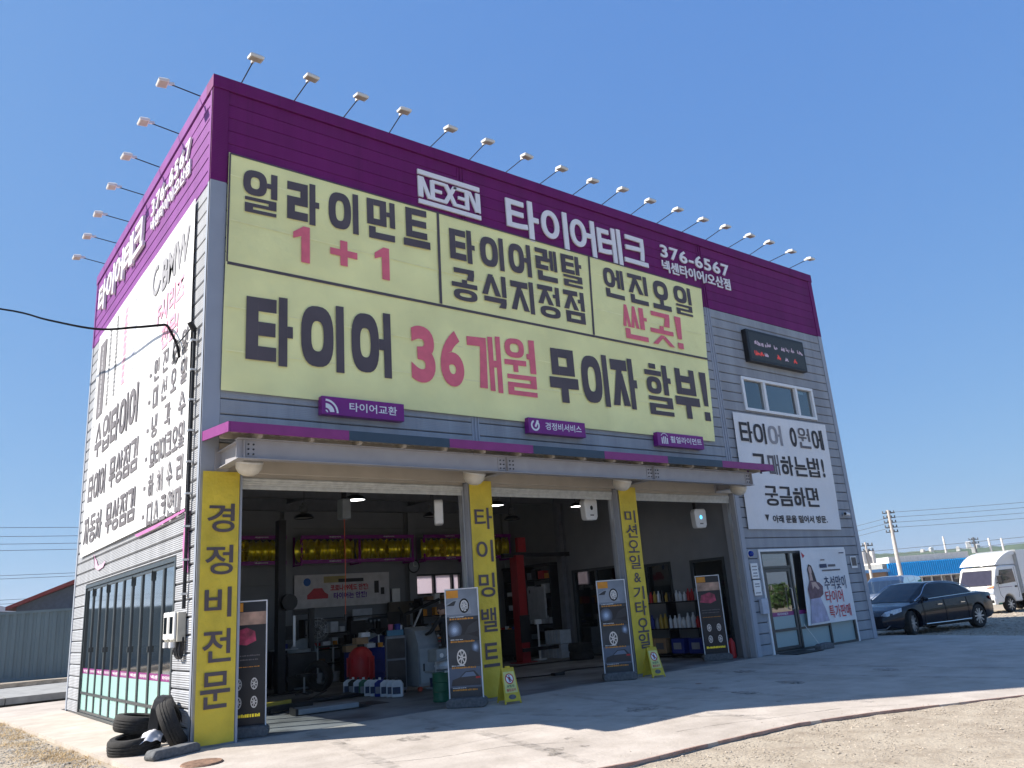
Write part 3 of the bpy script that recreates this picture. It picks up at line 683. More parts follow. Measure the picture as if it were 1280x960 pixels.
# lintel over the bays, shutters rolled up inside
for k in range(2):
    for xa, xb in ((0.26, 4.86), (4.87, 8.80), (8.81, 13.04)): panel(FRONT, xa, xb, 3.88+k*0.24, 3.88+(k+1)*0.24, beige, name='lintel_panel')
bays = [(0.60, 4.86), (5.40, 8.79), (9.36, 12.86)]
for i, (xa, xb) in enumerate(bays):
    q = MB(); q.box(xa+.02, xb-.02, 0.10, 0.32, 3.83, 4.3); q.build('shutter_box', beige, shop)
    sh = MB()
    for j in range(3): sh.cyl((xa+.03, 0.10+.02*j, 3.815-.035*j), (xb-.03, 0.10+.02*j, 3.815-.035*j), 0.028, n=8)
    sh = sh.build('shutter_slat', shut, shop, smooth=True)
    q = MB(); q.box(xa+.03, xb-.03, 0.115, 0.155, 3.66, 3.725); q.build('shutter_bottom_bar', shut, shop, bevel=.01)
    q = MB(); q.box(xa+.01, xa+.045, 0.10, 0.18, 0.01, 3.85); q.build('shutter_rail', alu, shop)
    q = MB(); q.box(xb-.045, xb-.01, 0.10, 0.18, 0.01, 3.85); q.build('shutter_rail', alu, shop)
# pillars
for (xa, xb, d) in ((0.255, 0.598, 0.30), (4.86, 5.40, 0.30), (8.79, 9.36, 0.28), (12.86, 13.052, 0.36)):
    q = MB(); q.box(xa, xb, -0.02, d, 0.0, 3.878); q.build('pillar', pillar_g if xa > 1 else trim, shop, bevel=.006)
fbox('jamb_trim', FRONT, 12.90, 13.058, 0, 3.87, 0.021, 0.035, trim)
fbox('jamb_trim', FRONT, 0.59, 0.625, 0.0, 3.87, -0.02, 0.04, trim)
# ---- interior
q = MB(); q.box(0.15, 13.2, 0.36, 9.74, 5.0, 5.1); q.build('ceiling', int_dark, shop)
for y in (1.6, 4.3, 7.0, 9.3):
    q = MB(); hbeam(q, (0.2, y, 4.80), (13.0, y, 4.80), 0.38, 0.16); q.build('ceiling_beam', int_steel, shop)
for x in (2.3, 5.1, 9.0, 11.0):
    q = MB(); hbeam(q, (x, 0.5, 4.9), (x, 9.7, 4.9), 0.2, 0.12); q.build('ceiling_beam', int_steel, shop)
for x in (0.28, 5.20, 9.20, 12.9):
    q = MB(); hb = 0.16; q.box(x-.13, x+.13, 9.46, 9.475, 0, 4.7); q.box(x-.13, x+.13, 9.72, 9.735, 0, 4.7); q.box(x-.008, x+.008, 9.476, 9.719, 0, 4.7)
    q.build('interior_column', int_wall, shop)
for y in (3.6, 6.75):
    q = MB(); q.box(12.83, 12.845, y-.12, y+.12, 0, 4.6); q.box(13.06, 13.075, y-.12, y+.12, 0, 4.6); q.box(12.846, 13.059, y-.008, y+.008, 0, 4.6)
    q.build('interior_column', int_steel, shop)
for k in range(9):
    for xa, xb in ((0.2, 5.05), (5.35, 9.05), (9.36, 13.05)):
        z0, z1 = k*0.52+.01, (k+1)*0.52-.01
        rr_ = sub([(xa, xb, z0, z1)], (9.35, 11.10, 2.10, 2.74))
        for r in rr_:
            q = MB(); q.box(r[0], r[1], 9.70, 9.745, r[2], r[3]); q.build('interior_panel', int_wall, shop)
q = MB()
for r in sub(sub(sub([(0.40, 9.69, 0, 4.95)], (4.42, 6.50, 0, 2.50)), (2.50, 3.47, 1.42, 2.43)), (0.71, 1.82, 0, 2.40)): q.box(13.10, 13.20, r[0], r[1], r[2], r[3])
q.build('partition_wall', int_wall, shop)
q = MB(); q.box(13.21, 18.28, 0.2, 9.7, 2.9, 3.0); q.build('office_ceiling', int_wall, shop)
q = MB(); q.box(13.21, 18.28, 4.6, 4.7, 0.01, 2.89); q.build('office_rear_wall', int_wall, shop)
q = MB(); q.box(13.5, 18.2, 3.0, 3.1, 5.3, 9.0); q.build('upstairs_wall', int_wall, shop)
q = MB(); q.box(13.21, 18.28, 0.2, 4.0, 5.1, 5.2); q.build('upstairs_floor', int_wall, shop)
# partition door and windows
def framed(name, y0, y1, z0, z1, x=13.09, m=dframe, g=glass, mull=0):
    fr = Fr((x, 0, 0), (0, -1, 0)); q = MB(); w = .07
    fr.box(q, -y1, -y0, z1-w, z1, -.09, .02); fr.box(q, -y1, -y0, z0, z0+w, -.09, .02)
    fr.box(q, -y1, -y1+w, z0+w, z1-w, -.09, .02); fr.box(q, -y0-w, -y0, z0+w, z1-w, -.09, .02)
    for k in range(mull):
        a = -y1+(y1-y0)*(k+1)/(mull+1); fr.box(q, a-w*.4, a+w*.4, z0+w, z1-w, -.08, .015)
    o = q.build(name, m, shop)
    q = MB(); fr.box(q, -y1+w, -y0-w, z0+w, z1-w, -.05, -.04); q.build('pane', g, o)
    return o
framed('inner_door', 4.42, 6.50, 0.0, 2.50, mull=1); framed('inner_window', 2.50, 3.47, 1.42, 2.43); framed('inner_door', 0.71, 1.82, 0.0, 2.40)
# rear windows with film
q = MB()
for (a, b_) in ((9.35, 9.40), (10.06, 10.14), (10.75, 10.82), (11.05, 11.10)): FRONT.box(q, a, b_, 2.10, 2.74, -9.86, -9.69)
FRONT.box(q, 9.401, 11.049, 2.10, 2.15, -9.85, -9.695); FRONT.box(q, 9.401, 11.049, 2.69, 2.74, -9.85, -9.695)
wf = q.build('rear_window', dframe, shop)
for a, b_ in ((9.40, 10.06), (10.14, 10.75), (10.82, 11.05)):
    q = MB(); FRONT.box(q, a, b_, 2.15, 2.69, -9.80, -9.79); q.build('pane', back_lit, wf)

# ---- left glazing: ten narrow leaves
q = MB(); LEFT.box(q, -8.43, -1.12, 2.66, 2.728, -.13, .01); LEFT.box(q, -8.43, -1.12, 0.0, 0.05, -.13, .01)
for a in (-8.43, -1.19): LEFT.box(q, a, a+.07, 0.051, 2.659, -.13, .01)
gf = q.build('side_window_frame', dframe, shop)
lw = (8.36-1.19)/10
for i in range(10):
    a0 = -8.36+i*lw; a1 = a0+lw; st = .045; q = MB(); c0, c1 = -.06, -.015
    LEFT.box(q, a0+.004, a0+st, .055, 2.65, c0, c1); LEFT.box(q, a1-st, a1-.004, .055, 2.65, c0, c1)
    LEFT.box(q, a0+st, a1-st, .055, .10, c0, c1); LEFT.box(q, a0+st, a1-st, 2.60, 2.65, c0, c1); LEFT.box(q, a0+st, a1-st, .42, .465, c0, c1)
    if i in (1, 3, 6, 8): LEFT.box(q, a0+.004, a0+.036, 1.28, 1.38, c1, c1+.03); LEFT.box(q, a0+.004, a0+.03, 2.45, 2.62, c1, c1+.02)
    lf = q.build('window_leaf', dframe, shop)
    q = MB(); LEFT.box(q, a0+st, a1-st, .95, 2.60, -.042, -.036); q.build('pane', glass_s, lf)
    q = MB(); LEFT.box(q, a0+st, a1-st, .84, .948, -.042, -.034); q.build('pink_strip', magenta, lf)
    q = MB(); LEFT.box(q, a0+st, a1-st, .466, .838, -.042, -.036); LEFT.box(q, a0+st, a1-st, .101, .419, -.042, -.036); q.build('frosted_pane', frost, lf)
    letter('타이어' if i % 2 else '넥센', LEFT, a0+.15, a1-.15, .865, .925, -.032, white_l, lf, off=.02)
# ---- shop front door and glazing (right)
q = MB()
FRONT.box(q, 13.60, 17.42, 2.385, 2.44, -.12, .02); FRONT.box(q, 13.60, 17.42, .0, .055, -.12, .015)
for a in (13.60, 14.80, 16.15, 17.36): FRONT.box(q, a, a+.06, .056, 2.384, -.12, .018)
FRONT.box(q, 14.861, 16.149, .50, .55, -.10, .012); FRONT.box(q, 16.211, 17.359, .62, .66, -.10, .012)
FRONT.box(q, 13.661, 14.799, 2.02, 2.08, -.10, .012)
sf = q.build('shopfront_frame', dframe, shop)
q = MB()
for a, b_, c, d in ((13.54, 13.597, 0, 2.50), (17.423, 17.48, 0, 2.50), (13.598, 17.422, 2.443, 2.50)): FRONT.box(q, a, b_, c, d, -.03, .03)
q.build('shopfront_surround', wframe, shop)
q = MB()
for a, b_, c, d in ((13.67, 13.76, .07, 2.01), (14.70, 14.79, .07, 2.01)): FRONT.box(q, a, b_, c, d, -.06, .0)
FRONT.box(q, 13.761, 14.699, .07, .14, -.06, .0); FRONT.box(q, 13.761, 14.699, 1.93, 2.01, -.06, .0); FRONT.box(q, 13.761, 14.699, .50, .56, -.06, .0)
dr = q.build('entrance_door', dframe, shop)
q = MB(); q.tube([(14.64, -.0, 1.0), (14.64, -.06, 1.02), (14.64, -.06, 1.5), (14.64, .0, 1.52)], .014); q.build('handle', alu, dr)
glass_f = glass_mat('shopfront_glass', (0.30, 0.33, 0.34), .02, 2.6)
q = MB(); FRONT.box(q, 13.761, 14.699, .96, 1.929, -.035, -.03); q.build('pane', glass_f, dr)
q = MB(); FRONT.box(q, 13.761, 14.699, .86, .958, -.035, -.028); q.build('pink_strip', magenta, dr)
letter('타이어테크', FRONT, 14.0, 14.45, .88, .94, -.026, white_l, dr, off=.02)
q = MB(); FRONT.box(q, 13.761, 14.699, .561, .858, -.035, -.03); FRONT.box(q, 13.761, 14.699, .141, .499, -.035, -.03); q.build('frosted_pane', frost_d, dr)
for a, b_ in ((14.861, 16.149), (16.211, 17.359)):
    q = MB(); FRONT.box(q, a, b_, .96, 2.384, -.035, -.03); q.build('pane', glass_f, sf)
    q = MB(); FRONT.box(q, a, b_, .86, .958, -.035, -.028); q.build('pink_strip', magenta, sf)
    zz = .55 if a < 16 else .66
    q = MB(); FRONT.box(q, a, b_, zz+.001, .858, -.035, -.03); FRONT.box(q, a, b_, .056, zz-.051, -.035, -.03); q.build('frosted_pane', frost_d, sf)
q = MB(); FRONT.box(q, 13.661, 14.799, 2.081, 2.384, -.035, -.03); q.build('pane', glass_f, sf)
# ---- upstairs window
q = MB()
for a, b_, c, d in ((13.95, 17.33, 7.0, 7.08), (13.95, 17.33, 6.13, 6.21), (13.95, 14.04, 6.211, 6.999), (17.24, 17.33, 6.211, 6.999), (14.90, 15.0, 6.211, 6.999), (16.42, 16.52, 6.211, 6.999)): FRONT.box(q, a, b_, c, d, -.12, .035)
uw = q.build('upstairs_window', wframe, shop, bevel=.006)
for a, b_, g_ in ((14.04, 14.90, glass), (15.0, 16.42, glass_b), (16.52, 17.24, glass)):
    q = MB(); FRONT.box(q, a, b_, 6.211, 6.999, -.05, -.044); q.build('pane', g_, uw)
q = MB(); FRONT.box(q, 16.60, 16.66, 6.23, 6.95, -.09, -.06); FRONT.box(q, 16.66, 16.95, 6.88, 6.95, -.09, -.06); q.build('inner_sash', wframe, uw)
# ================================================================== SIGNS ON THE FRONT
lg = thing('logo_sign', 'white outlined five letter logo between two bars on the purple parapet', 'sign')
A0, A1, B0, B1 = 4.06, 5.60, 9.53, 10.30
def lp(u, v): return (A0+(A1-A0)*u, B0+(B1-B0)*v)
def lsolid(pts, nm, k=0):
    b = MB(); FRONT.poly(b, [lp(*p) for p in pts], 0.015, 0.05+0.0005*k); return b.build(nm, white_l, lg)
lsolid(_rc(0, .865, 1, 1), 'bar'); lsolid(_rc(0, 0, 1, .125), 'bar')
def lmulti(polys, nm):
    b = MB()
    for k, p in enumerate(polys): FRONT.poly(b, [lp(u, .20+v*.60) for u, v in p], 0.015+0.0004*k, 0.048+0.0007*k)
    return b.build(nm, white_l, lg)
lmulti([_rc(0, 0, .075, 1), [(0.02, 1), (.085, 1), (.20, .03), (.145, 0)]], 'letter_n')
lmulti([_rc(.19, .04, .255, .96), [(.21, .86), (.22, 1), (.43, 1), (.46, .86)], _rc(.256, .42, .37, .57), [(.15, 0), (.16, .15), (.40, .15), (.44, 0)]], 'letter_e')
lmulti([[(.40, .99), (.47, .99), (.62, .01), (.55, .01)], [(.38, .02), (.45, .02), (.62, .98), (.55, .98)]], 'letter_x')
lmulti([_rc(.745, .04, .81, .96), [(.55, .86), (.58, 1), (.79, 1), (.80, .86)], _rc(.63, .42, .744, .57), [(.57, 0), (.61, .15), (.80, .15), (.81, 0)]], 'letter_e')
lmulti([_rc(.925, 0, 1, 1), [(.79, 1), (.85, .97), (.98, 0), (.915, 0)]], 'letter_n')
nm = thing('shop_name_sign', 'five large white raised Korean letters in the middle of the purple parapet', 'sign')
CH = [(6.30, 7.22), (7.30, 8.10), (8.18, 8.98), (9.06, 9.86), (9.94, 10.78)]
for ch, (a, b_) in zip('타이어테크', CH):
    hh = (9.36, 10.36) if ch != '크' else (9.54, 10.30)
    o = letter(ch, FRONT, a, b_, hh[0], hh[1], 0.015, white_l, nm, off=0.022, name='letter', depth=0.035)
ph = thing('phone_number_sign', 'white raised phone number above small Korean lettering at the right end of the front parapet', 'sign')
letter('376-6567', FRONT, 11.33, 14.15, 9.98, 10.34, 0.012, white_l, ph, off=.02, space=1.12, depth=.03)
letter('넥센타이어/오산점', FRONT, 11.33, 14.12, 9.57, 9.91, 0.012, white_l, ph, off=.018, depth=.025)
n2 = thing('side_name_sign', 'white raised Korean letters at the far end of the sunlit side parapet', 'sign')
for ch, a in zip('타이어테크', (-9.15, -8.2, -7.25, -6.3, -5.38)): letter(ch, LEFT, a, a+.86, 9.58 if ch == '크' else 9.52, 10.33, .015, white_l, n2, off=.02, name='letter', depth=.06)
p2 = thing('side_phone_sign', 'white raised phone number on the sunlit side parapet near the front corner', 'sign')
letter('376-6567', LEFT, -4.0, -1.2, 9.98, 10.36, .012, white_l, p2, off=.015, space=1.12, depth=.035)
letter('넥센타이어/오산점', LEFT, -4.0, -1.2, 9.60, 9.90, .012, white_l, p2, off=.012, depth=.03)

def sheet(nm, fr, corners, c, m, parent, nu=40, nv=16, amp=0.006, seed=0, fold=None):
    """cloth or vinyl with slight ripples; corners: tl, tr, br, bl in (a, b)"""
    tl, tr, br, bl = [Vector((*p, 0)) for p in corners]; b = MB()
    for j in range(nv+1):
        for i in range(nu+1):
            u, v = i/nu, j/nv; p = (tl*(1-u)+tr*u)*(1-v)+(bl*(1-u)+br*u)*v
            w = amp*(math.sin(u*9+v*5+seed)*.5+math.sin(u*23-v*11+seed*2)*.3+math.sin(v*17+u*3)*.2)
            if fold: w += fold(u, v)
            b.v.append(tuple(fr.p(p.x, p.y, c+w)))
    for j in range(nv):
        for i in range(nu): b.f.append((j*(nu+1)+i, (j+1)*(nu+1)+i, (j+1)*(nu+1)+i+1, j*(nu+1)+i+1)); b.mi.append(0)
    return b.build(nm, m, parent, recalc=False, smooth=True)
bb = thing('tyre_offer_billboard', 'huge pale yellow vinyl billboard with black and pink lettering over the service bays', 'billboard')
sheet('vinyl', FRONT, [(0.27, 9.45), (12.78, 9.38), (12.42, 5.17), (0.25, 5.19)], 0.045, vinyl_y, bb, 90, 30, .010)
def line(fr, pts, w, c, m, parent, nm='divider_line'):
    b = MB()
    for i, (p, q) in enumerate(zip(pts[:-1], pts[1:])):
        d = Vector((q[0]-p[0], q[1]-p[1], 0)).normalized(); n_ = Vector((-d.y, d.x, 0))*w/2
        cc = c+.0006*(i % 3); b.add([fr.p(p[0]+s*n_.x, p[1]+s*n_.y, cc) for s in (-1, 1)]+[fr.p(q[0]+s*n_.x, q[1]+s*n_.y, cc) for s in (1, -1)], [(0,1,2,3)])
    return b.build(nm, m, parent, recalc=False)
line(FRONT, [(0.29, 7.38), (12.60, 7.36)], .055, .056, ink, bb)
line(FRONT, [(4.49, 9.43), (4.46, 7.41)], .06, .0585, ink, bb); line(FRONT, [(8.68, 9.40), (8.58, 7.40)], .06, .0585, ink, bb)
line(FRONT, [(0.285, 7.4), (0.29, 9.43), (4.3, 9.41), (12.76, 9.365)], .03, .057, ink, bb, 'hem')
TC = .0625
seam_m = mat('vinyl_seam', (0.87, 0.86, 0.46), .5)
for (za, zb) in ((9.02, 8.94), (8.18, 8.02), (6.62, 6.50), (5.86, 5.98)): line(FRONT, [(.30, za), (12.5, zb)], .022, .0555, seam_m, bb, 'weld_seam')
K = dict(parent=bb, c=TC)
def L_(s, a0, a1, b0, b1, m, **k): return letter(s, FRONT, a0, a1, b0, b1, TC, m, bb, **k)
L_('얼라이먼트', 0.52, 4.27, (8.39, 8.52), (9.21, 9.36), ink, hv=True, T=.235, gap=.30)

def one(a0, b0, b1):
    w = .155; q = MB(); FRONT.flat(q, [(a0+.15, b0), (a0+.31, b0), (a0+.31, b1), (a0+.19, b1), (a0+.0, b1-.15), (a0+.0, b1-.27), (a0+.15, b1-.20)], TC); q.build('lettering', pink, bb, recalc=False)
one(1.42, 7.67, 8.37); L_('+', 2.12, 2.66, 7.77, 8.27, pink, off=.03); one(3.02, 7.67, 8.33)
L_('타이어렌탈', 4.74, 8.39, (8.42, 8.48), (9.17, 9.27), ink, hv=True, T=.23, gap=.22)
L_('공식지정점', 4.74, 8.37, (7.57, 7.60), (8.27, 8.38), ink, hv=True, T=.225, gap=.2)
L_('엔진오일', 9.09, 12.26, 8.45, (9.21, 9.25), ink, hv=True, T=.215, gap=.24)
L_('싼곳!', 9.59, 11.72, 7.49, 8.35, pink, hv=True, T=.2, gap=.12)
L_('타이어', 0.62, 3.31, (5.69, 5.73), (6.91, 6.99), ink, hv=True, T=.265, gap=.18)
L_('3', 3.73, 4.26, 5.73, 6.86, pink, off=.045); L_('6', 4.38, 4.92, 5.73, 6.88, pink, off=.04); L_('개월', 5.02, 6.76, 5.72, (6.88, 6.98), pink, hv=True, T=.19, gap=.1)
L_('무이자', 7.12, 9.81, (5.68, 5.74), (6.89, 6.97), ink, hv=True, T=.25, gap=.14)
L_('할부!', 10.12, 12.40, 5.68, 6.95, ink, hv=True, T=.215, gap=.12)

def box_sign(label, a0, a1, b0, b1, s, ta0, ta1, icon):
    t = thing('box_sign', label, 'sign', group='small purple box signs above the bays')
    q = MB(); FRONT.box(q, a0, a1, b0, b1, .02, .16); q.build('sign_box', sign_p, t, bevel=.008)
    letter(s, FRONT, ta0, ta1, b0+.09, b1-.07, .164, white_l, t, off=.014)
    q = MB(); ax, bz = a0+.07, b0+.035
    if icon == 'tyre':
        FRONT.ring(q, ax, bz, .20, .235, .164, 16, 0, 0, math.pi/2); FRONT.ring(q, ax, bz, .08, .16, .165, 16, 0, .1, math.pi/2)
        FRONT.ring(q, ax, bz, .02, .045, .1655, 10, 0, 0, math.pi/2)
    elif icon == 'wrench':
        cx_, cz_ = a0+.17, (b0+b1)/2; FRONT.ring(q, cx_, cz_, .075, .115, .164, 20, 0, math.pi*.62, math.pi*2.3)
        FRONT.poly(q, [(cx_-.02, cz_-.02), (cx_+.02, cz_-.04), (cx_+.10, cz_+.10), (cx_+.05, cz_+.12)], .163, .1655)
    else:
        for k in range(4): FRONT.box(q, a0+.13+k*.06, a0+.165+k*.06, b0+.05, b1-.08-.03*abs(k-1.5), .163, .165)
        FRONT.ring(q, a0+.235, b0+.17, .12, .135, .1652, 12, 0, .5, 2.6)
    q.build('icon', white_l, t)
box_sign('purple box sign with a tyre arc icon above the left bay', 1.89, 3.48, 4.92, 5.24, '타이어교환', 2.40, 3.33, 'tyre')
box_sign('purple box sign with a wrench circle icon above the middle bay', 6.36, 7.92, 4.93, 5.25, '경정비서비스', 6.80, 7.80, 'wrench')
box_sign('purple box sign with an upright bars icon above the right bay', 10.18, 11.83, 4.91, 5.23, '휠얼라이먼트', 10.62, 11.75, 'bars')
# LED display
ld = thing('led_display', 'black electronic display board on the wall above the upstairs window', 'display')
q = MB(); FRONT.box(q, 14.30, 17.05, 7.52, 8.45, .005, .16); q.build('housing', black_m, ld, bevel=.015)
q = MB(); FRONT.box(q, 14.38, 16.97, 7.60, 8.37, .161, .166); q.build('display_face', mat('led_face', (0.035, 0.04, 0.04), .5, scale=70, var=.5), ld)
lw_ = emit_mat('led_white', (0.40, 0.32, 0.42), .22); lr_ = emit_mat('led_red', (0.60, 0.05, 0.04), .28); rr = random.Random(5)
for nm_, m_, z0, segs in (('led_row', lw_, 8.02, [(14.62, 15.02), (15.1, 15.36), (15.52, 15.68), (15.86, 16.0), (16.1, 16.24), (16.34, 16.5), (16.66, 16.9)]), ('led_row', lr_, 7.72, [(14.55, 14.98), (15.6, 15.74), (16.4, 16.56)]), ('led_row', lw_, 7.71, [(15.02, 15.16), (15.98, 16.14)])):
    q = MB()
    for a, b_ in segs:
        x = a
        while x < b_:
            h = rr.uniform(.03, .12); z = z0+rr.uniform(-.02, .03); FRONT.box(q, x, x+.022, z, z+h, .1665, .169); x += .034
    q.build(nm_, m_, ld)
# white banner under the upstairs window
wb = thing('white_wall_banner', 'white vinyl banner with faded black lettering hung under the upstairs window', 'banner')
sheet('vinyl', FRONT, [(13.32, 6.02), (17.66, 6.02), (17.50, 2.98), (13.26, 3.0)], .042, vinyl_w, wb, 40, 24, .005, 2)
TC2 = .053
for s, a0, a1, b0, b1, m_ in (('타이', 13.50, 14.62, 5.24, 5.80, ink_k), ('어', 14.74, 15.35, 5.24, 5.80, ink_f2), ('0', 15.74, 16.05, 5.25, 5.80, ink_k), ('원', 16.14, 16.72, 5.24, 5.82, ink_f), ('에', 16.82, 17.38, 5.24, 5.82, ink_k),
                              ('구', 13.84, 14.42, 4.43, 4.96, ink_k), ('매', 14.52, 15.0, 4.42, 4.97, ink_f), ('하는법', 15.08, 16.92, 4.43, 4.97, ink_k), ('궁금하면', 14.16, 16.61, 3.60, 4.12, ink_k)):
    letter(s, FRONT, a0, a1, b0, b1, TC2, m_, wb, hv=(s != '0'), T=.17, gap=.12, off=.03)
letter('!', FRONT, 17.06, 17.18, 4.44, 4.97, TC2, ink_k, wb, off=.03)
q = MB(); FRONT.flat(q, [(14.10, 3.20), (14.19, 3.37), (14.01, 3.37)][::1], TC2); q.build('arrow', ink_k, wb)
letter('아래 문을 밀어서 방문.', FRONT, 14.34, 16.87, 3.16, 3.36, TC2, ink_k, wb, off=.03)
# ================================================================== SIDE BANNER (left wall)
sb = thing('side_wall_banner', 'large white vinyl banner with faded lettering covering the sunlit side wall', 'banner')
sheet('vinyl', LEFT, [(-8.75, 8.84), (-0.72, 8.85), (-0.60, 3.42), (-9.20, 3.42)], .045, vinyl_w, sb, 60, 30, .006, 4)
TL = .058
def SL(s, a0, a1, b0, b1, m, **k): return letter(s, LEFT, a0, a1, b0, b1, TL, m, sb, **k)
SL('수입타이어', -8.35, -4.15, 5.62, 6.45, ink_f, hv=True, T=.20, gap=.12)
SL('타이어 무상점검', -8.75, -3.9, 4.62, 5.28, ink_f, hv=True, T=.195, gap=.10)
SL('자동차 무상점검', -8.9, -3.9, 3.66, 4.30, ink_f, hv=True, T=.195, gap=.10)
rows = [('엔진오일', 5.95, 6.40), ('미션오일', 5.30, 5.78), ('냉각수', 4.92, 5.26)]
for i, s in enumerate(['엔진오일', '미션오일', '냉각수', '브레이크오일', '하체수리', '디스크연마']):
    zt = (6.50, 5.97, 5.42, 4.88, 4.34, 3.82)[i]; 
    SL(s, -2.95, -0.80, zt-.42, zt, ink_f, hv=True, T=.18, gap={4:.7, 3:1.2, 6:.1, 5:.25}[len(s)])
    q = MB(); LEFT.box(q, -3.30, -3.16, zt-.24, zt-.17, TL-.001, TL); q.build('bullet', ink_f, sb)
SL('BMW', -2.75, -0.95, 7.82, 8.46, ink_f2, off=.035); SL('F시리즈', -2.95, -1.15, 7.14, 7.66, pink_f, off=.035); SL('전문!', -2.6, -1.45, 6.58, 7.06, pink_f, off=.035)
q = MB(); LEFT.ring(q, -3.16, 8.24, .22, .32, TL, 28, 0, 1.2, 6.0); q.build('ring_emblem', ink_f2, sb)
q = MB(); LEFT.flat(q, _rc(-8.45, 6.62, -7.72, 8.5), TL); q.build('grey_column', ink_f, sb)
for k in range(11): SL('타이어'[k % 3], -8.18, -7.93, 8.27-k*.155, 8.38-k*.155, vinyl_w, off=.03) if False else None
def vline(x, z0, z1, n, m, w=.12):
    q = MB(); st = (z1-z0)/n
    for k in range(n):
        for j in range(3): LEFT.box(q, x+rr.uniform(0, w*.2), x+w*rr.uniform(.7, 1), z0+k*st+j*st*.27, z0+k*st+j*st*.27+st*.17, TL+.0006, TL+.0012)
    q.build('small_print', m, sb)
vline(-8.14, 6.72, 8.4, 14, vinyl_w, .10); vline(-8.75, 5.9, 7.6, 12, ink_f2, .14); vline(-7.4, 6.7, 8.6, 18, ink_k, .24); vline(-6.7, 6.75, 8.7, 20, ink_k, .26)
vline(-5.9, 6.8, 8.6, 11, pink_f, .40); vline(-5.0, 6.9, 8.6, 11, lilac_f, .32)
# torn purple banner remains
q = MB(); LEFT.flat(q, [(-.60, 3.40), (-.42, 3.38), (-.36, 2.42), (-.62, 2.46), (-.70, 2.9)], .03)
LEFT.flat(q, [(-3.8, 3.36), (-2.2, 3.37), (-.60, 3.41), (-.60, 3.37), (-2.4, 3.31), (-3.6, 3.30)], .048)
tag(q.build('torn_banner', mat('faded_magenta', (.50, .16, .38), .6), recalc=False), 'torn purple banner remnant hanging by the side wall corner', 'banner')
q = MB(); pts = [(-7.75, 3.36), (-7.6, 3.33), (-7.45, 3.05), (-7.1, 2.97), (-6.6, 3.0), (-6.4, 3.12), (-6.75, 3.06), (-7.15, 3.07), (-7.35, 3.2)]
LEFT.poly(q, pts, .02, .024); tag(q.build('torn_ribbon', mat('pale_pink', (.65, .40, .55), .6)), 'pink torn ribbon stuck on the side wall below the banner', 'ribbon')
# ================================================================== YELLOW PILLAR BANNERS
def pillar_banner(label, a0, a1, b0, b1, lines, twist=0):
    t = thing('pillar_banner', label, 'banner', (0, 0, 0), group='yellow vertical banners on the bay pillars')
    fold = lambda u, v: .006*math.sin(u*8+v*3+twist)+.012*max(0, .10-v)*10*math.sin(u*math.pi*2+.7)*.5+.010*max(0, v-.82)*5*math.sin(u*9+v*22)
    sheet('cloth', FRONT, [(a0, b1), (a1, b1), (a1-.0, b0), (a0+.0, b0)], .052, ban_y, t, 10, 70, .002, twist, fold)
    for s, z1, z0, x0, x1 in lines: letter(s, FRONT, x0, x1, z0, z1, .066, ink, t, off=.014)
    return t
pillar_banner('yellow banner on the corner pillar reading four Korean letters in black', .02, .575, .03, 3.89, [('경', 3.40, 2.97, .10, .51), ('정', 2.78, 2.35, .09, .50), ('비', 2.17, 1.74, .10, .49), ('전', 1.58, 1.12, .09, .50), ('문', .99, .50, .08, .50)], 0)
pillar_banner('yellow banner on the pillar between the left and middle bays', 4.875, 5.395, .06, 3.92, [('타', 3.41, 3.01, 4.96, 5.36), ('이', 2.81, 2.41, 4.96, 5.34), ('밍', 2.21, 1.78, 4.97, 5.33), ('밸', 1.59, 1.17, 4.98, 5.33), ('트', .98, .57, 4.98, 5.33)], 1.3)
pillar_banner('narrow yellow banner with nine characters on the pillar beside the right bay', 8.81, 9.355, .06, 3.92, [('미', 3.41, 3.14, 8.92, 9.25), ('션', 3.11, 2.82, 8.92, 9.26), ('오', 2.77, 2.50, 8.93, 9.26), ('일', 2.45, 2.16, 8.92, 9.25), ('&', 2.08, 1.88, 9.0, 9.21), ('기', 1.80, 1.53, 8.93, 9.26), ('타', 1.50, 1.20, 8.94, 9.28), ('오', 1.15, .86, 8.95, 9.28), ('일', .84, .54, 8.94, 9.27)], 2.2)
# ================================================================== DRAPED BANNER BESIDE THE DOOR
db = thing('promotion_banner', 'white promotional cloth banner showing a woman, draped beside the entrance door', 'banner')
DY = .08
sheet('cloth', FRONT, [(15.23, 2.44), (17.42, 2.44), (17.33, .57), (15.08, .56)], .082, vinyl_w, db, 24, 24, .006, 1)
def fl(pts, m, k, nm_): q = MB(); FRONT.flat(q, pts, .096+k*.001); return q.build(nm_, m, db, recalc=False)
def oval(x, z, rx, rz, n=18, rot=0): return [(x+rx*math.cos(t)*math.cos(rot)-rz*math.sin(t)*math.sin(rot), z+rx*math.cos(t)*math.sin(rot)+rz*math.sin(t)*math.cos(rot)) for t in [2*math.pi*i/n for i in range(n)]]
hair = mat('print_dark_hair', (.05, .035, .035), .6); skp = mat('print_skin', (.55, .38, .32), .6); jak = mat('print_maroon', (.16, .09, .11), .6, scale=8, var=.3); skt = mat('print_lilac_skirt', (.42, .40, .52), .6, scale=6, var=.2)
fl([(15.42, 1.95), (15.50, 2.08), (15.62, 2.04), (15.70, 1.85), (15.78, 1.55), (15.62, 1.5), (15.44, 1.6)], hair, 0, 'printed_hair')
fl(oval(15.53, 1.92, .07, .11), skp, 1, 'printed_face'); fl([(15.47, 1.82), (15.58, 1.82), (15.60, 1.66), (15.45, 1.66)], skp, 1.5, 'printed_neck')
fl([(15.30, 1.45), (15.44, 1.66), (15.62, 1.66), (15.86, 1.60), (16.0, 1.50), (15.97, 1.30), (15.80, 1.22), (15.34, 1.20)], jak, 2, 'printed_jacket')
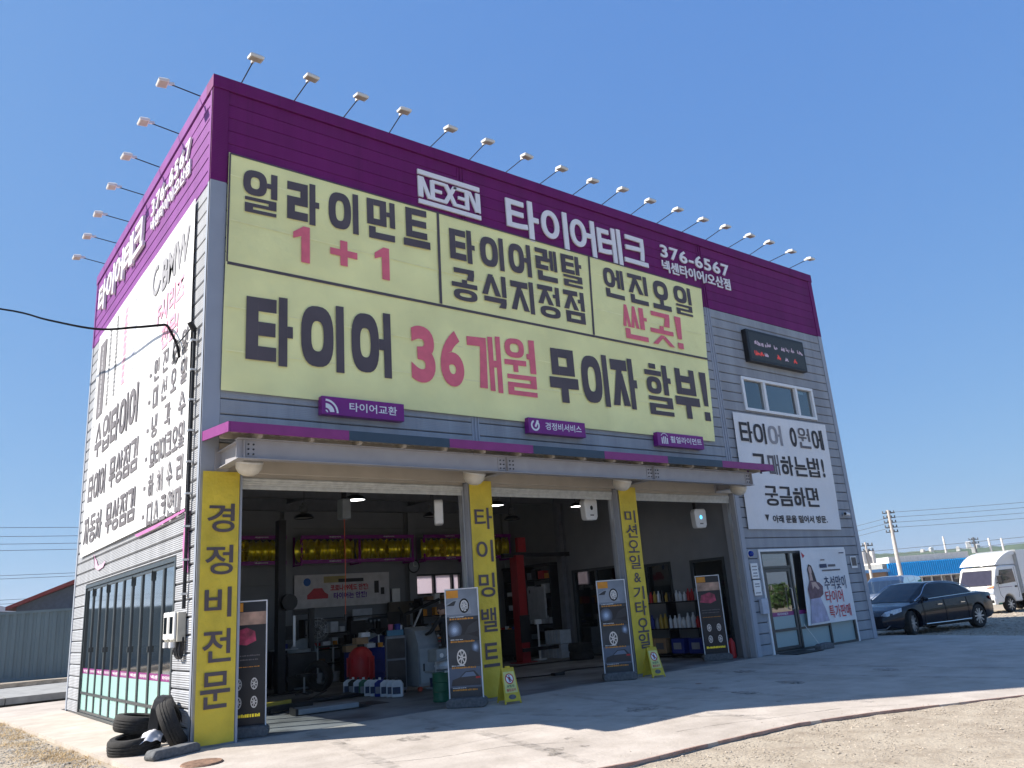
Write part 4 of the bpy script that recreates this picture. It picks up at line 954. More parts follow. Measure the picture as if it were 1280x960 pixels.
fl([(15.5, 1.62), (15.7, 1.62), (15.84, 1.46), (15.76, 1.42), (15.62, 1.52), (15.52, 1.44)], skp, 3, 'printed_hands')
fl([(15.34, 1.20), (15.80, 1.22), (15.95, .95), (16.05, .62), (15.2, .60), (15.28, .9)], skt, 4, 'printed_skirt')
navyi = mat('ink_navy', (.03, .05, .11), .6); redi = mat('ink_red', (.55, .05, .07), .6)
def DL(s, a0, a1, b0, b1, m, off=.01): letter(s, FRONT, a0, a1, b0, b1, .099, m, db, off=off)
DL('추석맞이', 16.10, 17.15, 1.40, 1.74, navyi); DL('타이어', 16.06, 16.90, 1.06, 1.38, redi); DL('특가판매', 16.12, 17.16, .68, 1.00, redi)
fl(_rc(16.02, 1.97, 16.36, 2.07), navyi, 0, 'caption_block')
for k, (a, b_) in enumerate(((16.42, 16.78), (16.10, 16.98), (16.1, 16.3))): fl(_rc(a, (1.99, 1.88, 2.16)[k], b_, (2.05, 1.92, 2.19)[k]), ink_f, .2*k, 'caption_line')
fl([(15.25, 2.40), (15.40, 2.30), (15.30, 2.24)], redi, .1, 'corner_mark'); fl(_rc(17.05, 2.33, 17.3, 2.36), navyi, .3, 'caption_line')
# small plates, lamp, box, camera on the right wall
def plate(label, a0, a1, b0, b1, m, lines, cat='plate', nm_='wall_plate', group=None, d=.03):
    t = thing(nm_, label, cat, group=group)
    q = MB(); FRONT.box(q, a0, a1, b0, b1, .013, .013+d); q.build('plate', m, t, bevel=.008)
    for k, (z, w, mm) in enumerate(lines):
        q = MB(); x0 = (a0+a1)/2-w/2
        for j in range(6): FRONT.box(q, x0+j*w/6, x0+j*w/6+w/6*.72, z, z+.025, .0135+d, .0145+d)
        q.build('print_line', mm, t)
plate('upper white notice plate left of the entrance door', 13.12, 13.40, 1.80, 2.17, white_p, [(2.08, .2, ink_f), (2.0, .2, ink_f), (1.92, .16, navyi), (1.85, .2, ink_f)], group='white notice plates left of the door')
plate('lower white notice plate left of the entrance door', 13.13, 13.41, 1.40, 1.77, white_p, [(1.66, .18, navyi), (1.60, .18, ink_f), (1.45, .2, ink_f)], group='white notice plates left of the door')
plate('pale grey mailbox below the notice plates by the door frame', 13.26, 13.52, .96, 1.32, mat('mailbox_grey', (.45, .48, .55), .5), [], 'box', 'mail_box', d=.09)
t = thing('alarm_lamp', 'round blue alarm lamp above the notice plates', 'lamp'); q = MB(); M = Matrix.Translation((13.20, -.01, 2.40)) @ Matrix.Rotation(R(90), 4, 'X')
q.lathe([(0, 0), (.075, 0), (.075, .03), (.06, .07), (.03, .095), (0, .10)], 16, M=M); q.build('dome', mat('blue_lens', (.01, .04, .3), .2), t, smooth=True)
q = MB(); q.lathe([(0, -.01), (.09, -.01), (.09, .01), (.076, .01)], 16, M=M); q.build('base', white_p, t)
t = thing('security_camera', 'small white security camera high on the wall right of the white banner', 'camera'); q = MB()
FRONT.box(q, 17.78, 17.84, 3.36, 3.44, .01, .08); q.build('bracket', white_p, t); q = MB(); q.cyl((17.72, -.12, 3.42), (17.93, -.10, 3.40), .05, n=12); q.build('body', white_p, t, smooth=True)
q = MB(); q.cyl((17.70, -.121, 3.421), (17.719, -.12, 3.42), .04, n=12); q.build('lens', black, t)
t = thing('info_plate', 'small dark framed plate on the wall right of the promotional banner', 'plate'); q = MB(); FRONT.box(q, 17.72, 18.02, 1.92, 2.24, .013, .03); q.build('plate', white_p, t)
q = MB(); FRONT.box(q, 17.75, 17.99, 1.98, 2.21, .031, .034); q.build('dark_field', mat('plate_dark', (.05, .05, .06), .4, scale=60, var=.9), t)

# ================================================================== ROOFTOP FLOODLIGHTS
lamp_h = mat('lamp_head_white', (.62, .62, .60), .4); lens = mat('lamp_lens_tan', (.42, .38, .31), .3)
def flood(label, loc, rz, group):
    t = thing('sign_floodlight', label, 'floodlight', loc, rz, group)
    q = MB(); q.tube([(0, .28, -.35), (0, .28, -.02), (0, -.50, .06)], .011, 6); q.build('arm', black_m, t)
    h = MB(); M = Matrix.Translation((0, -.66, .06)) @ Matrix.Rotation(R(9), 4, 'X')
    vs = []
    for z, sx, sy in ((-.042, .115, .085), (.0, .122, .092), (.038, .085, .06)): vs += [M @ Vector((x*sx, y*sy, z)) for x, y in ((-1,-1), (1,-1), (1,1), (-1,1))]
    h.add(vs, [(3,2,1,0), (8,9,10,11)]+[(k*4+i, k*4+(i+1) % 4, k*4+4+(i+1) % 4, k*4+4+i) for k in (0, 1) for i in range(4)])
    h = h.build('lamp_head', lamp_h, t)
    q = MB(); q.box(-.09, .09, -.065, .065, -.049, -.043, 0, M); q.build('lens', lens, h)
    q = MB(); q.box(-.02, .02, .10, .20, -.03, .02, 0, M); q.build('bracket', lamp_h, h)
    return t
ordn = ['first', 'second', 'third', 'fourth', 'fifth', 'sixth', 'seventh', 'eighth', 'ninth', 'tenth', 'eleventh', 'twelfth', 'thirteenth', 'fourteenth', 'fifteenth', 'sixteenth', 'seventeenth', 'last']
f0 = None
for i in range(18):
    x = .49+.998*i; lb = 'white sign floodlight on the front roof edge, %s counted from the shop corner' % ordn[i]
    if f0 is None: f0 = flood(lb, (x, 0, 11.0), 0, 'floodlights along the front roof edge')
    else:
        c = copy_tree(f0, None, (x, 0, 11.0+rr.uniform(-.02, .02)), rr.uniform(-.09, .09), lb); c.rotation_euler[0] = rr.uniform(-.05, .05); c.rotation_euler[1] = rr.uniform(-.06, .06)
for i, y in enumerate((.83, 2.22, 3.64, 4.98, 6.42, 7.72, 9.10)):
    c = copy_tree(f0, None, (0, y, 11.0), R(-90)+rr.uniform(-.04, .04), 'white sign floodlight on the sunlit side roof edge, %s counted from the shop corner' % ordn[i]); c['group'] = 'floodlights along the side roof edge'
# dome lights under the canopy
dome_m = mat('old_white_dome', (.60, .56, .47), .35, var=.12, scale=8)
def dome(label, x, rx):
    t = thing('canopy_dome_light', label, 'lamp', (x, -.62, 3.93), rx, 'round dome lights under the canopy')
    M = Matrix.Rotation(R(196), 4, 'X')
    q = MB(); q.lathe([(.0, .20), (.08, .19), (.14, .155), (.185, .09), (.20, 0), (.195, -.02)], 24, M=M); q.build('dome', dome_m, t, smooth=True)
    q = MB(); q.lathe([(.0, -.10), (.10, -.09), (.17, -.06), (.207, -.022), (.207, .002), (.199, .003)], 24, M=M); q.build('rim', lamp_h, t, smooth=True)
    q = MB(); q.tube([(0, 0, .02), (0, .06, .16), (0, .1, .30)], .015); q.build('stem', black_m, t)
    return t
dm = dome('round dome light under the canopy at its left corner', .52, 0)
for x, lb in ((4.62, 'round dome light under the canopy above the second yellow banner'), (8.38, 'round dome light under the canopy above the third yellow banner'), (12.30, 'round dome light under the canopy at its right end')): copy_tree(dm, None, (x, -.62, 3.93), .2, lb)
# ================================================================== SERVICE CABLE, CONDUIT, METERS
cable_pts = [(-4.6, 20.0, 13.2), (-2.07, 11.0, 10.04), (-1.29, 8.0, 8.84), (-.67, 5.5, 7.89), (-.32, 3.4, 7.29), (-.19, 2.2, 6.95), (-.165, 1.75, 6.80), (-.16, 1.4, 6.53), (-.13, 1.12, 6.22), (-.12, 1.02, 6.0)]
def smooth_pts(P, n=6):
    out = []; P = [Vector(p) for p in P]
    for i in range(len(P)-1):
        p0 = P[max(0, i-1)]; p1 = P[i]; p2 = P[i+1]; p3 = P[min(len(P)-1, i+2)]
        for k in range(n):
            t = k/n; out.append(.5*((2*p1)+(p2-p0)*t+(2*p0-5*p1+4*p2-p3)*t*t+(3*p1-p0-3*p2+p3)*t**3))
    return out+[P[-1]]
q = MB(); q.tube(smooth_pts(cable_pts, 6), .024, 6); tag(q.build('service_cable', mat('cable_sheath', (.008, .008, .009), 1.0, spec=0.0), smooth=True), 'thick black service cable swinging down to the side wall', 'cable')
q = MB()
for k in range(4): q.tube(smooth_pts([(-.14, 1.05+.02*k, 6.3), (-.16, 1.2+.03*k, 6.2-.03*k), (-.15, 1.12, 5.95-.02*k), (-.13, .98-.02*k, 6.1), (-.14, 1.06, 6.32)], 5), .006, 5)
q.tube(smooth_pts([(-.14, 1.1, 6.25), (-.12, .8, 6.28), (-.08, .55, 6.36)], 5), .012, 5)
tag(q.build('cable_coil', black), 'coil of thin wire where the cable meets the side wall', 'cable')
cd = thing('conduit_pipe', 'black vertical conduit pipe on the side wall beside the corner', 'pipe')
q = MB(); q.cyl((-.05, .43, 1.9), (-.05, .43, 6.32), .028, n=10); q.build('pipe', black, cd, smooth=True)
q = MB(); q.cyl((-.055, .43, 6.30), (-.13, .43, 6.42), .05, n=10); q.build('weather_head', black, cd)
for k in range(9): q = MB(); q.box(-.10, -.014, .385, .475, 2.1+k*.5, 2.13+k*.5); q.build('clamp', alu, cd)
mt = thing('electric_meter_box', 'beige twin electricity meter box on the side wall by the corner', 'box')
bx = mat('meter_beige', (.42, .40, .34), .5)
q = MB(); q.box(-.135, -.014, .40, 1.08, 1.44, 1.86); q.build('cabinet', bx, mt, bevel=.012)
for y in (.74, 1.06):
    q = MB(); q.box(-.175, -.136, y-.29, y-.02, 1.47, 1.87); mc = q.build('meter', white_p, mt, bevel=.02)
    q = MB(); q.box(-.182, -.176, y-.23, y-.08, 1.56, 1.80); q.build('meter_window', glass_k, mc)
    q = MB(); q.cyl((-.15, y-.155, 1.44), (-.15, y-.155, 1.36), .05, n=10); q.build('cable_gland', white_p, mc)
q = MB()
for k in range(5): q.tube(smooth_pts([(-.07, .45+k*.06, 1.44), (-.09, .44+k*.07, 1.28-.03*(k % 2)), (-.05, .42+k*.03, 1.22), (-.05, .40+k*.01, 1.5)], 4), .014, 5)
q.build('wires', black, mt)
# ================================================================== POSTER STANDS AND A-FRAMES
pd = mat('poster_slate', (.035, .045, .055), .35, var=.5, scale=2.5); pdk = mat('poster_black', (.012, .014, .02), .35, var=.4, scale=3)
pl_ = mat('poster_pale', (.20, .235, .28), .35, var=.35, scale=2); plb = mat('poster_glow', (.35, .45, .62), .35, var=.5, scale=4); car_p = mat('poster_car', (.03, .035, .045), .3)
wfr = mat('white_stand_frame', (.72, .73, .74), .35)
gl_m = [mat('print_glow_%s' % n_, c_, .4) for n_, c_ in zip(('edge', 'outer', 'middle', 'inner', 'core'), ((.06, .08, .11), (.10, .13, .18), (.17, .22, .30), (.28, .35, .46), (.45, .54, .66)))]
def poster_stand(label, loc, rz, style, w=.60, h=1.84):
    t = thing('poster_stand', label, 'sign', loc, rz, 'framed poster stands at the bays')
    q = MB()
    pr = [(-.34, .02), (-.34, .10), (-.28, .15), (.28, .15), (.34, .10), (.34, .02), (.30, 0), (-.30, 0)]
    q.prism([(x, -.20, z) for x, z in pr], (0, .40, 0)); q.build('water_base', conc_block if style else black, t, bevel=.02)
    fr = Fr((-w/2, -.03, .12), (1, 0, .0)); f = .018
    q = MB(); fr.box(q, 0, w, 0, f, -.02, .012); fr.box(q, 0, w, h-f, h, -.02, .012); fr.box(q, 0, f, f, h-f, -.02, .012); fr.box(q, w-f, w, f, h-f, -.02, .012); q.build('frame', wfr, t)
    q = MB(); fr.box(q, f, w-f, f, h-f, -.015, 0); p = q.build('poster', pdk if style == 'black' else pd, t)
    def fl_(pts, m, c, n): q = MB(); fr.flat(q, pts, c); return q.build(n, m, p, recalc=False)
    def glow(cx, cz, rx, rz):
        for k in range(5):
            s_ = 1-k*.18; q = MB(); fr.flat(q, [(min(w-f-.002, max(f+.002, cx+rx*s_*math.cos(a*.35))), cz+rz*s_*math.sin(a*.35)) for a in range(18)], .0008+k*.0002); q.build('photo_glow', gl_m[k], p, recalc=False)
    def wheel(cx, cz, rx, rz, c, m=alu):
        q = MB(); fr.ring(q, cx, cz, rx*.78, rx, c, 22, 0, ey=rz/rx)
        for k in range(7):
            a = k*2*math.pi/7; fr.flat(q, [(cx+rx*.12*math.cos(a-1), cz+rz*.12*math.sin(a-1)), (cx+rx*.8*math.cos(a-.10), cz+rz*.8*math.sin(a-.10)), (cx+rx*.8*math.cos(a+.10), cz+rz*.8*math.sin(a+.10)), (cx+rx*.12*math.cos(a+1), cz+rz*.12*math.sin(a+1))], c+.0003*(k+1))
        return q.build('printed_wheel', m, p, recalc=False)
    def lines(z, ww, m, n=1, x0=.07, hh=.03):
        q = MB()
        for j in range(n):
            x = x0; r_ = random.Random(int(z*1000)+j)
            while x < x0+ww*(1 if j == 0 else .8):
                d = r_.uniform(.012, .03); fr.box(q, x, x+d, z-j*hh*1.5, z-j*hh*1.5+hh*r_.uniform(.7, 1), .001, .002); x += d+r_.choice((.004, .005, .012))
        q.build('printed_line', m, p)
    fl_(_rc(f+.01, h-.16, .24, h-.03), orange, .0015, 'orange_tag')
    if style != 'black':
        fl_(_rc(f, h-.48, w-f, h-f), pl_, .0006, 'photo_panel'); fl_(_rc(.03, .95, w-f, 1.30), pdk, .0006, 'photo_panel')
        glow(.15, 1.14, .13, .15); glow(.50, .84, .07, .10); fl_([(.03, .96), (.56, .96), (.56, 1.0), (.36, 1.06), (.03, 1.02)], car_p, .0018, 'road_surface'); fl_([(.32, 1.06), (.56, 1.10), (.56, 1.28), (.40, 1.20)], car_p, .0018, 'printed_car')
        fl_([(f, h-.44), (f, h-.26), (.14, h-.20), (.34, h-.17), (.44, h-.24), (.46, h-.44)], mat('poster_silver', (.30, .33, .37), .3), .0012, 'printed_car'); fl_([(f, h-.29), (.15, h-.215), (.20, h-.21), (.16, h-.29)], car_p, .0015, 'printed_window'); wheel(.34, h-.30, .09, .125, .0018, rubber); wheel(.34, h-.30, .065, .095, .0035)
        fl_([(.30, .55), (.40, .80), (.56, .74), (.56, .55)], car_p, .0012, 'printed_car'); wheel(.25, .68, .085, .135, .0018)
        fl_(_rc(f, .19, w-f, .52), gl_m[1], .0006, 'photo_panel'); fl_([(.05, .22), (.07, .32), (.20, .36), (.30, .45), (.46, .46), (.53, .38), (.56, .34), (.56, .22)], car_p, .0012, 'printed_car'); fl_([(.22, .36), (.31, .435), (.44, .44), (.49, .37)], gl_m[2], .0015, 'printed_window'); fl_(_rc(.48, .33, .56, .36), red, .0020, 'tail_light')
        for z in (h-.53, .93, .50, .14): lines(z, .42, orange); 
        for z in (h-.49, .97, .54, .18): lines(z, .22, wfr, hh=.015)
    else:
        fl_(_rc(f, h-.36, w-f, h-.17), mat('poster_peach', (.45, .28, .2), .4, scale=5, var=.5), .0006, 'photo_panel')
        fl_([(.05, h-.62), (.10, h-.46), (.30, h-.40), (.42, h-.46), (.44, h-.60), (.30, h-.66)], mat('poster_pinkcar', (.42, .04, .10), .3, scale=9, var=.6), .001, 'printed_car')
        for z in (1.02, .96): lines(z, .4, ink_f, hh=.02)
        lines(.86, .4, orange, hh=.012)
        for cx in (.19, .42):
            for cz in (.62, .36): wheel(cx, cz, .05, .085, .0015)
        lines(.15, .42, gold, hh=.05)
    return t
def face(px, py): return 0
poster_stand('tall framed wheel poster stand with a grey base left of the second yellow banner', (4.50, -.18, -.004), R(-44), 'slate')
poster_stand('tall framed wheel poster stand with a black base left of the third yellow banner', (8.36, .02, .003), R(-38), 'slate')
poster_stand('black framed poster stand just behind the corner pillar, cut off by the yellow corner banner', (.90, .42, .003), R(-24), 'black')
poster_stand('black framed poster stand before the oil shelves, right end of the bays', (12.26, .66, .003), R(-42), 'black', .58)
asg = mat('aframe_yellow', (.55, .42, .03), .45, var=.12, scale=8); asl = mat('aframe_pale', (.62, .60, .22), .45)
def aframe(label, loc, rz):
    t = thing('a_frame_sign', label, 'sign', loc, rz, 'yellow folding warning signs'); H_ = .60
    for s in (-1, 1):
        tilt = R(17)*s; M = Matrix.Translation((0, s*(.18), 0)) @ Matrix.Rotation(tilt, 4, 'X')
        q = MB(); w0, w1 = .155, .115
        def tr(z): return w0+(w1-w0)*z/H_
        for z0, z1, cut in ((0, .035, 1), (.035, H_, 0)):
            if cut:
                for sx in (-1, 1): q.box(sx*tr(0)-.03*(sx > 0)*1-.0, sx*tr(0)+.03*(sx < 0), -.012, .012, 0, .035, 0, M)
            else: q.add([M @ Vector(p) for p in [(-tr(z0), -.012, z0), (tr(z0), -.012, z0), (tr(z1), -.012, z1), (-tr(z1), -.012, z1), (-tr(z0), .012, z0), (tr(z0), .012, z0), (tr(z1), .012, z1), (-tr(z1), .012, z1)]], [(0,1,2,3), (7,6,5,4), (0,4,5,1), (1,5,6,2), (2,6,7,3), (3,7,4,0)])
        pn = q.build('sign_leaf', asg, t, bevel=.004)
        if s < 0:
            def P(a, b, c): return M @ Vector((a, -.012-c, b))
            class F2(Fr): pass
            f = F2((0,0,0), (1,0,0)); f.p = lambda a, b, c=0: P(a, b, c)
            q = MB(); f.flat(q, [(-.115, .18), (.115, .18), (.10, .53), (-.10, .53)], .001); q.build('label_field', asl, pn, recalc=False)
            q = MB(); f.flat(q, [(.075*math.cos(k*.3), .41+.085*math.sin(k*.3)) for k in range(21)], .0018); q.build('white_disc', white_p, pn, recalc=False)
            q = MB()
            for k in range(24):
                a, b_ = k*2*math.pi/24, (k+1)*2*math.pi/24
                q.add([P(r*math.cos(u), .41+r*1.12*math.sin(u), .0024) for u, r in ((a, .064), (a, .08), (b_, .08), (b_, .064))], [(0,1,2,3)])
            f.flat(q, [(-.056, .45), (-.046, .462), (.056, .37), (.046, .358)], .0032); q.build('red_ring', red, pn, recalc=False)
            q = MB(); f.flat(q, [(.013*math.cos(k*.7), .458+.013*math.sin(k*.7)) for k in range(9)], .0026); f.flat(q, [(-.018, .44), (.018, .44), (.024, .40), (.012, .40), (.020, .352), (.006, .352), (0, .39), (-.008, .352), (-.020, .352), (-.012, .40), (-.024, .40)], .0027); q.build('walking_figure', navyi, pn, recalc=False)
            q = MB(); text(q, f, '보행자', -.07, .07, .265, .31, .0022, .03); q.build('lettering', green, pn, recalc=False)
            q = MB(); text(q, f, '출입금지', -.085, .085, .20, .248, .0022, .03); q.build('lettering', redi, pn, recalc=False)
            q = MB(); f.flat(q, [(.07*math.cos(k*.3), .11+.04*math.sin(k*.3)) for k in range(21)], .0018); q.build('grip_recess', conc_block, pn, recalc=False)
    q = MB(); q.box(-.04, .04, -.03, .03, H_-.04, H_+.0); q.build('hinge', asg, t)
    return t
af = aframe('yellow folding warning sign beside the second yellow banner', (5.14, -.52, -.010), R(-14))
copy_tree(af, None, (9.02, -.30, -.006), R(-14), 'yellow folding warning sign beside the third yellow banner')
# ================================================================== TYRES AND SCRAP BY THE LEFT CORNER
def tyre_mesh():
    q = MB(); W_, Ro, Ri = .225, .345, .22
    prof = [(Ri, -W_*.42), (Ri+.02, -W_*.5), (Ro-.035, -W_*.5), (Ro-.008, -W_*.38), (Ro, -W_*.22), (Ro-.008, -W_*.20), (Ro-.008, -W_*.16), (Ro, -W_*.14), (Ro+.003, -.012), (Ro-.008, -.009), (Ro-.008, .009), (Ro+.003, .012),
            (Ro, W_*.14), (Ro-.008, W_*.16), (Ro-.008, W_*.20), (Ro, W_*.22), (Ro-.008, W_*.38), (Ro-.035, W_*.5), (Ri+.02, W_*.5), (Ri, W_*.42), (Ri+.015, W_*.36), (Ro-.03, W_*.3), (Ro-.03, -W_*.3), (Ri+.015, -W_*.36)]
    q.lathe(prof, 44, closed=True); return q
def tyre(label, loc, rot):
    o = tyre_mesh().build('old_tyre', rubber, loc=loc, smooth=True); o.rotation_euler = rot; tag(o, label, 'tyre', 'old tyres dumped at the shop corner'); return o
t1 = tyre('old tyre lying flat on the concrete, lowest of the pile by the corner', (-.60, .58, .118), (R(4), R(-5), 0))
for lb, loc, rot in (('old tyre lying on top of the lower one by the side window', (-.46, .95, .345), (R(6), R(6), .5)), ('old tyre standing upright against the side wall behind the pile', (-.17, .30, .335), (R(6), R(66), R(-14)))):
    c = t1.copy(); COL.objects.link(c); c.location = loc; c.rotation_euler = rot; c['label'] = lb
q = MB(); M = Matrix.Translation((-.26, .66, .40)) @ Matrix.Rotation(R(-35), 4, 'Z') @ Matrix.Rotation(R(6), 4, 'Y')
pr = [(-.26, -.28), (-.26, .16), (-.20, .26), (-.10, .31), (.10, .31), (.20, .26), (.26, .16), (.26, -.28)]
pi_ = [(x*.84, z*.86) for x, z in pr]; n = len(pr)
for ya, yb in ((-.06, .10),):
    vo = [M @ Vector((yb*0+.09, x, z)) for x, z in pr]; vi = [M @ Vector((.09-.14, x, z)) for x, z in pr]; vr = [M @ Vector((-.05, x, z)) for x, z in pi_]; vb = [M @ Vector((.05, x*.95, z*.95)) for x, z in pi_]
    q.add(vo+vi+vr+vb, [tuple(range(n))]+[(i, (i+1) % n, n+(i+1) % n, n+i) for i in range(n)]+[(n+i, n+(i+1) % n, 2*n+(i+1) % n, 2*n+i) for i in range(n)]+[(2*n+i, 2*n+(i+1) % n, 3*n+(i+1) % n, 3*n+i) for i in range(n)]+[tuple(range(3*n, 4*n))])
tag(q.build('scrap_seat_shell', black, bevel=.01), 'black plastic shell standing behind the old tyres against the side window', 'scrap')
q = MB(); nu, nv = 20, 12                                        # plastic sack draped over the tyres
for j in range(nv+1):
    for i in range(nu+1):
        u, v = i/nu, j/nv; x = -.42+(u-.5)*.30*1.5; y = .40+(v-.5)*.34
        z = .10+.19*math.sin(math.pi*min(1, max(0, .06+.88*u)))*math.sin(math.pi*(.12+.76*v))+.014*math.sin(u*19+v*6)*math.cos(v*14)
        p = Vector((x, y, z)); p.x += (v-.5)*.16; q.v.append(tuple(p))
for j in range(nv):
    for i in range(nu): q.f.append((j*(nu+1)+i, j*(nu+1)+i+1, (j+1)*(nu+1)+i+1, (j+1)*(nu+1)+i)); q.mi.append(1 if (i < 5 or i > 16) else 0)
wsk = q.build('plastic_sack', [mat('sack_white', (.72, .72, .74), .35, bump=.2, bscale=12), black], smooth=True); tag(wsk, 'white and black plastic sack lying between the tyres and the grey block', 'sack')
q = MB()
pr = [(-.36, 0), (-.38, .05), (-.33, .12), (-.05, .125), (.0, .11), (.30, .125), (.36, .09), (.37, 0)]
M = Matrix.Translation((-.30, -.25, -.005)) @ Matrix.Rotation(R(22), 4, 'Z'); q.prism([M @ Vector((x, -.10, z)) for x, z in pr], M.to_3x3() @ Vector((0, .20, 0)))
tag(q.build('concrete_block', conc_block, bevel=.02), 'grey elongated weight block on the concrete in front of the corner', 'block')
q = MB(); q.lathe([(0, .0), (.0, .018), (.24, .020), (.25, .012), (.26, .0)], 28)
mh = q.build('manhole_cover', mat('rusty_cover', (.20, .12, .08), .9, var=.4, scale=14, bump=.5, bscale=40), loc=(-.20, -1.18, apz(0, -1.18))); tag(mh, 'rusty round cover in the concrete at the bottom left', 'cover')
# ================================================================== THINGS INSIDE THE BAYS
rk = mat('rack_purple', (.26, .018, .25), .4)
whl = MB()
whl.lathe([(.30, -.09), (.315, -.075), (.29, -.055), (.255, -.02), (.25, .04), (.285, .075), (.31, .09), (.295, .095), (.24, .07), (.22, .02), (.05, .0), (.0, .0)], 20)
for k in range(6):
    M = Matrix.Rotation(k*math.pi/3, 4, 'Z'); whl.box(.04, .27, -.022, .022, .03, .085, 0, M)
w0 = None; ri = 0; WL = ['yellow alloy wheel standing on edge in the left purple wall rack', 'yellow alloy wheel standing on edge in the long middle purple wall rack', 'yellow alloy wheel standing on edge in the purple wall rack above the lit windows']
for (xa, xb) in ((2.05, 4.98), (5.40, 9.02), (9.38, 12.75)):
    t = thing('wheel_rack', ['purple wall rack of yellow wheels at the far left, partly hidden by the corner pillar', 'long purple wall rack of yellow wheels above the safety banner', 'purple wall rack of yellow wheels above the lit rear windows'][ri], 'rack', (xa, 9.45, 3.12), 0, 'purple wheel racks on the rear wall'); ri += 1
    L = xb-xa
    for z in (0, .68):
        q = MB(); q.box(0, L, -.42, -.38, z, z+.10); q.build('rail', rk, t)
        for a in (.28, .76): q = MB(); text(q, Fr((0, -.42, 0), (1,0,0)), '넥센타이어', L*a-.18, L*a+.18, z+.03, z+.075, .003, .02); q.build('lettering', white_l, t, recalc=False)
    q = MB(); q.box(0, L, -.38, -.34, .02, .06); q.box(0, L, -.10, -.06, .02, .06); q.build('shelf_bar', rk, t)
    for x in (0, L/2-.03, L-.06): q = MB(); q.box(x, x+.06, -.379, .22, -.04, .001); q.box(x, x+.06, .16, .22, .002, .78); q.box(x, x+.06, -.379, -.341, .101, .679); q.build('upright', rk, t)
    n = int(L/.185)
    for i in range(n):
        x = xa+.11+i*.185
        if abs(x-xa-L/2) < .06: continue
        z = 3.12+.06+.315
        if w0 is None:
            w0 = whl.build('yellow_wheel', gold, loc=(x, 9.24, z), smooth=True); w0.rotation_euler = (0, R(90), 0); tag(w0, WL[ri-1], 'wheel', 'yellow wheels in the purple wall racks')
        else: c = w0.copy(); COL.objects.link(c); c.location = (x, 9.24+rr.uniform(-.01, .01), z); c.rotation_euler = (rr.uniform(0, 1), R(90), 0); c['label'] = WL[ri-1]
t = thing('safety_banner', 'white printed banner with a small red car on the rear wall under the wheel rack', 'banner')
RW = Fr((0, 9.46, 0), (1,0,0))
for x_ in (5.35,): pass
sheet('cloth', RW, [(5.38, 2.84), (8.36, 2.84), (8.36, 1.93), (5.38, 1.93)], 0, mat('banner_offwhite', (.62, .60, .60), .6), t, 20, 6, .004)
letter('코로나19에도 안전!', RW, 6.45, 7.65, 2.36, 2.54, .012, redi, t, off=.04); letter('타이어는 안전!', RW, 6.55, 7.6, 2.14, 2.32, .012, mat('ink_violet', (.12, .03, .30), .6), t, off=.04)
q = MB(); RW.poly(q, [(5.75, 2.17), (5.75, 2.28), (5.85, 2.36), (5.95, 2.46), (6.2, 2.46), (6.28, 2.34), (6.38, 2.28), (6.38, 2.17)], .010, .012); q.build('printed_car', redi, t)
q = MB(); RW.disc(q, 5.75, 2.64, .11, .010, .012); q.build('round_emblem', mat('ink_blue', (.02, .12, .42), .5), t); q = MB(); RW.box(q, 6.25, 6.95, 2.60, 2.78, .010, .012); q.build('print_block', mat('print_ochre', (.45, .36, .14), .6), t)
q = MB(); RW.box(q, 6.7, 7.5, 2.60, 2.70, .0125, .0135); RW.box(q, 7.85, 8.0, 2.25, 2.6, .0125, .0135); RW.box(q, 8.06, 8.18, 2.2, 2.4, .0125, .0135); q.build('print_line', ink_k, t)
# generic rack / box helpers
def simple(nm_, label, cat, parts, loc, rz=0, group=None):
    t = thing(nm_, label, cat, loc, rz, group)
    for pn, m_, fn, *bv in parts:
        q = MB(); fn(q); q.build(pn, m_, t, bevel=bv[0] if bv else 0)
    return t
B = lambda *a: (lambda q: q.box(*a))
# pendant lamps
lit = emit_mat('lamp_lit_diffuser', (1.0, .98, .95), 6.0); unlit = mat('lamp_unlit_diffuser', (.35, .34, .32), .4)
def pend(label, loc, on):
    t = thing('pendant_lamp', label, 'lamp', loc, 0, 'round pendant lamps in the bays')
    q = MB(); q.cyl((0, 0, .34), (0, 0, .93), .008, n=5); q.build('cord', black, t)
    q = MB(); q.lathe([(.05, .36), (.06, .30), (.10, .28), (.11, .14), (.07, .10)], 16); q.build('driver', conc_block, t, smooth=True)
    q = MB(); q.lathe([(.06, .10), (.19, .06), (.25, -.02), (.235, -.03), (.18, .04), (.06, .07)], 24, closed=True); q.build('shade', black_m, t, smooth=True)
    q = MB(); q.lathe([(0, -.012), (.22, -.010), (.222, .0), (0, .004)], 20); q.build('diffuser', lit if on else unlit, t)
pend('lit pendant lamp near the front of the left bay', (4.32, 1.0+.0, 4.02), True) if False else None
for lb, loc, on in (('lit round pendant lamp in the left bay above the hose reel', (4.29, 3.47, 4.07), True), ('lit round pendant lamp behind the second yellow banner', (8.35, 3.84, 4.07), True), ('lit round pendant lamp in the middle bay beside the white wall heater', (11.02, 3.67, 4.07), True),
                    ('unlit round pendant lamp deep in the left bay', (4.40, 6.49, 4.07), False), ('unlit round pendant lamp left of the second pillar', (7.78, 5.94, 4.07), False), ('unlit round pendant lamp in the middle bay', (10.85, 6.43, 4.07), False)):
    pend(lb, loc, on)
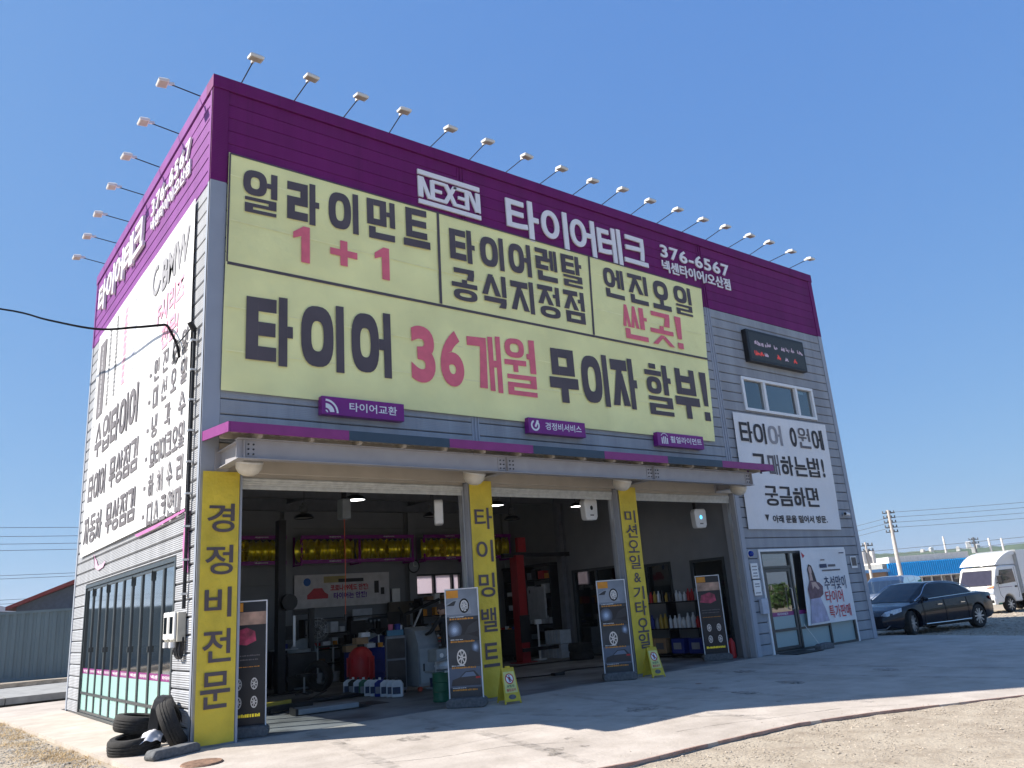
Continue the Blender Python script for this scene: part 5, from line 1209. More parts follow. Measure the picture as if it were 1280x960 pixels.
# hose reel with orange cord
simple('hose_reel', 'grey cable reel hanging from the ceiling of the left bay with an orange cord', 'reel', [('case', grey_c, B(-.10, .10, -.14, .14, 0, .42), .03), ('bracket', black_m, B(-.04, .04, -.04, .04, .42, .62)), ('cord', mat('orange_cord', (.55, .09, .03), .6), lambda q: q.tube([(0, 0, 0), (.01, 0, -1.0), (0, 0, -1.9)], .008)), ('cord_plug', black, lambda q: q.cyl((0, 0, -1.9), (0, 0, -2.03), .03))], (3.80, 3.0, 3.57))
# white wall units
def unit(label, loc, rz, lampcol=None):
    t = thing('wall_heater', label, 'heater', loc, rz, 'white rounded units hanging by the pillars')
    t.scale = (.76, .76, .9); q = MB(); f = Fr((0,0,0), (1,0,0)); f.poly(q, [(-.20, -.26), (-.24, -.20), (-.26, .18), (-.21, .26), (.20, .27), (.25, .20), (.23, -.18), (.18, -.26)], 0, .22); q.build('case', white_p, t, bevel=.03)
    q = MB(); f.disc(q, 0, .03, .055, .221, .226, 14); q.build('hub', emit_mat('blue_indicator', (.1, .5, .9), 1.2) if lampcol else black, t)
    q = MB(); f.box(q, -.07, .07, -.16, -.13, .221, .224); q.build('print_line', ink_f, t)
    q = MB(); f.box(q, -.03, .03, .0, .45, -.08, -.001); q.build('bracket', black_m, t)
unit('white rounded wall unit with a dark hub left of the third pillar', (8.45, .62, 3.50), 0); unit('white rounded wall unit with a blue light near the right end of the bays', (12.35, .80, 3.35), R(-8), 1)
unit('white rounded wall unit seen edge on beside the second pillar', (4.62, .80, 3.42), R(60))
red_d = mat('lift_red', (.30, .012, .015), .45)
# two-post lift: black column left, red column right
simple('lift_column', 'black steel lift column in the left bay with a round pulley', 'lift', [('post', black_m, B(-.09, .09, -.12, .12, 0.02, 4.0)), ('base_plate', black_m, B(-.3, .3, -.25, .25, 0, .02)), ('pulley', black, lambda q: q.cyl((.14, -.1, 2.05), (.14, -.26, 2.05), .19, n=18)), ('lift_arm', black_m, B(.14, .9, -.08, .08, .25, .36))], (3.9, 6.72, 0.004))
simple('lift_column', 'red steel lift column behind the second yellow banner', 'lift', [('post', red_d, B(-.14, .14, -.16, .16, 0.02, 3.0)), ('base_plate', red_d, B(-.3, .3, -.25, .25, 0, .02)), ('carriage', black_m, B(-.17, .17, -.20, -.161, .55, 1.3)), ('lift_arm', black_m, B(-.2, 1.1, -.30, -.22, .3, .4)), ('crossbeam', black_m, B(-.5, 2.2, -.05, .10, 2.95, 3.07)), ('motor', red_d, B(-.14, .14, -.30, -.17, 3.08, 3.5))], (11.05, 6.6, 0.004))
# lift plates, and a black sheet for the dark of the pit
simple('scissor_lift_plate', 'pale steel lift runway lying on the floor of the left bay', 'lift', [('runway', grey_c, B(-.55, .55, -.22, .22, .02, .11), .01), ('ramp', black_m, lambda q: q.prism([(.55, -.2, .02), (.8, -.2, .02), (.55, -.2, .10)], (0, .4, 0))), ('hinge_bar', black, B(-.6, -.552, -.22, .22, .0, .12))], (2.95, 2.1, 0.0), R(-8), 'floor lift runways')
simple('scissor_lift_plate', 'dark steel lift runway behind the pale one on the floor of the left bay', 'lift', [('runway', black_m, B(-1.0, 1.0, -.22, .22, .02, .09), .01), ('ramp', black_m, lambda q: q.prism([(1.0, -.2, .02), (1.3, -.2, .02), (1.0, -.2, .09)], (0, .4, 0)))], (3.4, 4.0, 0.0), R(-4), 'floor lift runways')
simple('floor_jack', 'low dark floor jack with a yellow beam on the floor of the left bay', 'jack', [('frame', black_m, B(-.5, .5, -.17, .17, .04, .14)), ('beam', mat('jack_yellow', (.45, .33, .04), .5), B(-.55, .1, -.05, .05, .14, .20)), ('wheel', black, lambda q: q.cyl((-.4, -.2, .05), (-.4, .2, .05), .05)), ('handle', black_m, lambda q: q.tube([(.5, 0, .12), (1.0, .1, .25)], .02))], (2.55, 3.0, 0.004), R(12))
q = MB(); q.box(2.4, 4.2, 2.0, 2.7, .004, .008); tag(q.build('pit_shade_sheet', black), 'black sheet painting the shade of a pit between the lift runways', 'pit')  # flat black sheet paints the pit's shade; the floor has no hole
# tyre changer, balancer, fan
simple('tyre_changer', 'dark tyre changing machine in the left corner of the left bay', 'machine', [('cabinet', black_m, B(-.35, .35, -.4, .4, 0, .85), .03), ('turntable', grey_c, lambda q: q.cyl((0, 0, .86), (0, 0, .93), .28, n=20)), ('tower', black, B(.28, .42, .2, .38, .85, 1.9)), ('swing_arm', black, B(-.1, .4, .24, .34, 1.75, 1.88)), ('mount_head', alu, B(-.1, -.04, .26, .32, 1.0, 1.74)), ('pedal', grey_c, B(-.2, .2, -.52, -.401, .04, .08))], (3.15, 7.4, 0.004), R(10))
simple('wheel_balancer', 'dark wheel balancing machine with a screen near the rear wall of the left bay', 'machine', [('cabinet', black_m, B(-.4, .4, -.3, .3, 0, .9), .03), ('screen', black, B(-.25, .25, -.02, .04, 1.15, 1.5)), ('arm', black_m, B(-.03, .03, .05, .1, .9, 1.3)), ('hood', grey_c, lambda q: q.cyl((.45, -.2, .8), (.45, .2, .8), .36, n=20)), ('tray', alu, B(-.35, .3, -.25, .1, .9, .93))], (4.75, 8.6, 0.004), R(-5))
t = thing('pedestal_fan', 'round pedestal fan beside the rear wall of the left bay', 'fan', (5.75, 8.75, .004), R(-25))
q = MB(); q.lathe([(0, 0), (.22, 0), (.2, .04), (.03, .06)], 18); q.build('base', grey_c, t); q = MB(); q.cyl((0, 0, .05), (0, 0, 1.3), .02, n=8); q.build('pole', grey_c, t)
q = MB()
for k in range(4):
    a = k*math.pi/2; q.add([(0, -.06, 1.35), (.25*math.cos(a), -.05, 1.35+.25*math.sin(a)), (.26*math.cos(a+.5), -.07, 1.35+.26*math.sin(a+.5)), (.2*math.cos(a+.9), -.08, 1.35+.2*math.sin(a+.9))], [(0,1,2,3)])
q.build('blades', conc_block, t, recalc=False); q = MB(); q.cyl((0, .02, 1.35), (0, .16, 1.35), .08); q.build('motor', black, t)
q = MB()
for r_ in (.30, .22, .12):
    for s in (-.12,): q.tube([(r_*math.cos(a*.3927), s+(.3-r_)*-.1, 1.35+r_*math.sin(a*.3927)) for a in range(17)], .005, 4)
for k in range(16): a = k*.3927; q.tube([(.05*math.cos(a), -.145, 1.35+.05*math.sin(a)), (.3*math.cos(a), -.12, 1.35+.3*math.sin(a)), (.3*math.cos(a), -.02, 1.35+.3*math.sin(a))], .004, 4)
q.build('guard', alu, t)
simple('wire_rack', 'low black rack with white posts near the rear wall of the left bay', 'rack', [('shelf', black_m, B(0, 1.15, -.25, .25, .42, .47)), ('shelf', black_m, B(0, 1.15, -.25, .25, .86, .91)), ('post', white_p, B(.0, .04, -.25, -.21, 0, .9)), ('post', white_p, B(.36, .40, -.25, -.21, 0, .9)), ('post', white_p, B(.8, .84, -.25, -.21, 0, .9)), ('post', white_p, B(1.11, 1.15, -.25, -.21, 0, .9))], (5.35, 8.95, .004), R(-3))
for lb, x in (('small white bucket on the floor, nearer the lift column', 5.65), ('small white bucket on the floor beside the green canister', 6.15)):
    t = thing('bucket', lb, 'bucket', (x, 8.55, .004), 0, 'white buckets on the bay floor'); q = MB(); q.lathe([(.0, 0), (.10, 0), (.13, .24), (.12, .24), (.09, .02)], 16); q.build('pail', white_j, t, smooth=True); q = MB(); q.tube([(-.13, 0, .22), (0, -.14, .16), (.13, 0, .22)], .005); q.build('handle', alu, t)
simple('canister', 'green canister beside the white buckets', 'canister', [('body', mat('bright_green', (.03, .22, .05), .45), B(-.14, .14, -.1, .1, 0, .40), .03), ('cap', black, lambda q: q.cyl((.06, 0, .40), (.06, 0, .45), .03))], (6.5, 8.6, .004))
# drums, red cover, cabinets
def drum(label, m_, loc, h=.62, r=.23):
    t = thing('oil_drum', label, 'drum', loc, 0); q = MB(); q.lathe([(0, 0), (r, 0), (r+.01, .02), (r, .04), (r, h*.33), (r+.012, h*.345), (r, h*.36), (r, h*.66), (r+.012, h*.675), (r, h*.69), (r, h-.02), (r+.01, h), (r-.02, h-.01), (0, h-.015)], 24); q.build('barrel', m_, t, smooth=True)
    q = MB(); q.cyl((.1, 0, h-.02), (.1, 0, h+.02), .03); q.build('bung', white_p, t); return t
drum('dark blue oil drum, left one of the pair behind the jugs', blue, (5.55, 6.15, .004), .80, .26); drum('dark blue oil drum, right one of the pair behind the jugs', blue, (6.0, 5.75, .004), .86, .27)
t = thing('red_canister', 'large red plastic barrel between the blue drums and the dark cabinet', 'barrel', (5.12, 5.0, .004)); q = MB()
q.lathe([(0, .0), (.26, 0), (.29, .06), (.30, .55), (.26, .80), (.14, .92), (.0, .95)], 18); q.build('body', red, t, smooth=True)
q = MB()
for k in range(9): a = k*.7; q.box(.27, .315, -.02, .02, .08, .72, 0, Matrix.Rotation(a, 4, 'Z'))
q.build('rib', red, t); q = MB(); q.cyl((0, 0, .94), (0, 0, 1.0), .07); q.build('cap', black, t)
simple('tool_cabinet', 'tall dark tool cabinet between the red barrel and the grey machine', 'cabinet', [('body', int_steel, B(-.21, .21, -.20, .20, .06, 1.15), .015), ('drawer', black_m, B(-.19, .19, -.215, -.201, .70, 1.10)), ('drawer', black_m, B(-.19, .19, -.215, -.201, .12, .66)), ('bin', mat('teal_bin', (.04, .16, .26), .5), B(-.17, .17, -.15, .1, 1.155, 1.27)), ('caster', black, lambda q: [q.cyl((x, -.17, .03), (x, -.13, .03), .03) for x in (-.16, .16)])], (5.16, 3.45, .004), R(-25))
simple('service_machine', 'grey upright service machine with a sloping top beside the open trolley', 'machine', [('body', grey_c, lambda q: q.prism([(-.30, .25, .10), (-.30, -.25, .10), (-.30, -.28, .92), (-.30, -.15, 1.22), (-.30, .25, 1.30)], (.52, 0, 0)), .01), ('door_panel', mat('machine_pale', (.30, .34, .36), .4), B(-.27, .19, -.285, -.268, .16, .85)), ('latch', black, B(-.2, -.17, -.30, -.286, .4, .55)), ('side_cable', black, lambda q: q.tube([(.25, -.1, 1.2), (.33, -.1, .9), (.28, -.1, .3)], .02)), ('caster', mat('red_caster', (.5, .05, .02), .5), lambda q: [q.cyl((x, -.22, .05), (x, -.17, .05), .05) for x in (-.24, .16)])], (5.72, 3.25, .004), R(3))
t = simple('service_trolley', 'low open trolley with a meter box and white bags beside the poster stand', 'trolley', [('shelf', grey_c, B(-.28, .28, -.2, .2, .12, .15)), ('shelf', grey_c, B(-.28, .28, -.2, .2, .42, .45)), ('meter_box', mat('meter_grey', (.28, .31, .32), .4), B(-.22, .2, -.16, .16, .62, .86), .01), ('bag', white_j, lambda q: q.lathe([(0, 0), (.14, .02), (.17, .08), (.12, .16), (0, .2)], 10, M=Matrix.Translation((.02, 0, .455)))), ('crate', mat('crate_navy', (.02, .03, .09), .5), B(-.2, .24, -.15, .15, .155, .32)), ('handle', alu, lambda q: q.tube([(-.28, -.2, .12), (-.28, -.2, .62), (.28, -.2, .75), (.28, -.2, .12)], .014)), ('dial', white_p, lambda q: [q.cyl((x, -.162, .74), (x, -.17, .74), .045) for x in (-.1, .07)]), ('caster', black, lambda q: [q.cyl((x, -.2, .05), (x, -.16, .05), .05) for x in (-.24, .24)])], (5.42, 2.05, .004), R(2))
drum('green drum with a printed label half hidden behind the slate poster stand', green, (4.72, .95, .004), .50, .17)
# jugs in a row
jug0 = None; jc = [('white', white_j), ('dark', black), ('white', white_j), ('green', green), ('white', white_j), ('white', white_j), ('navy', blue), ('white', white_j), ('white', white_j), ('white', white_j)]
def jug(label, m_, loc, rz, s=1.0, grp='oil jugs on the bay floor'):
    t = thing('oil_jug', label, 'jug', loc, rz, grp)
    q = MB(); pr = [(-.09, 0), (.09, 0), (.10, .02), (.10, .20), (.06, .26), (-.02, .27), (-.09, .22)]; q.prism([(x*s, -.055*s, z*s) for x, z in pr], (0, .11*s, 0)); q.build('body', m_, t, bevel=.012*s)
    q = MB(); q.cyl((-.01*s, 0, .265*s), (-.01*s, 0, .305*s), .022*s, n=8); q.build('cap', black if m_ is white_j else white_p, t); q = MB(); q.box(-.07*s, .06*s, -.058*s, -.0555*s, .05*s, .16*s); q.build('label_print', ink_f2 if m_ is not white_j else navyi, t)
    return t
for i, (cn, m_) in enumerate(jc):
    f = i/9; jug('%s oil jug, %s from the left in the row on the left bay floor' % (cn, ordn[i] if i < 9 else 'tenth'), m_, (4.50+.26*f, 4.35-1.65*f, .004), R(rr.uniform(-50, -20)), 1.2)
for i, (a, b_) in enumerate(((4.95, 3.0), (5.03, 2.85))): pass
simple('blue_covered_machine', 'low machine under a dark blue cover near the rear wall', 'machine', [('cover', mat('blue_tarp', (.012, .018, .10), .7, bump=.3, bscale=8), lambda q: q.prism([(-.55, -.3, .80), (-.5, -.3, .98), (-.1, -.3, 1.08), (.5, -.3, 1.05), (.6, -.3, .75)], (0, .6, 0)), .03), ('frame', black_m, lambda q: [q.box(x, x+.05, -.25, -.2, 0, .8) for x in (-.5, .1, .5)]), ('wheel', black, lambda q: q.cyl((-.45, -.35, .3), (-.45, -.27, .3), .28, n=18))], (7.1, 7.9, .004))
simple('laptop_stand', 'open laptop on a tall diagnostic stand near the rear wall', 'computer', [('screen', black, lambda q: q.prism([(-.27, 0, 1.28), (.25, 0, 1.28), (.22, .05, 1.66), (-.30, .05, 1.66)], (0, .03, 0))), ('keyboard', black_m, B(-.27, .25, -.3, 0, 1.25, 1.275)), ('stand', black_m, B(-.03, .03, -.1, -.04, .1, 1.25)), ('base', black_m, B(-.3, .3, -.3, .3, .03, .10))], (7.55, 7.6, .004), R(8))
for i, (x, y, z, w, h, m_, lb) in enumerate(((7.42, 9.44, 1.52, .62, .30, mat('notice_white', (.5, .52, .56), .5), 'small white notice board on the rear wall under the safety banner'), (8.55, 9.44, 1.92, .26, .42, white_p, 'white fuse box on the rear wall right of the safety banner'))):
    simple('wall_board', lb, 'board', [('panel', m_, B(-w/2, w/2, -.05, 0, 0, h), .005), ('edge', alu, B(-w/2-.01, w/2+.01, -.02, -.001, -.012, -.001))], (x, y, z))
simple('fire_cabinet', 'brown wall cabinet on the rear column beside the fuse box', 'cabinet', [('panel', mat('brown_cabinet', (.10, .075, .05), .6), B(-.5, .4, -.1, 0, 0, 1.1)), ('hanging_tool', black, lambda q: q.tube([(-.2, -.12, .95), (.0, -.14, .6), (-.1, -.12, .3)], .03))], (8.75, 9.40, .85))
simple('wall_clock', 'round wall clock on the rear column', 'clock', [('rim', black_m, lambda q: q.lathe([(.19, 0), (.21, .03), (.19, .05), (.17, .03)], 20, M=Matrix.Rotation(R(90), 4, 'X'), closed=True)), ('face', grey_c, lambda q: q.cyl((0, 0, 0), (0, -.02, 0), .18, n=20)), ('hand', white_p, B(-.008, .008, -.028, -.022, 0, .14)), ('hand', white_p, B(0, .1, -.028, -.022, -.007, .007))], (9.20, 9.43, 2.98))
t = thing('parts_shelf', 'crowded parts shelf under the lit rear windows', 'shelf', (9.1, 9.1, .004))
for z in (.55, 1.0, 1.45, 1.9): q = MB(); q.box(0, 2.3, -.2, .2, z, z+.03); q.build('board', black_m, t)
for x in (0, 1.13, 2.26): q = MB(); q.box(x, x+.04, -.2, .2, 0, 2.0); q.build('upright', black_m, t)
CN = {'white_plastic_jug': 'white', 'cardboard': 'brown', 'red_paint': 'red', 'blue_plastic': 'blue', 'grey_cabinet': 'grey', 'green_plastic': 'green', 'orange_print': 'orange', 'black_plastic': 'black', 'white_paint': 'bright white', 'black_metal': 'charcoal'}
k = 0; shelfm = [white_j, cardboard, red, blue, grey_c, green, orange, black, white_p]
for z in (.58, 1.03, 1.48, 1.93):
    x = .08
    while x < 2.1:
        w = rr.uniform(.10, .24); h = rr.uniform(.10, .28); k += 1
        if rr.random() < .72: q = MB(); q.box(9.1+x, 9.1+x+w, 8.95, 9.15, z+.006, z+.006+h); mq = rr.choice(shelfm); o = q.build('parts_box', mq, bevel=.006); tag(o, '%s box on the %s board of the rear window shelf, %s part' % (CN.get(mq.name, 'dark'), {.58: 'lowest', 1.03: 'second', 1.48: 'third', 1.93: 'top'}[z], 'left' if x < .7 else 'middle' if x < 1.4 else 'right'), 'box', 'parts boxes on the rear shelf')
        x += w+rr.uniform(.02, .12)
# right side: tool wall, boxes, shelves along the partition
t = thing('parts_rack', 'tall dark parts rack against the partition behind the red lift column', 'shelf', (12.95, 8.2, .004))
for z in (.5, .95, 1.4, 1.85, 2.3): q = MB(); q.box(-.35, 0, -1.2, 1.2, z, z+.03); q.build('board', black_m, t)
for y in (-1.2, 0, 1.17): q = MB(); q.box(-.35, 0, y, y+.03, 0, 2.75); q.build('upright', black_m, t)
q = MB(); q.box(-.36, 0, -1.25, 1.25, 2.72, 2.80); q.build('top_rail', black, t)
for z in (.53, .98, 1.43, 1.88, 2.33):
    y = -1.12
    while y < 1.05:
        w = rr.uniform(.12, .3); h = rr.uniform(.12, .32)
        if rr.random() < .75: q = MB(); q.box(12.66, 12.9, 8.2+y, 8.2+y+w, z+.006, z+.006+h); o = q.build('parts_box', rr.choice([cardboard, black, grey_c, white_j, orange, red, black_m] if z > 2 else [black, black_m, grey_c, white_j]), bevel=.006); tag(o, '%s parts box on the %s board of the tall partition rack, %s part' % (CN.get(o.data.materials[0].name, 'dark'), {.53: 'lowest', .98: 'second', 1.43: 'third', 1.88: 'fourth', 2.33: 'top'}[z], 'far' if y > .4 else 'middle' if y > -.4 else 'near'), 'box', 'parts boxes on the partition rack')
        y += w+rr.uniform(.03, .1)
simple('white_cabinet', 'white wall cabinet door hanging on the partition beside the dark column', 'cabinet', [('door', mat('cabinet_offwhite', (.42, .44, .46), .5), B(0, .05, 0, .85, 0, .98), .004), ('handle', black, B(-.02, -.001, .7, .73, .8, .9))], (12.46, 7.15, 1.12))
simple('work_lamp_stand', 'white lamp on a thin pole stand in front of the tool rack', 'lamp', [('pole', white_p, lambda q: q.cyl((0, 0, .03), (0, 0, 1.0), .025)), ('head', white_p, B(-.12, .12, -.06, .06, 1.0, 1.14), .02), ('base', white_p, lambda q: q.cyl((0, 0, 0), (0, 0, .03), .2, n=16))], (11.9, 6.9, .004))
bxm = mat('carton_white', (.50, .54, .58), .6)
for i, (x, y, z) in enumerate([(12.3, 6.75, 0), (12.3, 6.38, 0), (12.3, 6.75, .40), (12.3, 6.38, .40), (12.3, 7.12, 0)]):
    t = thing('white_carton', ['white carton, lower middle of the stack by the partition', 'white carton, lower right of the stack by the partition', 'white carton, upper left of the stack by the partition', 'white carton, upper right of the stack by the partition', 'white carton, lower left of the stack by the partition'][i], 'carton', (x, y, z+.004), 0, 'white cartons stacked by the partition')
    q = MB(); q.box(0, .42, 0, .34, 0, .385); q.build('box', bxm, t, bevel=.01); q = MB(); q.box(-.003, -.001, .15, .19, .003, .38); q.build('tape', mat('tape', (.40, .46, .55), .3), t)
def shelf_unit():
    t = thing('bottle_shelf', 'three tier shelf of oil bottles along the right partition', 'shelf', (12.95, 2.35, .004))
    for z in (.08, .70, 1.36): q = MB(); q.box(-.36, 0, -1.15, 1.15, z, z+.03); q.build('board', black_m, t)
    for y in (-1.15, 0, 1.12): q = MB(); q.box(-.36, 0, y, y+.03, 0, 1.40); q.build('upright', black_m, t)
shelf_unit()
bt = [MB(), MB()]
bt[0].lathe([(0, 0), (.045, 0), (.05, .02), (.05, .17), (.02, .22), (.02, .26), (0, .26)], 10)
bm0 = None
cols = [white_j, black, blue, mat('bottle_gold', (.45, .30, .05), .4), grey_c, red]
protos = {}
for z, hs in ((1.39, 1.0), (.73, 1.25)):
    y = -1.08
    while y < 1.05:
        m_ = white_j if (z < 1 and -0.9 < y < .1) else rr.choice(cols); key = m_.name
        if key not in protos:
            o = bt[0].build('oil_bottle', m_, loc=(12.66, 2.35+y, z+.006), smooth=True); protos[key] = o
            tag(o, {'white_plastic_jug': 'white', 'black_plastic': 'black', 'blue_plastic': 'blue', 'bottle_gold': 'gold', 'grey_cabinet': 'grey', 'red_paint': 'red'}[key]+' oil bottle on the three tier shelf along the partition', 'bottle', 'oil bottles on the partition shelf')
        else: o = protos[key].copy(); COL.objects.link(o)
        o['label'] = o['label'].replace('three tier shelf', 'three tier shelf').replace('on the three tier shelf', ('on the top tier of the shelf' if z > 1 else 'on the middle tier of the shelf')).replace('on the top tier of the shelf', 'on the top tier of the shelf')
        o.location = (12.66+rr.uniform(-.02, .03), 2.35+y, z+.006); o.scale = (hs, hs, hs*rr.uniform(.8, 1.15)); y += .115*hs+rr.uniform(0, .03)
for i, (y, m_, lb) in enumerate(((3.05, cardboard, 'brown carton on the bottom tier of the bottle shelf, farthest in'), (2.55, cardboard, 'brown carton on the bottom tier of the bottle shelf, middle'), (1.95, blue, 'navy crate on the bottom tier of the bottle shelf, left one'), (1.35, blue, 'navy crate on the bottom tier of the bottle shelf, right one'))):
    t = thing('storage_box', lb, 'box', (12.60, y, .118)); q = MB(); q.box(0, .32, 0, .44, 0, .36); q.build('body', m_, t, bevel=.01); q = MB(); q.box(-.004, -.001, .08, .34, .1, .26); q.build('print', ink_f if m_ is cardboard else ink_f2, t)
simple('fire_extinguisher', 'small red fire extinguisher on the floor behind the right jamb', 'extinguisher', [('cylinder', red, lambda q: q.lathe([(0, 0), (.075, 0), (.08, .05), (.08, .34), (.04, .42), (.025, .46)], 14)), ('valve', black, B(-.03, .06, -.02, .02, .46, .52)), ('hose', black, lambda q: q.tube([(.05, 0, .48), (.11, 0, .4), (.1, 0, .15)], .012))], (12.72, .55, .004))
# tyre stacks added inside the side window to keep sun off the floor
k = 0
for y in (3.1, 4.0, 4.9, 5.8, 6.7, 7.6):
    for lvl in range(6 if y > 3.5 else 4):
        c = t1.copy(); COL.objects.link(c); c.location = (.62+rr.uniform(-.03, .03), y+rr.uniform(-.03, .03), .118+lvl*.222); c.rotation_euler = (0, 0, rr.uniform(0, 3)); c.name = 'stacked_tyre'
        c['label'] = 'tyre in a stack added behind the side window to block sun'; c['group'] = 'tyre stacks added inside the side window to block sun'
simple('entrance_mat', 'black rubber mat on the concrete in front of the entrance door', 'mat', [('mat', black, B(-.55, .55, -.26, .26, 0, .015))], (14.2, -.34, -.005))
simple('door_weight', 'grey weight block with a cord holding the promotional banner down', 'block', [('block', conc_block, lambda q: q.prism([(-.30, -.09, 0), (-.30, -.09, .10), (-.2, -.09, .14), (.2, -.09, .15), (.30, -.09, .11), (.32, -.09, 0)], (0, .18, 0)), .02), ('cord', white_p, lambda q: q.tube([(-.2, 0, .14), (-.26, .3, .62)], .006))], (15.15, -.38, -.007))
# floor hoses
for lb, P in (('black air hose curving over the middle bay floor', [(6.4, 2.2, .02), (7.6, 2.8, .02), (8.6, 2.5, .02), (9.6, 2.9, .02), (10.6, 2.5, .02)]), ('black cable lying across the deep middle bay floor', [(7.2, 5.8, .02), (8.6, 5.2, .02), (10.2, 5.6, .02), (11.9, 5.2, .02)])):
    q = MB(); q.tube(smooth_pts(P, 6), .015, 6); tag(q.build('air_hose', black, smooth=True), lb, 'hose')
simple('rubber_chock', 'small black rubber pad on the middle bay floor', 'pad', [('pad', black, B(-.15, .15, -.08, .08, 0, .06), .01)], (8.7, 2.35, .004))
# ---- workshop clutter
def oil_drainer(label, loc, m_):
    return simple('oil_drainer', label, 'machine', [('tank', m_, lambda q: q.lathe([(0, .12), (.2, .12), (.22, .2), (.22, .62), (.15, .72), (0, .74)], 16)), ('pole', alu, lambda q: q.cyl((0, 0, .72), (0, 0, 1.15), .02)), ('funnel', black_m, lambda q: q.lathe([(.03, 1.12), (.22, 1.26), (.23, 1.28), (.21, 1.28), (.02, 1.15)], 16)), ('frame', black_m, lambda q: [q.box(-.24, .24, -.02, .02, .08, .12), q.box(-.02, .02, -.24, .24, .08, .12)]), ('caster', black, lambda q: [q.cyl((x, y, .04), (x+.02, y, .04), .04) for x in (-.22, .2) for y in (-.05, .05)])], loc, 0, 'waste oil drainers in the bays')
oil_drainer('dark waste oil drainer with a funnel beside the blue drums', (6.6, 6.9, .004), int_steel)
oil_drainer('red waste oil drainer with a funnel in the middle bay', (8.3, 7.6, .004), red_d)
oil_drainer('pale waste oil drainer with a funnel by the tyre changer', (2.75, 5.6, .004), grey_c)
def tool_cart(label, loc, rz, m_, group='tool carts in the bays'):
    P_ = [('cabinet', m_, B(-.34, .34, -.22, .22, .12, .86), .012), ('top_tray', black_m, B(-.36, .36, -.24, .24, .861, .90)), ('side_handle', alu, lambda q: q.tube([(.36, -.15, .8), (.42, -.15, .85), (.42, .15, .85), (.36, .15, .8)], .012)), ('caster', black, lambda q: [q.cyl((x, -.2, .06), (x, -.16, .06), .06) for x in (-.28, .28)])]
    for k in range(4): P_.append(('drawer', black_m if k % 2 else m_, B(-.31, .31, -.235, -.221, .16+k*.17, .30+k*.17)))
    for k in range(5): P_.append(('hand_tool', (alu, red, white_j, orange, blue)[k], B(-.3+k*.12, -.22+k*.12, -.15+.04*(k % 3), .0+.03*k, .901, .93+.03*(k % 3))))
    return simple('tool_cart', label, 'cart', P_, loc, rz, group)
tool_cart('red tool cart loaded with hand tools near the rear shelf', (7.9, 6.2, .004), R(-20), red_d)
tool_cart('dark tool cart with drawers beside the grey service machine', (6.4, 4.3, .004), R(10), int_steel)
tool_cart('charcoal tool cart with drawers in front of the partition rack', (11.6, 8.0, .004), R(-60), black_m)
tool_cart('blue tool cart with drawers near the rear wall of the middle bay', (10.2, 8.4, .004), R(5), mat('cart_blue', (.02, .05, .16), .45))
def compressor(label, loc, rz): simple('air_compressor', label, 'machine', [('tank', red_d, lambda q: q.cyl((-.6, 0, .42), (.6, 0, .42), .22, n=18)), ('motor', black_m, lambda q: q.cyl((-.35, 0, .82), (0, 0, .82), .14, n=14)), ('pump', grey_c, B(.1, .4, -.12, .12, .64, 1.0), .02), ('belt_guard', black_m, B(-.4, .42, -.2, -.16, .62, 1.05)), ('foot', black_m, lambda q: [q.box(x, x+.05, -.2, .2, 0, .24) for x in (-.5, .45)])], loc, rz)
compressor('red air compressor with a belt guard at the rear wall of the middle bay', (11.3, 9.1, .004), 0)
for i, (x, y, n_) in enumerate(((3.9, 8.9, 4), (6.95, 9.0, 3), (2.6, 8.9, 5), (12.0, 5.2, 2))):
    for l_ in range(n_):
        c = t1.copy(); COL.objects.link(c); c.name = 'stacked_tyre'; c.location = (x+rr.uniform(-.03, .03), y, .118+l_*.224); c.rotation_euler = (0, 0, rr.uniform(0, 3))
        c['label'] = 'tyre in the %s, %s up' % (('stack behind the black lift column', 'stack under the laptop stand', 'stack in the far left corner', 'short stack by the partition door')[i], ('lowest', 'second', 'third', 'fourth', 'fifth')[l_]); c['group'] = 'tyres stacked at the rear of the bays'
c = t1.copy(); COL.objects.link(c); c.name = 'leaning_tyre'; c.location = (4.55, 6.0, .35); c.rotation_euler = (R(5), R(78), R(40)); c['label'] = 'tyre leaning upright beside the wire rack in the left bay'; c['group'] = 'tyres leaning in the bays'
c = t1.copy(); COL.objects.link(c); c.name = 'leaning_tyre'; c.location = (3.0, 6.55, .35); c.rotation_euler = (R(5), R(80), R(-60)); c['label'] = 'tyre leaning upright against the tyre changer in the left bay'; c['group'] = 'tyres leaning in the bays'
ctop = [('carton', cardboard, .30, .14), ('carton', white_j, .22, .10), ('tub', orange, .12, .10), ('tub', mat('pink_tub', (.5, .12, .2), .5), .10, .12), ('tub', blue, .12, .12), ('tub', white_p, .12, .09)]
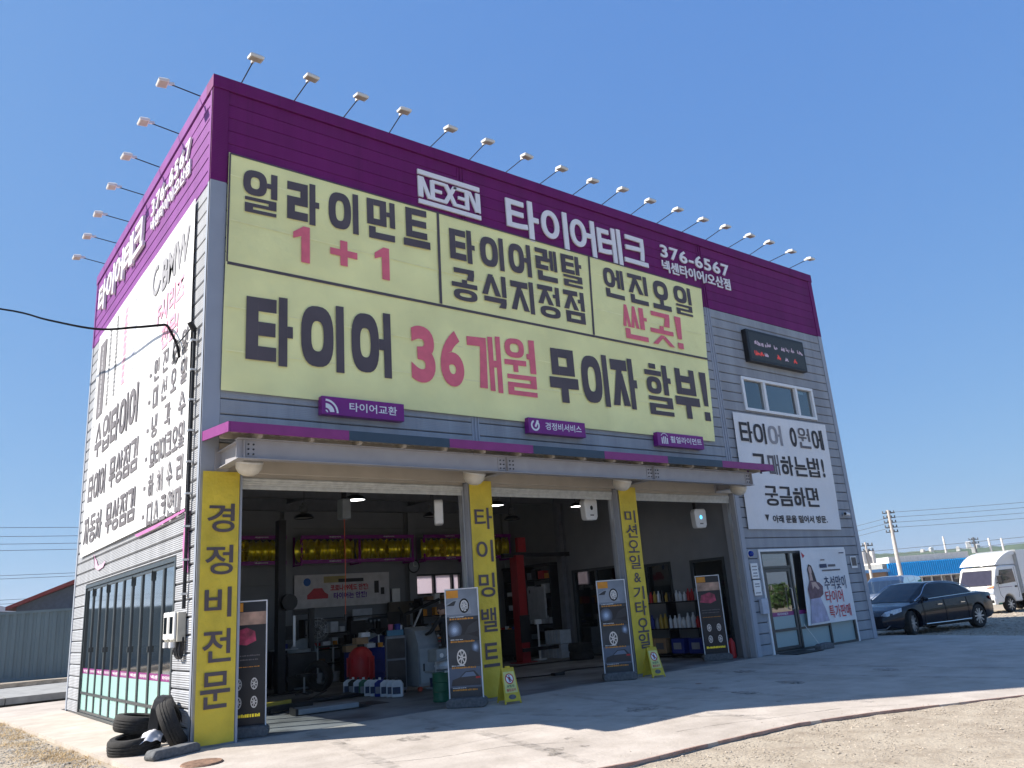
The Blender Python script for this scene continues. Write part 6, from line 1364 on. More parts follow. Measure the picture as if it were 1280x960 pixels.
for i, (x, y, z, k_) in enumerate(((5.35, 6.0, .81, 0), (5.75, 5.75, .87, 1), (5.95, 5.6, .87, 2), (5.12, 5.0, 1.0, 0), (5.2, 4.95, 1.145, 1), (5.06, 3.45, 1.275, 3), (5.2, 3.4, 1.275, 4), (5.3, 3.5, 1.275, 5), (6.0, 8.8, .92, 1), (6.3, 8.85, .92, 2), (5.5, 8.9, .92, 5), (4.75, 8.5, .94, 4))):
    nm_, m_, w_, h_ = ctop[k_]; q = MB()
    if nm_ == 'tub': q.lathe([(0, 0), (w_/2, 0), (w_/2*1.1, h_), (w_/2*.9, h_), (0, h_*.95)], 12, M=Matrix.Translation((x, y, z)))
    else: q.box(x-w_/2, x+w_/2, y-w_*.35, y+w_*.35, z, z+h_)
    o = q.build(nm_, m_, bevel=.004); tag(o, ['flat brown carton on the left blue drum', 'white carton on the right blue drum', 'orange tub on the right blue drum', 'brown carton lying on the red barrel', 'white carton on top of the brown carton on the red barrel', 'pink tub on the dark tool cabinet', 'blue tub on the dark tool cabinet', 'white tub on the dark tool cabinet', 'white carton on the wire rack', 'orange tub on the wire rack', 'white tub on the wire rack', 'blue tub on the wheel balancer tray'][i], nm_, 'small containers on the workshop furniture')
for i, (x, y, z, L_) in enumerate(((2.2, 9.40, 1.2, 1.6), (7.6, 9.40, .75, 1.2))):
    t = thing('tool_board', ['dark pegboard of hanging tools behind the tyre changer', 'dark pegboard of hanging tools low on the rear wall behind the blue cover'][i], 'board', (x, y, z), 0, 'tool boards on the rear wall'); q = MB(); q.box(0, L_, -.03, 0, 0, .8); q.build('board', black_m, t)
    for k in range(int(L_/.13)): q = MB(); h_ = rr.uniform(.15, .38); q.box(.05+k*.13, .08+k*.13, -.05, -.031, .72-h_, .72); q.box(.035+k*.13, .095+k*.13, -.055, -.029, .68, .74); q.build('hanging_tool', rr.choice([alu, red, grey_c, orange]), t)
t = thing('spares_shelf', 'low crowded spares shelf under the safety banner on the rear wall', 'shelf', (5.5, 9.25, .004))
for z in (.35, .78, 1.20, 1.60): q = MB(); q.box(0, 2.9, -.18, .18, z, z+.03); q.build('board', black_m, t)
for x in (0, 1.43, 2.86): q = MB(); q.box(x, x+.04, -.18, .18, 0, 1.63); q.build('upright', black_m, t)
for z in (.38, .81, 1.23):
    x = .06
    while x < 2.65:
        w = rr.uniform(.12, .26); h = rr.uniform(.12, .32)
        if rr.random() < .8: q = MB(); q.box(5.5+x, 5.5+x+w, 9.1, 9.35, z+.006, z+.006+h); mq = rr.choice([black, black_m, grey_c, cardboard, red, blue, white_j, black]); o = q.build('spares_box', mq, bevel=.006); tag(o, '%s box on the %s board of the spares shelf, %s end' % (CN.get(mq.name, 'dark'), {.38: 'lowest', .81: 'middle', 1.23: 'upper'}[z], 'left' if x < 1.0 else 'middle' if x < 1.9 else 'right'), 'box', 'boxes on the spares shelf')
        x += w+rr.uniform(.02, .09)
simple('work_stool', 'small black stool with a round seat in the left bay', 'stool', [('seat', black, lambda q: q.cyl((0, 0, .42), (0, 0, .48), .17, n=16)), ('post', alu, lambda q: q.cyl((0, 0, .08), (0, 0, .42), .02)), ('base', black_m, lambda q: [q.box(-.2, .2, -.02, .02, .05, .09), q.box(-.02, .02, -.2, .2, .05, .09)])], (3.9, 5.3, .004))
simple('transmission_jack', 'tall black transmission jack in the middle bay', 'jack', [('column', black_m, lambda q: q.cyl((0, 0, .1), (0, 0, 1.2), .06)), ('saddle', grey_c, B(-.15, .15, -.12, .12, 1.2, 1.26)), ('leg', black_m, B(-.35, .35, -.03, .03, .05, .11)), ('leg', black_m, B(-.03, .03, -.35, .35, .05, .11))], (9.3, 6.6, .004), R(20))
simple('motor_crane', 'dark engine crane with a raised arm in the middle bay', 'crane', [('mast', black_m, B(-.06, .06, -.06, .06, .1, 1.6)), ('arm', black_m, lambda q: q.tube([(0, 0, 1.55), (.9, -.5, 1.9)], .045)), ('ram', alu, lambda q: q.tube([(0, 0, .7), (.45, -.25, 1.7)], .03)), ('leg', black_m, B(-.3, .9, -.35, -.28, .06, .14)), ('leg', black_m, B(-.3, .9, .28, .35, .06, .14)), ('chain', alu, lambda q: q.tube([(.9, -.5, 1.9), (.9, -.5, 1.3)], .012))], (7.4, 7.0, .004), R(15))
for src, lb, loc, rz in (('tyre_changer', 'dark tyre changing machine behind the leaning tyre in the left bay', (4.62, 7.3, .004), R(-12)), ('wheel_balancer', 'dark wheel balancing machine beside the blue covered machine', (6.45, 7.75, .004), R(14)),
                         ('tyre_changer', 'dark tyre changing machine at the rear of the middle bay', (8.9, 8.6, .004), R(24)), ('wheel_balancer', 'dark wheel balancing machine near the rear parts shelf', (8.0, 8.9, .004), R(-8))):
    o_ = [o for o in bpy.data.objects if o.name == src][0]; copy_tree(o_, None, loc, rz, lb)
# ---- mechanic
def person():
    t = thing('person', 'person in dark work clothes and gloves bending over behind the poster stand', 'person', (6.05, 2.75, .004), R(200))
    J = {'pel': (0, 0, .93, .14), 'sp': (0, -.03, 1.12, .13), 'ch': (0, -.08, 1.32, .155), 'nk': (0, -.12, 1.49, .06), 'sl': (-.19, -.08, 1.42, .065), 'el': (-.30, -.20, 1.16, .048), 'wl': (-.24, -.42, 1.08, .033), 'sr': (.19, -.08, 1.42, .065), 'er': (.29, -.22, 1.18, .048), 'wr': (.22, -.44, 1.12, .033),
         'hl': (-.10, 0, .88, .10), 'kl': (-.13, -.05, .50, .07), 'al': (-.14, .03, .09, .048), 'tl': (-.15, -.13, .04, .04), 'hr': (.10, 0, .88, .10), 'kr': (.13, -.03, .50, .07), 'ar': (.15, .05, .09, .048), 'tr': (.17, -.11, .04, .04)}
    E_ = [('pel','sp'), ('sp','ch'), ('ch','nk'), ('ch','sl'), ('sl','el'), ('el','wl'), ('ch','sr'), ('sr','er'), ('er','wr'), ('pel','hl'), ('hl','kl'), ('kl','al'), ('al','tl'), ('pel','hr'), ('hr','kr'), ('kr','ar'), ('ar','tr')]
    def skin_mesh(J, E_, root, nm_, m_):
        ks = list(J); me = bpy.data.meshes.new(nm_); me.from_pydata([J[k][:3] for k in ks], [(ks.index(a), ks.index(b)) for a, b in E_], [])
        o = bpy.data.objects.new(nm_, me); COL.objects.link(o); o.modifiers.new('s', 'SKIN')
        for i, k in enumerate(ks): me.skin_vertices[0].data[i].radius = (J[k][3], J[k][3]*.85); me.skin_vertices[0].data[i].use_root = (k == root)
        sb_ = o.modifiers.new('u', 'SUBSURF'); sb_.levels = 2; sb_.render_levels = 2
        m2 = bpy.data.meshes.new_from_object(o.evaluated_get(bpy.context.evaluated_depsgraph_get())); bpy.data.objects.remove(o)
        m2.materials.clear(); m2.materials.append(m_); m2.polygons.foreach_set('use_smooth', [True]*len(m2.polygons))
        o = bpy.data.objects.new(nm_, m2); COL.objects.link(o); o.parent = t; return o
    skin_mesh(J, E_, 'pel', 'body', mat('work_clothes', (.018, .019, .022), .8))
    q = MB(); M = Matrix.Translation((0, -.16, 1.62)) @ Matrix.Rotation(R(18), 4, 'X')
    q.lathe([(0, -.12), (.045, -.115), (.066, -.06), (.076, 0), (.074, .05), (.05, .1), (0, .118)], 20, M=M @ Matrix.Diagonal((1, 1.15, 1, 1))); q.cyl(M @ Vector((0, -.085, -.005)), M @ Vector((0, -.108, -.02)), .014, .008, 8)
    for s in (-1, 1): q.cyl(M @ Vector((s*.07, .01, -.01)), M @ Vector((s*.085, .015, -.01)), .022, .012, 8)
    h = q.build('head', skin, t, smooth=True)
    q = MB(); q.lathe([(0, .127), (.055, .107), (.082, .05), (.084, .0), (.07, -.03)], 20, M=M @ Matrix.Translation((0, .018, .006)) @ Matrix.Diagonal((1, 1.13, 1, 1))); q.build('hair', hair, t, smooth=True)
    q = MB(); q.lathe([(.02, -.075), (.06, -.07), (.07, -.03), (.055, -.015)], 16, M=M @ Matrix.Translation((0, -.028, 0))); q.build('face_mask', black, t, smooth=True)
    for s, w in ((-1, 'wl'), (1, 'wr')):
        x, y, z = J[w][:3]; Jh = {'w': (x, y+.02, z, .026), 'p': (x, y-.05, z-.01, .032)}; Eh = [('w', 'p')]
        for k, (dx, L_) in enumerate(((-.028, .055), (-.010, .065), (.010, .06), (.027, .048))):
            Jh['a%d' % k] = (x+dx, y-.085, z-.01, .011); Jh['b%d' % k] = (x+dx*1.1, y-.085-L_*.5, z-.025, .010); Jh['c%d' % k] = (x+dx*1.1, y-.085-L_*.7, z-.052, .008); Eh += [('p', 'a%d' % k), ('a%d' % k, 'b%d' % k), ('b%d' % k, 'c%d' % k)]
        Jh['t0'] = (x-s*.035, y-.04, z-.015, .011); Jh['t1'] = (x-s*.05, y-.08, z-.03, .009); Eh += [('p', 't0'), ('t0', 't1')]
        skin_mesh(Jh, Eh, 'p', 'glove', white_j)
person()
# ================================================================== VEHICLES
carblk = mat('car_paint_blue_black', (.006, .009, .019), .2, .0, var=.05, coat=.35, spec=.25)
carsil = mat('car_paint_silver', (.42, .45, .48), .25, .5, var=.04, coat=.8)
chrome = mat('chrome', (.65, .66, .68), .12, .95, var=.03); headl = mat('headlamp_lens', (.45, .48, .52), .08, .3, var=.3, scale=20, coat=1)
tail = mat('tail_lamp', (.35, .01, .01), .15, coat=1)
def lerp_tab(tab, x):
    if x <= tab[0][0]: return tab[0][1]
    for (a, b), (c, d) in zip(tab[:-1], tab[1:]):
        if x <= c: t = (x-a)/(c-a); t = t*t*(3-2*t)*.5+t*.5; return b+(d-b)*t
    return tab[-1][1]
def wheel_part(t, x, y, r, wd, rimm, steer=0, nsp=10):
    s = 1 if y > 0 else -1
    e = bpy.data.objects.new('wheel', None)
    M = Matrix.Translation((x, y, r)) @ Matrix.Rotation(steer, 4, 'Z') @ Matrix.Rotation(-s*math.pi/2, 4, 'X')
    q = MB(); ri = r*.70; h = wd/2
    q.lathe([(ri, -h), (r-.03, -h), (r, -h+.03), (r, h-.03), (r-.03, h), (ri, h), (ri-.01, h-.02), (ri-.01, -h+.02)], 32, M=M, closed=True)
    tt = q.build('wheel', rubber, t, smooth=True)
    q = MB(); q.lathe([(ri, h-.005), (ri-.02, h-.015), (ri-.03, h-.06), (.05, h-.05), (0, h-.05)], 28, m=1, M=M)
    for k in range(nsp):
        a = 2*math.pi*k/nsp; R_ = Matrix.Rotation(a, 4, 'Z'); q.box(.03, ri-.015, -.018, .018, h-.045, h-.012, 0, M @ R_)
    q.lathe([(0, h-.005), (.05, h-.01), (.055, h-.04)], 12, M=M)
    q.build('rim', [rimm, black_m], tt)
def loft(tab_w, tab_b, tab_s, x0, x1, n=56):
    rows = []
    for i in range(n+1):
        x = x0+(x1-x0)*i/n; w = lerp_tab(tab_w, x); zb = lerp_tab(tab_b, x); zs = lerp_tab(tab_s, x); H = zs-zb
        rg = [(0, zb), (w*.80, zb), (w*.955, zb+.05), (w*.985, zb+H*.22), (w, zb+H*.5), (w*.99, zb+H*.72), (w*.975, zs-.06), (w*.93, zs-.005), (w*.80, zs+.022), (w*.45, zs+.042), (0, zs+.048)]
        rows.append([(x, y, z) for y, z in rg]+[(x, -y, z) for y, z in rg[-2:0:-1]])
    return rows
def loft_mesh(rows, caps=True):
    q = MB(); k = len(rows[0])
    for r_ in rows: q.v += r_
    for i in range(len(rows)-1):
        for j in range(k): q.f.append((i*k+j, i*k+(j+1) % k, (i+1)*k+(j+1) % k, (i+1)*k+j)); q.mi.append(0)
    if caps: q.f += [tuple(range(k)), tuple(range((len(rows)-1)*k, len(rows)*k))]; q.mi += [0, 0]
    return q
def cut(o, cutters):
    for c in cutters:
        m = o.modifiers.new('c', 'BOOLEAN'); m.object = c; m.operation = 'DIFFERENCE'; m.solver = 'EXACT'
    me = bpy.data.meshes.new_from_object(o.evaluated_get(bpy.context.evaluated_depsgraph_get()))
    o.modifiers.clear(); o.data = me
    try: me.set_sharp_from_angle(angle=R(32))
    except Exception: pass
    for c in cutters: bpy.data.objects.remove(c)
def car(nm_, label, cat, loc, rz, paint, P, group=None, steer=0):
    t = thing(nm_, label, cat, loc, rz, group); L2 = P['L']/2
    rows = loft(P['w'], P['b'], P['s'], -L2, L2); o = loft_mesh(rows).build('body', paint, t, smooth=True)
    wx = P['wx']; r = P['r']; cs = []
    for x in wx:
        q = MB(); q.cyl((x, -1.3, r+.01), (x, 1.3, r+.01), r+.055, n=36); cs.append(q.build('cutter', paint))
    bpy.context.view_layer.update()
    o.parent = None; cut(o, cs); o.parent = t
    q = MB(); q.box(-L2+.3, L2-.3, -.66, .66, .20, .62); q.build('underbody', black, t)
    for i, x in enumerate(wx):
        for s in (-1, 1): wheel_part(t, x, s*(P['tw']), r, .23, alu, steer if x > 0 else 0)
    # greenhouse
    cab = P['cab']; n = len(cab); ring = []
    for (x, zb, zt, hw, hr) in cab: ring.append([(x, hw, zb), (x, hw*.985, zb+.02), (x, hr+.02, zt-.07), (x, hr-.06, zt-.012), (x, hr*.5, zt+.005), (x, 0, zt+.01)])
    G = MB(); Bd = MB()
    for i in range(n-1):
        for j in range(5):
            for s in (1, -1):
                a, b_, c, d = ring[i][j], ring[i][j+1], ring[i+1][j+1], ring[i+1][j]
                f4 = [(p[0], p[1]*s, p[2]) for p in (a, b_, c, d)]
                gl = (j == 1 and P['side'][i]) or (j >= 2 and P['top'][i])
                (G if gl else Bd).add(f4, [(0,1,2,3) if s > 0 else (3,2,1,0)])
    Bd.build('cabin', paint, t, smooth=True, recalc=False); G.build('window_glass', P['glass'], t, recalc=False)
    for s in (1, -1):
        q = MB(); fr = Fr((0, s*P['mw'], 0), (1,0,0)) if s < 0 else Fr((0, s*P['mw'], 0), (-1,0,0))
        M = Matrix.Translation((P['mx'], s*(P['mw']+.09), P['mz'])) @ Matrix.Rotation(s*R(12), 4, 'Z'); q.lathe([(0, -.07), (.07, -.06), (.10, 0), (.075, .06), (0, .07)], 14, M=M @ Matrix.Diagonal((.8, 1.15, 1, 1))); q.build('mirror', paint, t, smooth=True)
    return t
P = dict(L=5.1, r=.35, wx=(-1.55, 1.60), tw=.80, glass=glass_k, mw=.87, mx=.98, mz=1.0,
         w=[(-2.55, .70), (-2.45, .84), (-2.1, .90), (-1.4, .945), (0, .95), (1.4, .945), (2.0, .92), (2.35, .83), (2.55, .62)],
         b=[(-2.55, .36), (-2.2, .24), (-1.0, .20), (1.0, .20), (2.2, .20), (2.55, .28)],
         s=[(-2.55, .92), (-2.45, 1.02), (-1.9, 1.055), (-1.0, 1.03), (0.2, .99), (1.1, .945), (1.9, .84), (2.35, .72), (2.55, .58)],
         cab=[(-2.0, 1.06, 1.07, .72, .66), (-1.55, 1.05, 1.27, .80, .62), (-1.15, 1.03, 1.41, .83, .60), (-.55, 1.02, 1.475, .85, .605), (-.42, 1.01, 1.48, .85, .605), (.05, 1.0, 1.48, .855, .60), (.12, 1.0, 1.478, .855, .60), (.35, .99, 1.455, .855, .60), (.75, .97, 1.28, .85, .65), (1.15, .95, 1.09, .83, .70), (1.42, .93, .955, .80, .72)],
         side=[0, 1, 1, 0, 1, 0, 1, 1, 1, 0], top=[1, 1, 0, 0, 0, 0, 0, 1, 1, 1])
sd = car('parked_sedan', 'glossy blue black sedan parked on gravel right behind the shop corner', 'car', (21.95, .44, gz(21.9, .4)), R(170.2), carblk, P, steer=R(18))
def sd_part(nm_, m_, fn, smooth=False, bevel=0): q = MB(); fn(q); return q.build(nm_, m_, sd, smooth=smooth, bevel=bevel)
for s in (1, -1):
    def hl(q, s=s):
        pts = [(2.50, .52*s, .60), (2.44, .62*s, .70), (2.28, .78*s, .76), (2.02, .90*s, .80), (2.05, .915*s, .70), (2.30, .84*s, .63), (2.46, .70*s, .58)]
        q.prism(pts, (.015, .03*s, .012))
    sd_part('headlight', headl, hl)
    sd_part('tail_light', tail, lambda q, s=s: q.prism([(-2.50, .5*s, .88), (-2.44, .78*s, .90), (-2.2, .895*s, .92), (-2.25, .90*s, .82), (-2.46, .80*s, .78), (-2.52, .5*s, .80)], (-.02, .02*s, 0)))
    sd_part('chrome_sill', chrome, lambda q, s=s: q.tube([(1.1, .955*s, .30), (0, .965*s, .30), (-1.05, .955*s, .31)], .018))
    sd_part('window_trim', chrome, lambda q, s=s: q.tube(smooth_pts([(1.30, .84*s, .965), (.9, .81*s, 1.13), (.5, .70*s, 1.37), (.1, .63*s, 1.455), (-.6, .63*s, 1.455), (-1.15, .66*s, 1.37), (-1.6, .73*s, 1.20), (-1.75, .82*s, 1.07), (-1.0, .86*s, 1.045), (.3, .875*s, 1.005), (1.30, .85*s, .965)], 4), .011, 5))
    sd_part('door_seam', black, lambda q, s=s: [q.tube([(x, .93*s, .97), (x-.02, .962*s, .62), (x-.03, .945*s, .27)], .006, 4) for x in (1.08, .08, -1.02)])
    for x in (.22, -.88): sd_part('door_handle', chrome, lambda q, s=s, x=x: q.box(x, x+.2, min(s*.945, s*.975), max(s*.945, s*.975), .80, .825))
sd_part('grille', black_m, lambda q: q.prism([(2.545, -.34, .62), (2.57, -.24, .36), (2.57, .24, .36), (2.545, .34, .62)], (.03, 0, 0)))
sd_part('grille_frame', chrome, lambda q: q.tube([(2.585, -.36, .64), (2.60, -.25, .34), (2.60, .25, .34), (2.585, .36, .64), (2.585, -.36, .64)], .014, 6))
sd_part('grille_bar', chrome, lambda q: [q.box(2.575, 2.59, -.31+.02*k, .31-.02*k, .58-k*.045, .588-k*.045) for k in range(5)])
sd_part('number_plate', white_p, lambda q: q.box(2.60, 2.61, -.26, .26, .30, .41))
sd_part('lower_trim', chrome, lambda q: q.tube([(2.36, -.80, .40), (2.48, -.66, .26), (2.56, -.3, .24), (2.56, .3, .24), (2.48, .66, .26), (2.36, .80, .40)], .012, 5))
# silver utility vehicle behind
P2 = dict(L=4.7, r=.36, wx=(-1.40, 1.42), tw=.78, glass=glass_v, mw=.88, mx=.95, mz=1.12,
          w=[(-2.35, .80), (-2.2, .88), (-1.2, .92), (1.2, .92), (2.0, .90), (2.35, .78)], b=[(-2.35, .42), (-1.8, .34), (1.8, .34), (2.35, .40)],
          s=[(-2.35, 1.02), (-1.0, 1.06), (.9, 1.04), (1.6, 1.0), (2.2, .93), (2.35, .80)],
          cab=[(-2.25, 1.05, 1.07, .84, .76), (-2.1, 1.05, 1.66, .84, .70), (-1.2, 1.05, 1.72, .86, .68), (-1.1, 1.05, 1.725, .86, .68), (-.2, 1.05, 1.73, .86, .68), (-.1, 1.05, 1.73, .86, .68), (.35, 1.05, 1.71, .86, .68), (.7, 1.04, 1.55, .86, .72), (1.2, 1.03, 1.06, .84, .78)],
          side=[0, 1, 0, 1, 0, 1, 1, 0], top=[1, 0, 0, 0, 0, 0, 1, 1])
sv = car('parked_suv', 'silver utility vehicle parked behind the dark sedan', 'car', (30.3, 5.6, gz(30, 5.5)), R(192), carsil, P2)
for s in (1, -1):
    q = MB(); q.prism([(2.33, .45*s, .78), (2.30, .80*s, .84), (2.1, .90*s, .90), (2.12, .90*s, .76), (2.34, .6*s, .68)], (.02, .02*s, 0)); q.build('headlight', headl, sv)
q = MB(); q.box(2.33, 2.37, -.42, .42, .62, .80); q.build('grille', black_m, sv); q = MB(); q.box(2.34, 2.40, -.8, .8, .42, .56); q.build('bumper', conc_block, sv, bevel=.03)
# white box truck
tr = thing('box_truck', 'white small box truck with a rounded wind deflector parked on gravel', 'truck', (33.4, 2.15, gz(33, 2.1)), R(169)); tr.scale = (.95, .95, .95)
wt = mat('truck_white', (.74, .74, .72), .3, var=.03, coat=.5)
prof = [(.55, .42), (2.36, .42), (2.42, .55), (2.42, .95), (2.34, 1.10), (2.0, 1.78), (1.88, 1.88), (1.6, 1.93), (.62, 1.93), (.55, 1.85)]
q = MB(); q.prism([(x, -.80, z) for x, z in prof], (0, 1.60, 0)); cb = q.build('cab', wt, smooth=True)
c_ = []; q = MB(); q.cyl((1.42, -1.2, .34), (1.42, 1.2, .34), .40, n=32); c_.append(q.build('cutter', wt)); bpy.context.view_layer.update(); cut(cb, c_); cb.parent = tr; b_ = cb.modifiers.new('bevel', 'BEVEL'); b_.width = .06; b_.segments = 3; b_.limit_method = 'ANGLE'; b_.angle_limit = R(50)
def tp(nm_, m_, fn, bevel=0, smooth=False): q = MB(); fn(q); return q.build(nm_, m_, tr, bevel=bevel, smooth=smooth)
def on_ws(t, y, off): p = Vector((2.34, 0, 1.10)).lerp(Vector((2.0, 0, 1.78)), t); return (p.x+off*.9, y, p.z+off*.45)
tp('windscreen', glass_k if False else mat('windscreen_dark', (.035, .03, .045), .08, coat=1), lambda q: q.prism([on_ws(.06, -.70, .004), on_ws(.06, .70, .004), on_ws(.93, .64, .004), on_ws(.93, -.64, .004)], (.008, 0, .004)))
tp('windscreen_seal', black, lambda q: q.prism([on_ws(.02, -.73, .0), on_ws(.02, .73, .0), on_ws(.97, .67, .0), on_ws(.97, -.67, .0)], (.006, 0, .003)))
for s in (1, -1):
    ya, yb = (.801, .808) if s > 0 else (-.808, -.801)
    tp('side_window', MATS['windscreen_dark'], lambda q: q.prism([(x, ya, z) for x, z in ((.80, 1.22), (1.98, 1.16), (1.98, 1.26), (1.76, 1.74), (.86, 1.76))], (0, yb-ya, 0)))
    tp('door_seam', black, lambda q: q.tube([(.74, s*.803, 1.85), (.72, s*.803, .75), (.80, s*.803, .58)], .006, 4))
    tp('door_seam', black, lambda q: q.tube([(2.02, s*.803, 1.2), (2.0, s*.803, .75), (1.86, s*.803, .60)], .006, 4))
    tp('door_handle', black, lambda q: q.box(.80, .92, s*.80 if s > 0 else -.83, .83 if s > 0 else s*.80, 1.0, 1.06))
    tp('stripe', mat('stripe_mauve', (.25, .12, .20), .4), lambda q: q.box(1.1, 2.0, .8005 if s > 0 else -.803, .803 if s > 0 else -.8005, 1.03, 1.05))
    tp('mirror', black, lambda q: [q.box(2.02, 2.12, s*.86 if s > 0 else -1.06, 1.06 if s > 0 else s*.86, 1.22, 1.52), q.cyl((2.1, s*.78, 1.2), (2.08, s*.92, 1.3), .02)], .02)
    hl_ = tp('headlight', headl, lambda q: q.prism([(2.425, s*.50, .78), (2.425, s*.78, .80), (2.36, s*.815, 1.02), (2.38, s*.52, 1.04)], (.02, 0, 0)))
    tp('indicator', mat('indicator_orange', (.55, .20, .08), .2), lambda q: q.prism([(2.40, s*.50, 1.045), (2.39, s*.815, 1.03), (2.33, s*.80, 1.12), (2.36, s*.56, 1.13)], (.02, 0, 0)))
tp('bumper', wt, lambda q: q.box(2.30, 2.52, -.84, .84, .36, .64), .04)
tp('bumper_grille', black, lambda q: [q.box(2.521, 2.53, -.5, .5, .52, .60), q.box(2.521, 2.53, .56, .80, .44, .56), q.box(2.521, 2.53, -.80, -.56, .44, .56)])
tp('number_plate', mat('plate_yellowish', (.5, .5, .42), .4), lambda q: q.box(2.531, 2.54, -.22, .22, .40, .50))
tp('cargo_box', wt, lambda q: q.box(-2.6, .46, -.88, .88, .72, 2.52), .02)
tp('box_edge', alu, lambda q: [q.box(.461, .485, -.89, .89, 2.46, 2.54), q.box(.461, .485, .85, .89, .72, 2.459), q.box(.461, .485, -.89, -.85, .72, 2.459)])
tp('chassis', black_m, lambda q: q.box(-2.5, 1.2, -.4, .4, .42, .70))
def fair(q):
    n = 10; A = []
    for i in range(n+1):
        t = i/n; x = 1.95-1.42*t; z = 1.96+.54*math.sin(t*math.pi/2)**.8; A.append((x, z))
    vs = []; 
    for x, z in A: vs += [(x, -.80-.03*(1.95-x), z), (x, .80+.03*(1.95-x), z)]
    q.add(vs, [(2*i, 2*i+1, 2*i+3, 2*i+2) for i in range(n)])
    for s in (1, -1):
        for i in range(n):
            (x, z), (x2, z2) = A[i], A[i+1]; yy = s*(.80+.03*(1.95-x)); y2 = s*(.80+.03*(1.95-x2))
            q.add([(x, yy, z), (x2, y2, z2), (x2, y2, max(1.95, z2-.16)), (x, yy, max(1.95, z-.16))], [(0,1,2,3)])
            q.add([(x, yy*.9, max(1.95, z-.16)), (x2, y2*.9, max(1.95, z2-.16)), (x2, y2*.9, 1.95), (x, yy*.9, 1.95)], [(0,1,2,3)])
            q.add([(x, yy, max(1.95, z-.16)), (x2, y2, max(1.95, z2-.16)), (x2, y2*.9, max(1.95, z2-.16)), (x, yy*.9, max(1.95, z-.16))], [(0,1,2,3)])
tp('wind_deflector', wt, fair, smooth=True)
for x in (1.42, -1.5):
    for s in (1, -1): wheel_part(tr, x, s*.70, .33, .20, alu, 0, 8)

# ================================================================== BACKGROUND, RIGHT
blue_r = mat('blue_sheet', (.006, .28, .66), .5, var=.1); cream_w = mat('cream_wall', (.55, .52, .38), .7); roofw = mat('roof_white_sheet', (.62, .60, .57), .6)
bh = thing('blue_roofed_workshop', 'low workshop with a bright blue ribbed fascia behind the white truck', 'building', (76.5, 29.85, -1.6))
f = Fr((0, 0, 3.1), (6.7, -5.25, 0)); Lb = 8.6
q = MB(); n = 40
for i in range(n):
    a = i*Lb/n; w = Lb/n; q.add([f.p(a, 0.0, 0), f.p(a+w*.3, 0, .0), f.p(a+w*.5, 0, .06), f.p(a+w*.8, 0, .06), f.p(a+w, 0, 0), f.p(a, 1.45, 0), f.p(a+w*.3, 1.45, .0), f.p(a+w*.5, 1.45, .06), f.p(a+w*.8, 1.45, .06), f.p(a+w, 1.45, 0)], [(k, k+1, k+6, k+5) for k in range(4)])
q.build('blue_fascia', blue_r, bh, recalc=False)
q = MB(); f.box(q, .6, Lb+.2, 1.48, 2.1, -9, -.6); f.box(q, -.1, Lb+.1, -.08, -.01, -.9, .12); q.build('roof', roofw, bh)
q = MB(); f.box(q, 0, Lb, -3.1, 1.44, -9, -1.0); q.build('wall', mat('workshop_wall', (.30, .29, .26), .7), bh)
q = MB(); f.box(q, 1.9, 2.9, -2.9, -.12, -.99, -.9); q.build('door', cream_w, bh)
for a in (0.1, 3.3, 4.3, 5.3, 6.3, 7.3, 8.4): q = MB(); f.box(q, a, a+.10, -3.0, -.09, -.2, -.1); q.build('post', roofw, bh)
for a in (3.6, 4.9, 6.2): q = MB(); f.box(q, a, a+1.0, -1.1, -.2, -.998, -.96); q.build('window', MATS['windscreen_dark'], bh)
b2 = thing('low_blue_roof_shed', 'low shed with a thin pale blue roof at the shop corner in the distance', 'building', (71.5, 33.6, -1.6))
f = Fr((0, 0, 0), (6.7, -5.25, 0)); q = MB(); f.box(q, -4, 6.2, 3.75, 4.05, -6, .5); q.build('roof', mat('pale_blue_roof', (.12, .28, .52), .5), b2)
q = MB(); f.box(q, -3.8, 6, 0, 3.74, -5, 0); q.build('wall', mat('shed_brown', (.30, .20, .14), .8), b2); q = MB(); f.box(q, 1.5, 2.6, .2, 2.4, .002, .05); q.build('door', cream_w, b2)
def container(label, loc, rz, L, m_, W_=2.44, H_=2.6, print_=None):
    t = thing('shipping_container', label, 'container', loc, rz)
    n = int(L/.28)
    for yy, s in ((0, -1), (W_, 1)):
        q = MB()
        for i in range(n):
            a = .1+i*(L-.2)/n; w = (L-.2)/n; pts = [(a, 0), (a+w*.28, 0), (a+w*.42, .035), (a+w*.72, .035), (a+w*.86, 0), (a+w, 0)]
            vs = [(x, yy-s*d, .12) for x, d in pts]+[(x, yy-s*d, H_-.10) for x, d in pts]
            q.add(vs, [(k, k+1, k+7, k+6) for k in range(5)])
        q.build('corrugated_side', m_, t, recalc=False)
    q = MB()
    for y in (0, W_): q.box(0, L, y-.03, y+.05, 0, .12); q.box(0, L, y-.03, y+.05, H_-.1, H_)
    for x in (0, L-.1):
        for y in (-.03, W_-.06): q.box(x, x+.1, y, y+.11, .121, H_-.101)
    q.build('frame', m_, t)
    q = MB(); q.box(.02, L-.02, .04, W_-.04, H_-.05, H_-.01); q.build('roof', m_, t)
    q = MB(); q.box(.01, .05, .03, W_-.03, .1, H_-.1); q.box(L-.05, L-.01, .03, W_-.03, .1, H_-.1); q.build('end_wall', m_, t)
    return t
gc = mat('container_green', (.035, .17, .15), .6, var=.1, scale=2, streak=.3)
tg = container('dark green shipping container at the right edge behind the truck', (41.9, 5.3, gz(41, 5)-.05), R(-42), 6.1, gc)
letter('ㅍ', Fr((0, -.04, 0), (1, 0, 0)), .6, .9, 1.3, 1.6, 0, white_p, tg) if False else None
cg = mat('container_slate', (.13, .18, .20), .6, var=.10, scale=1.5, streak=.25)
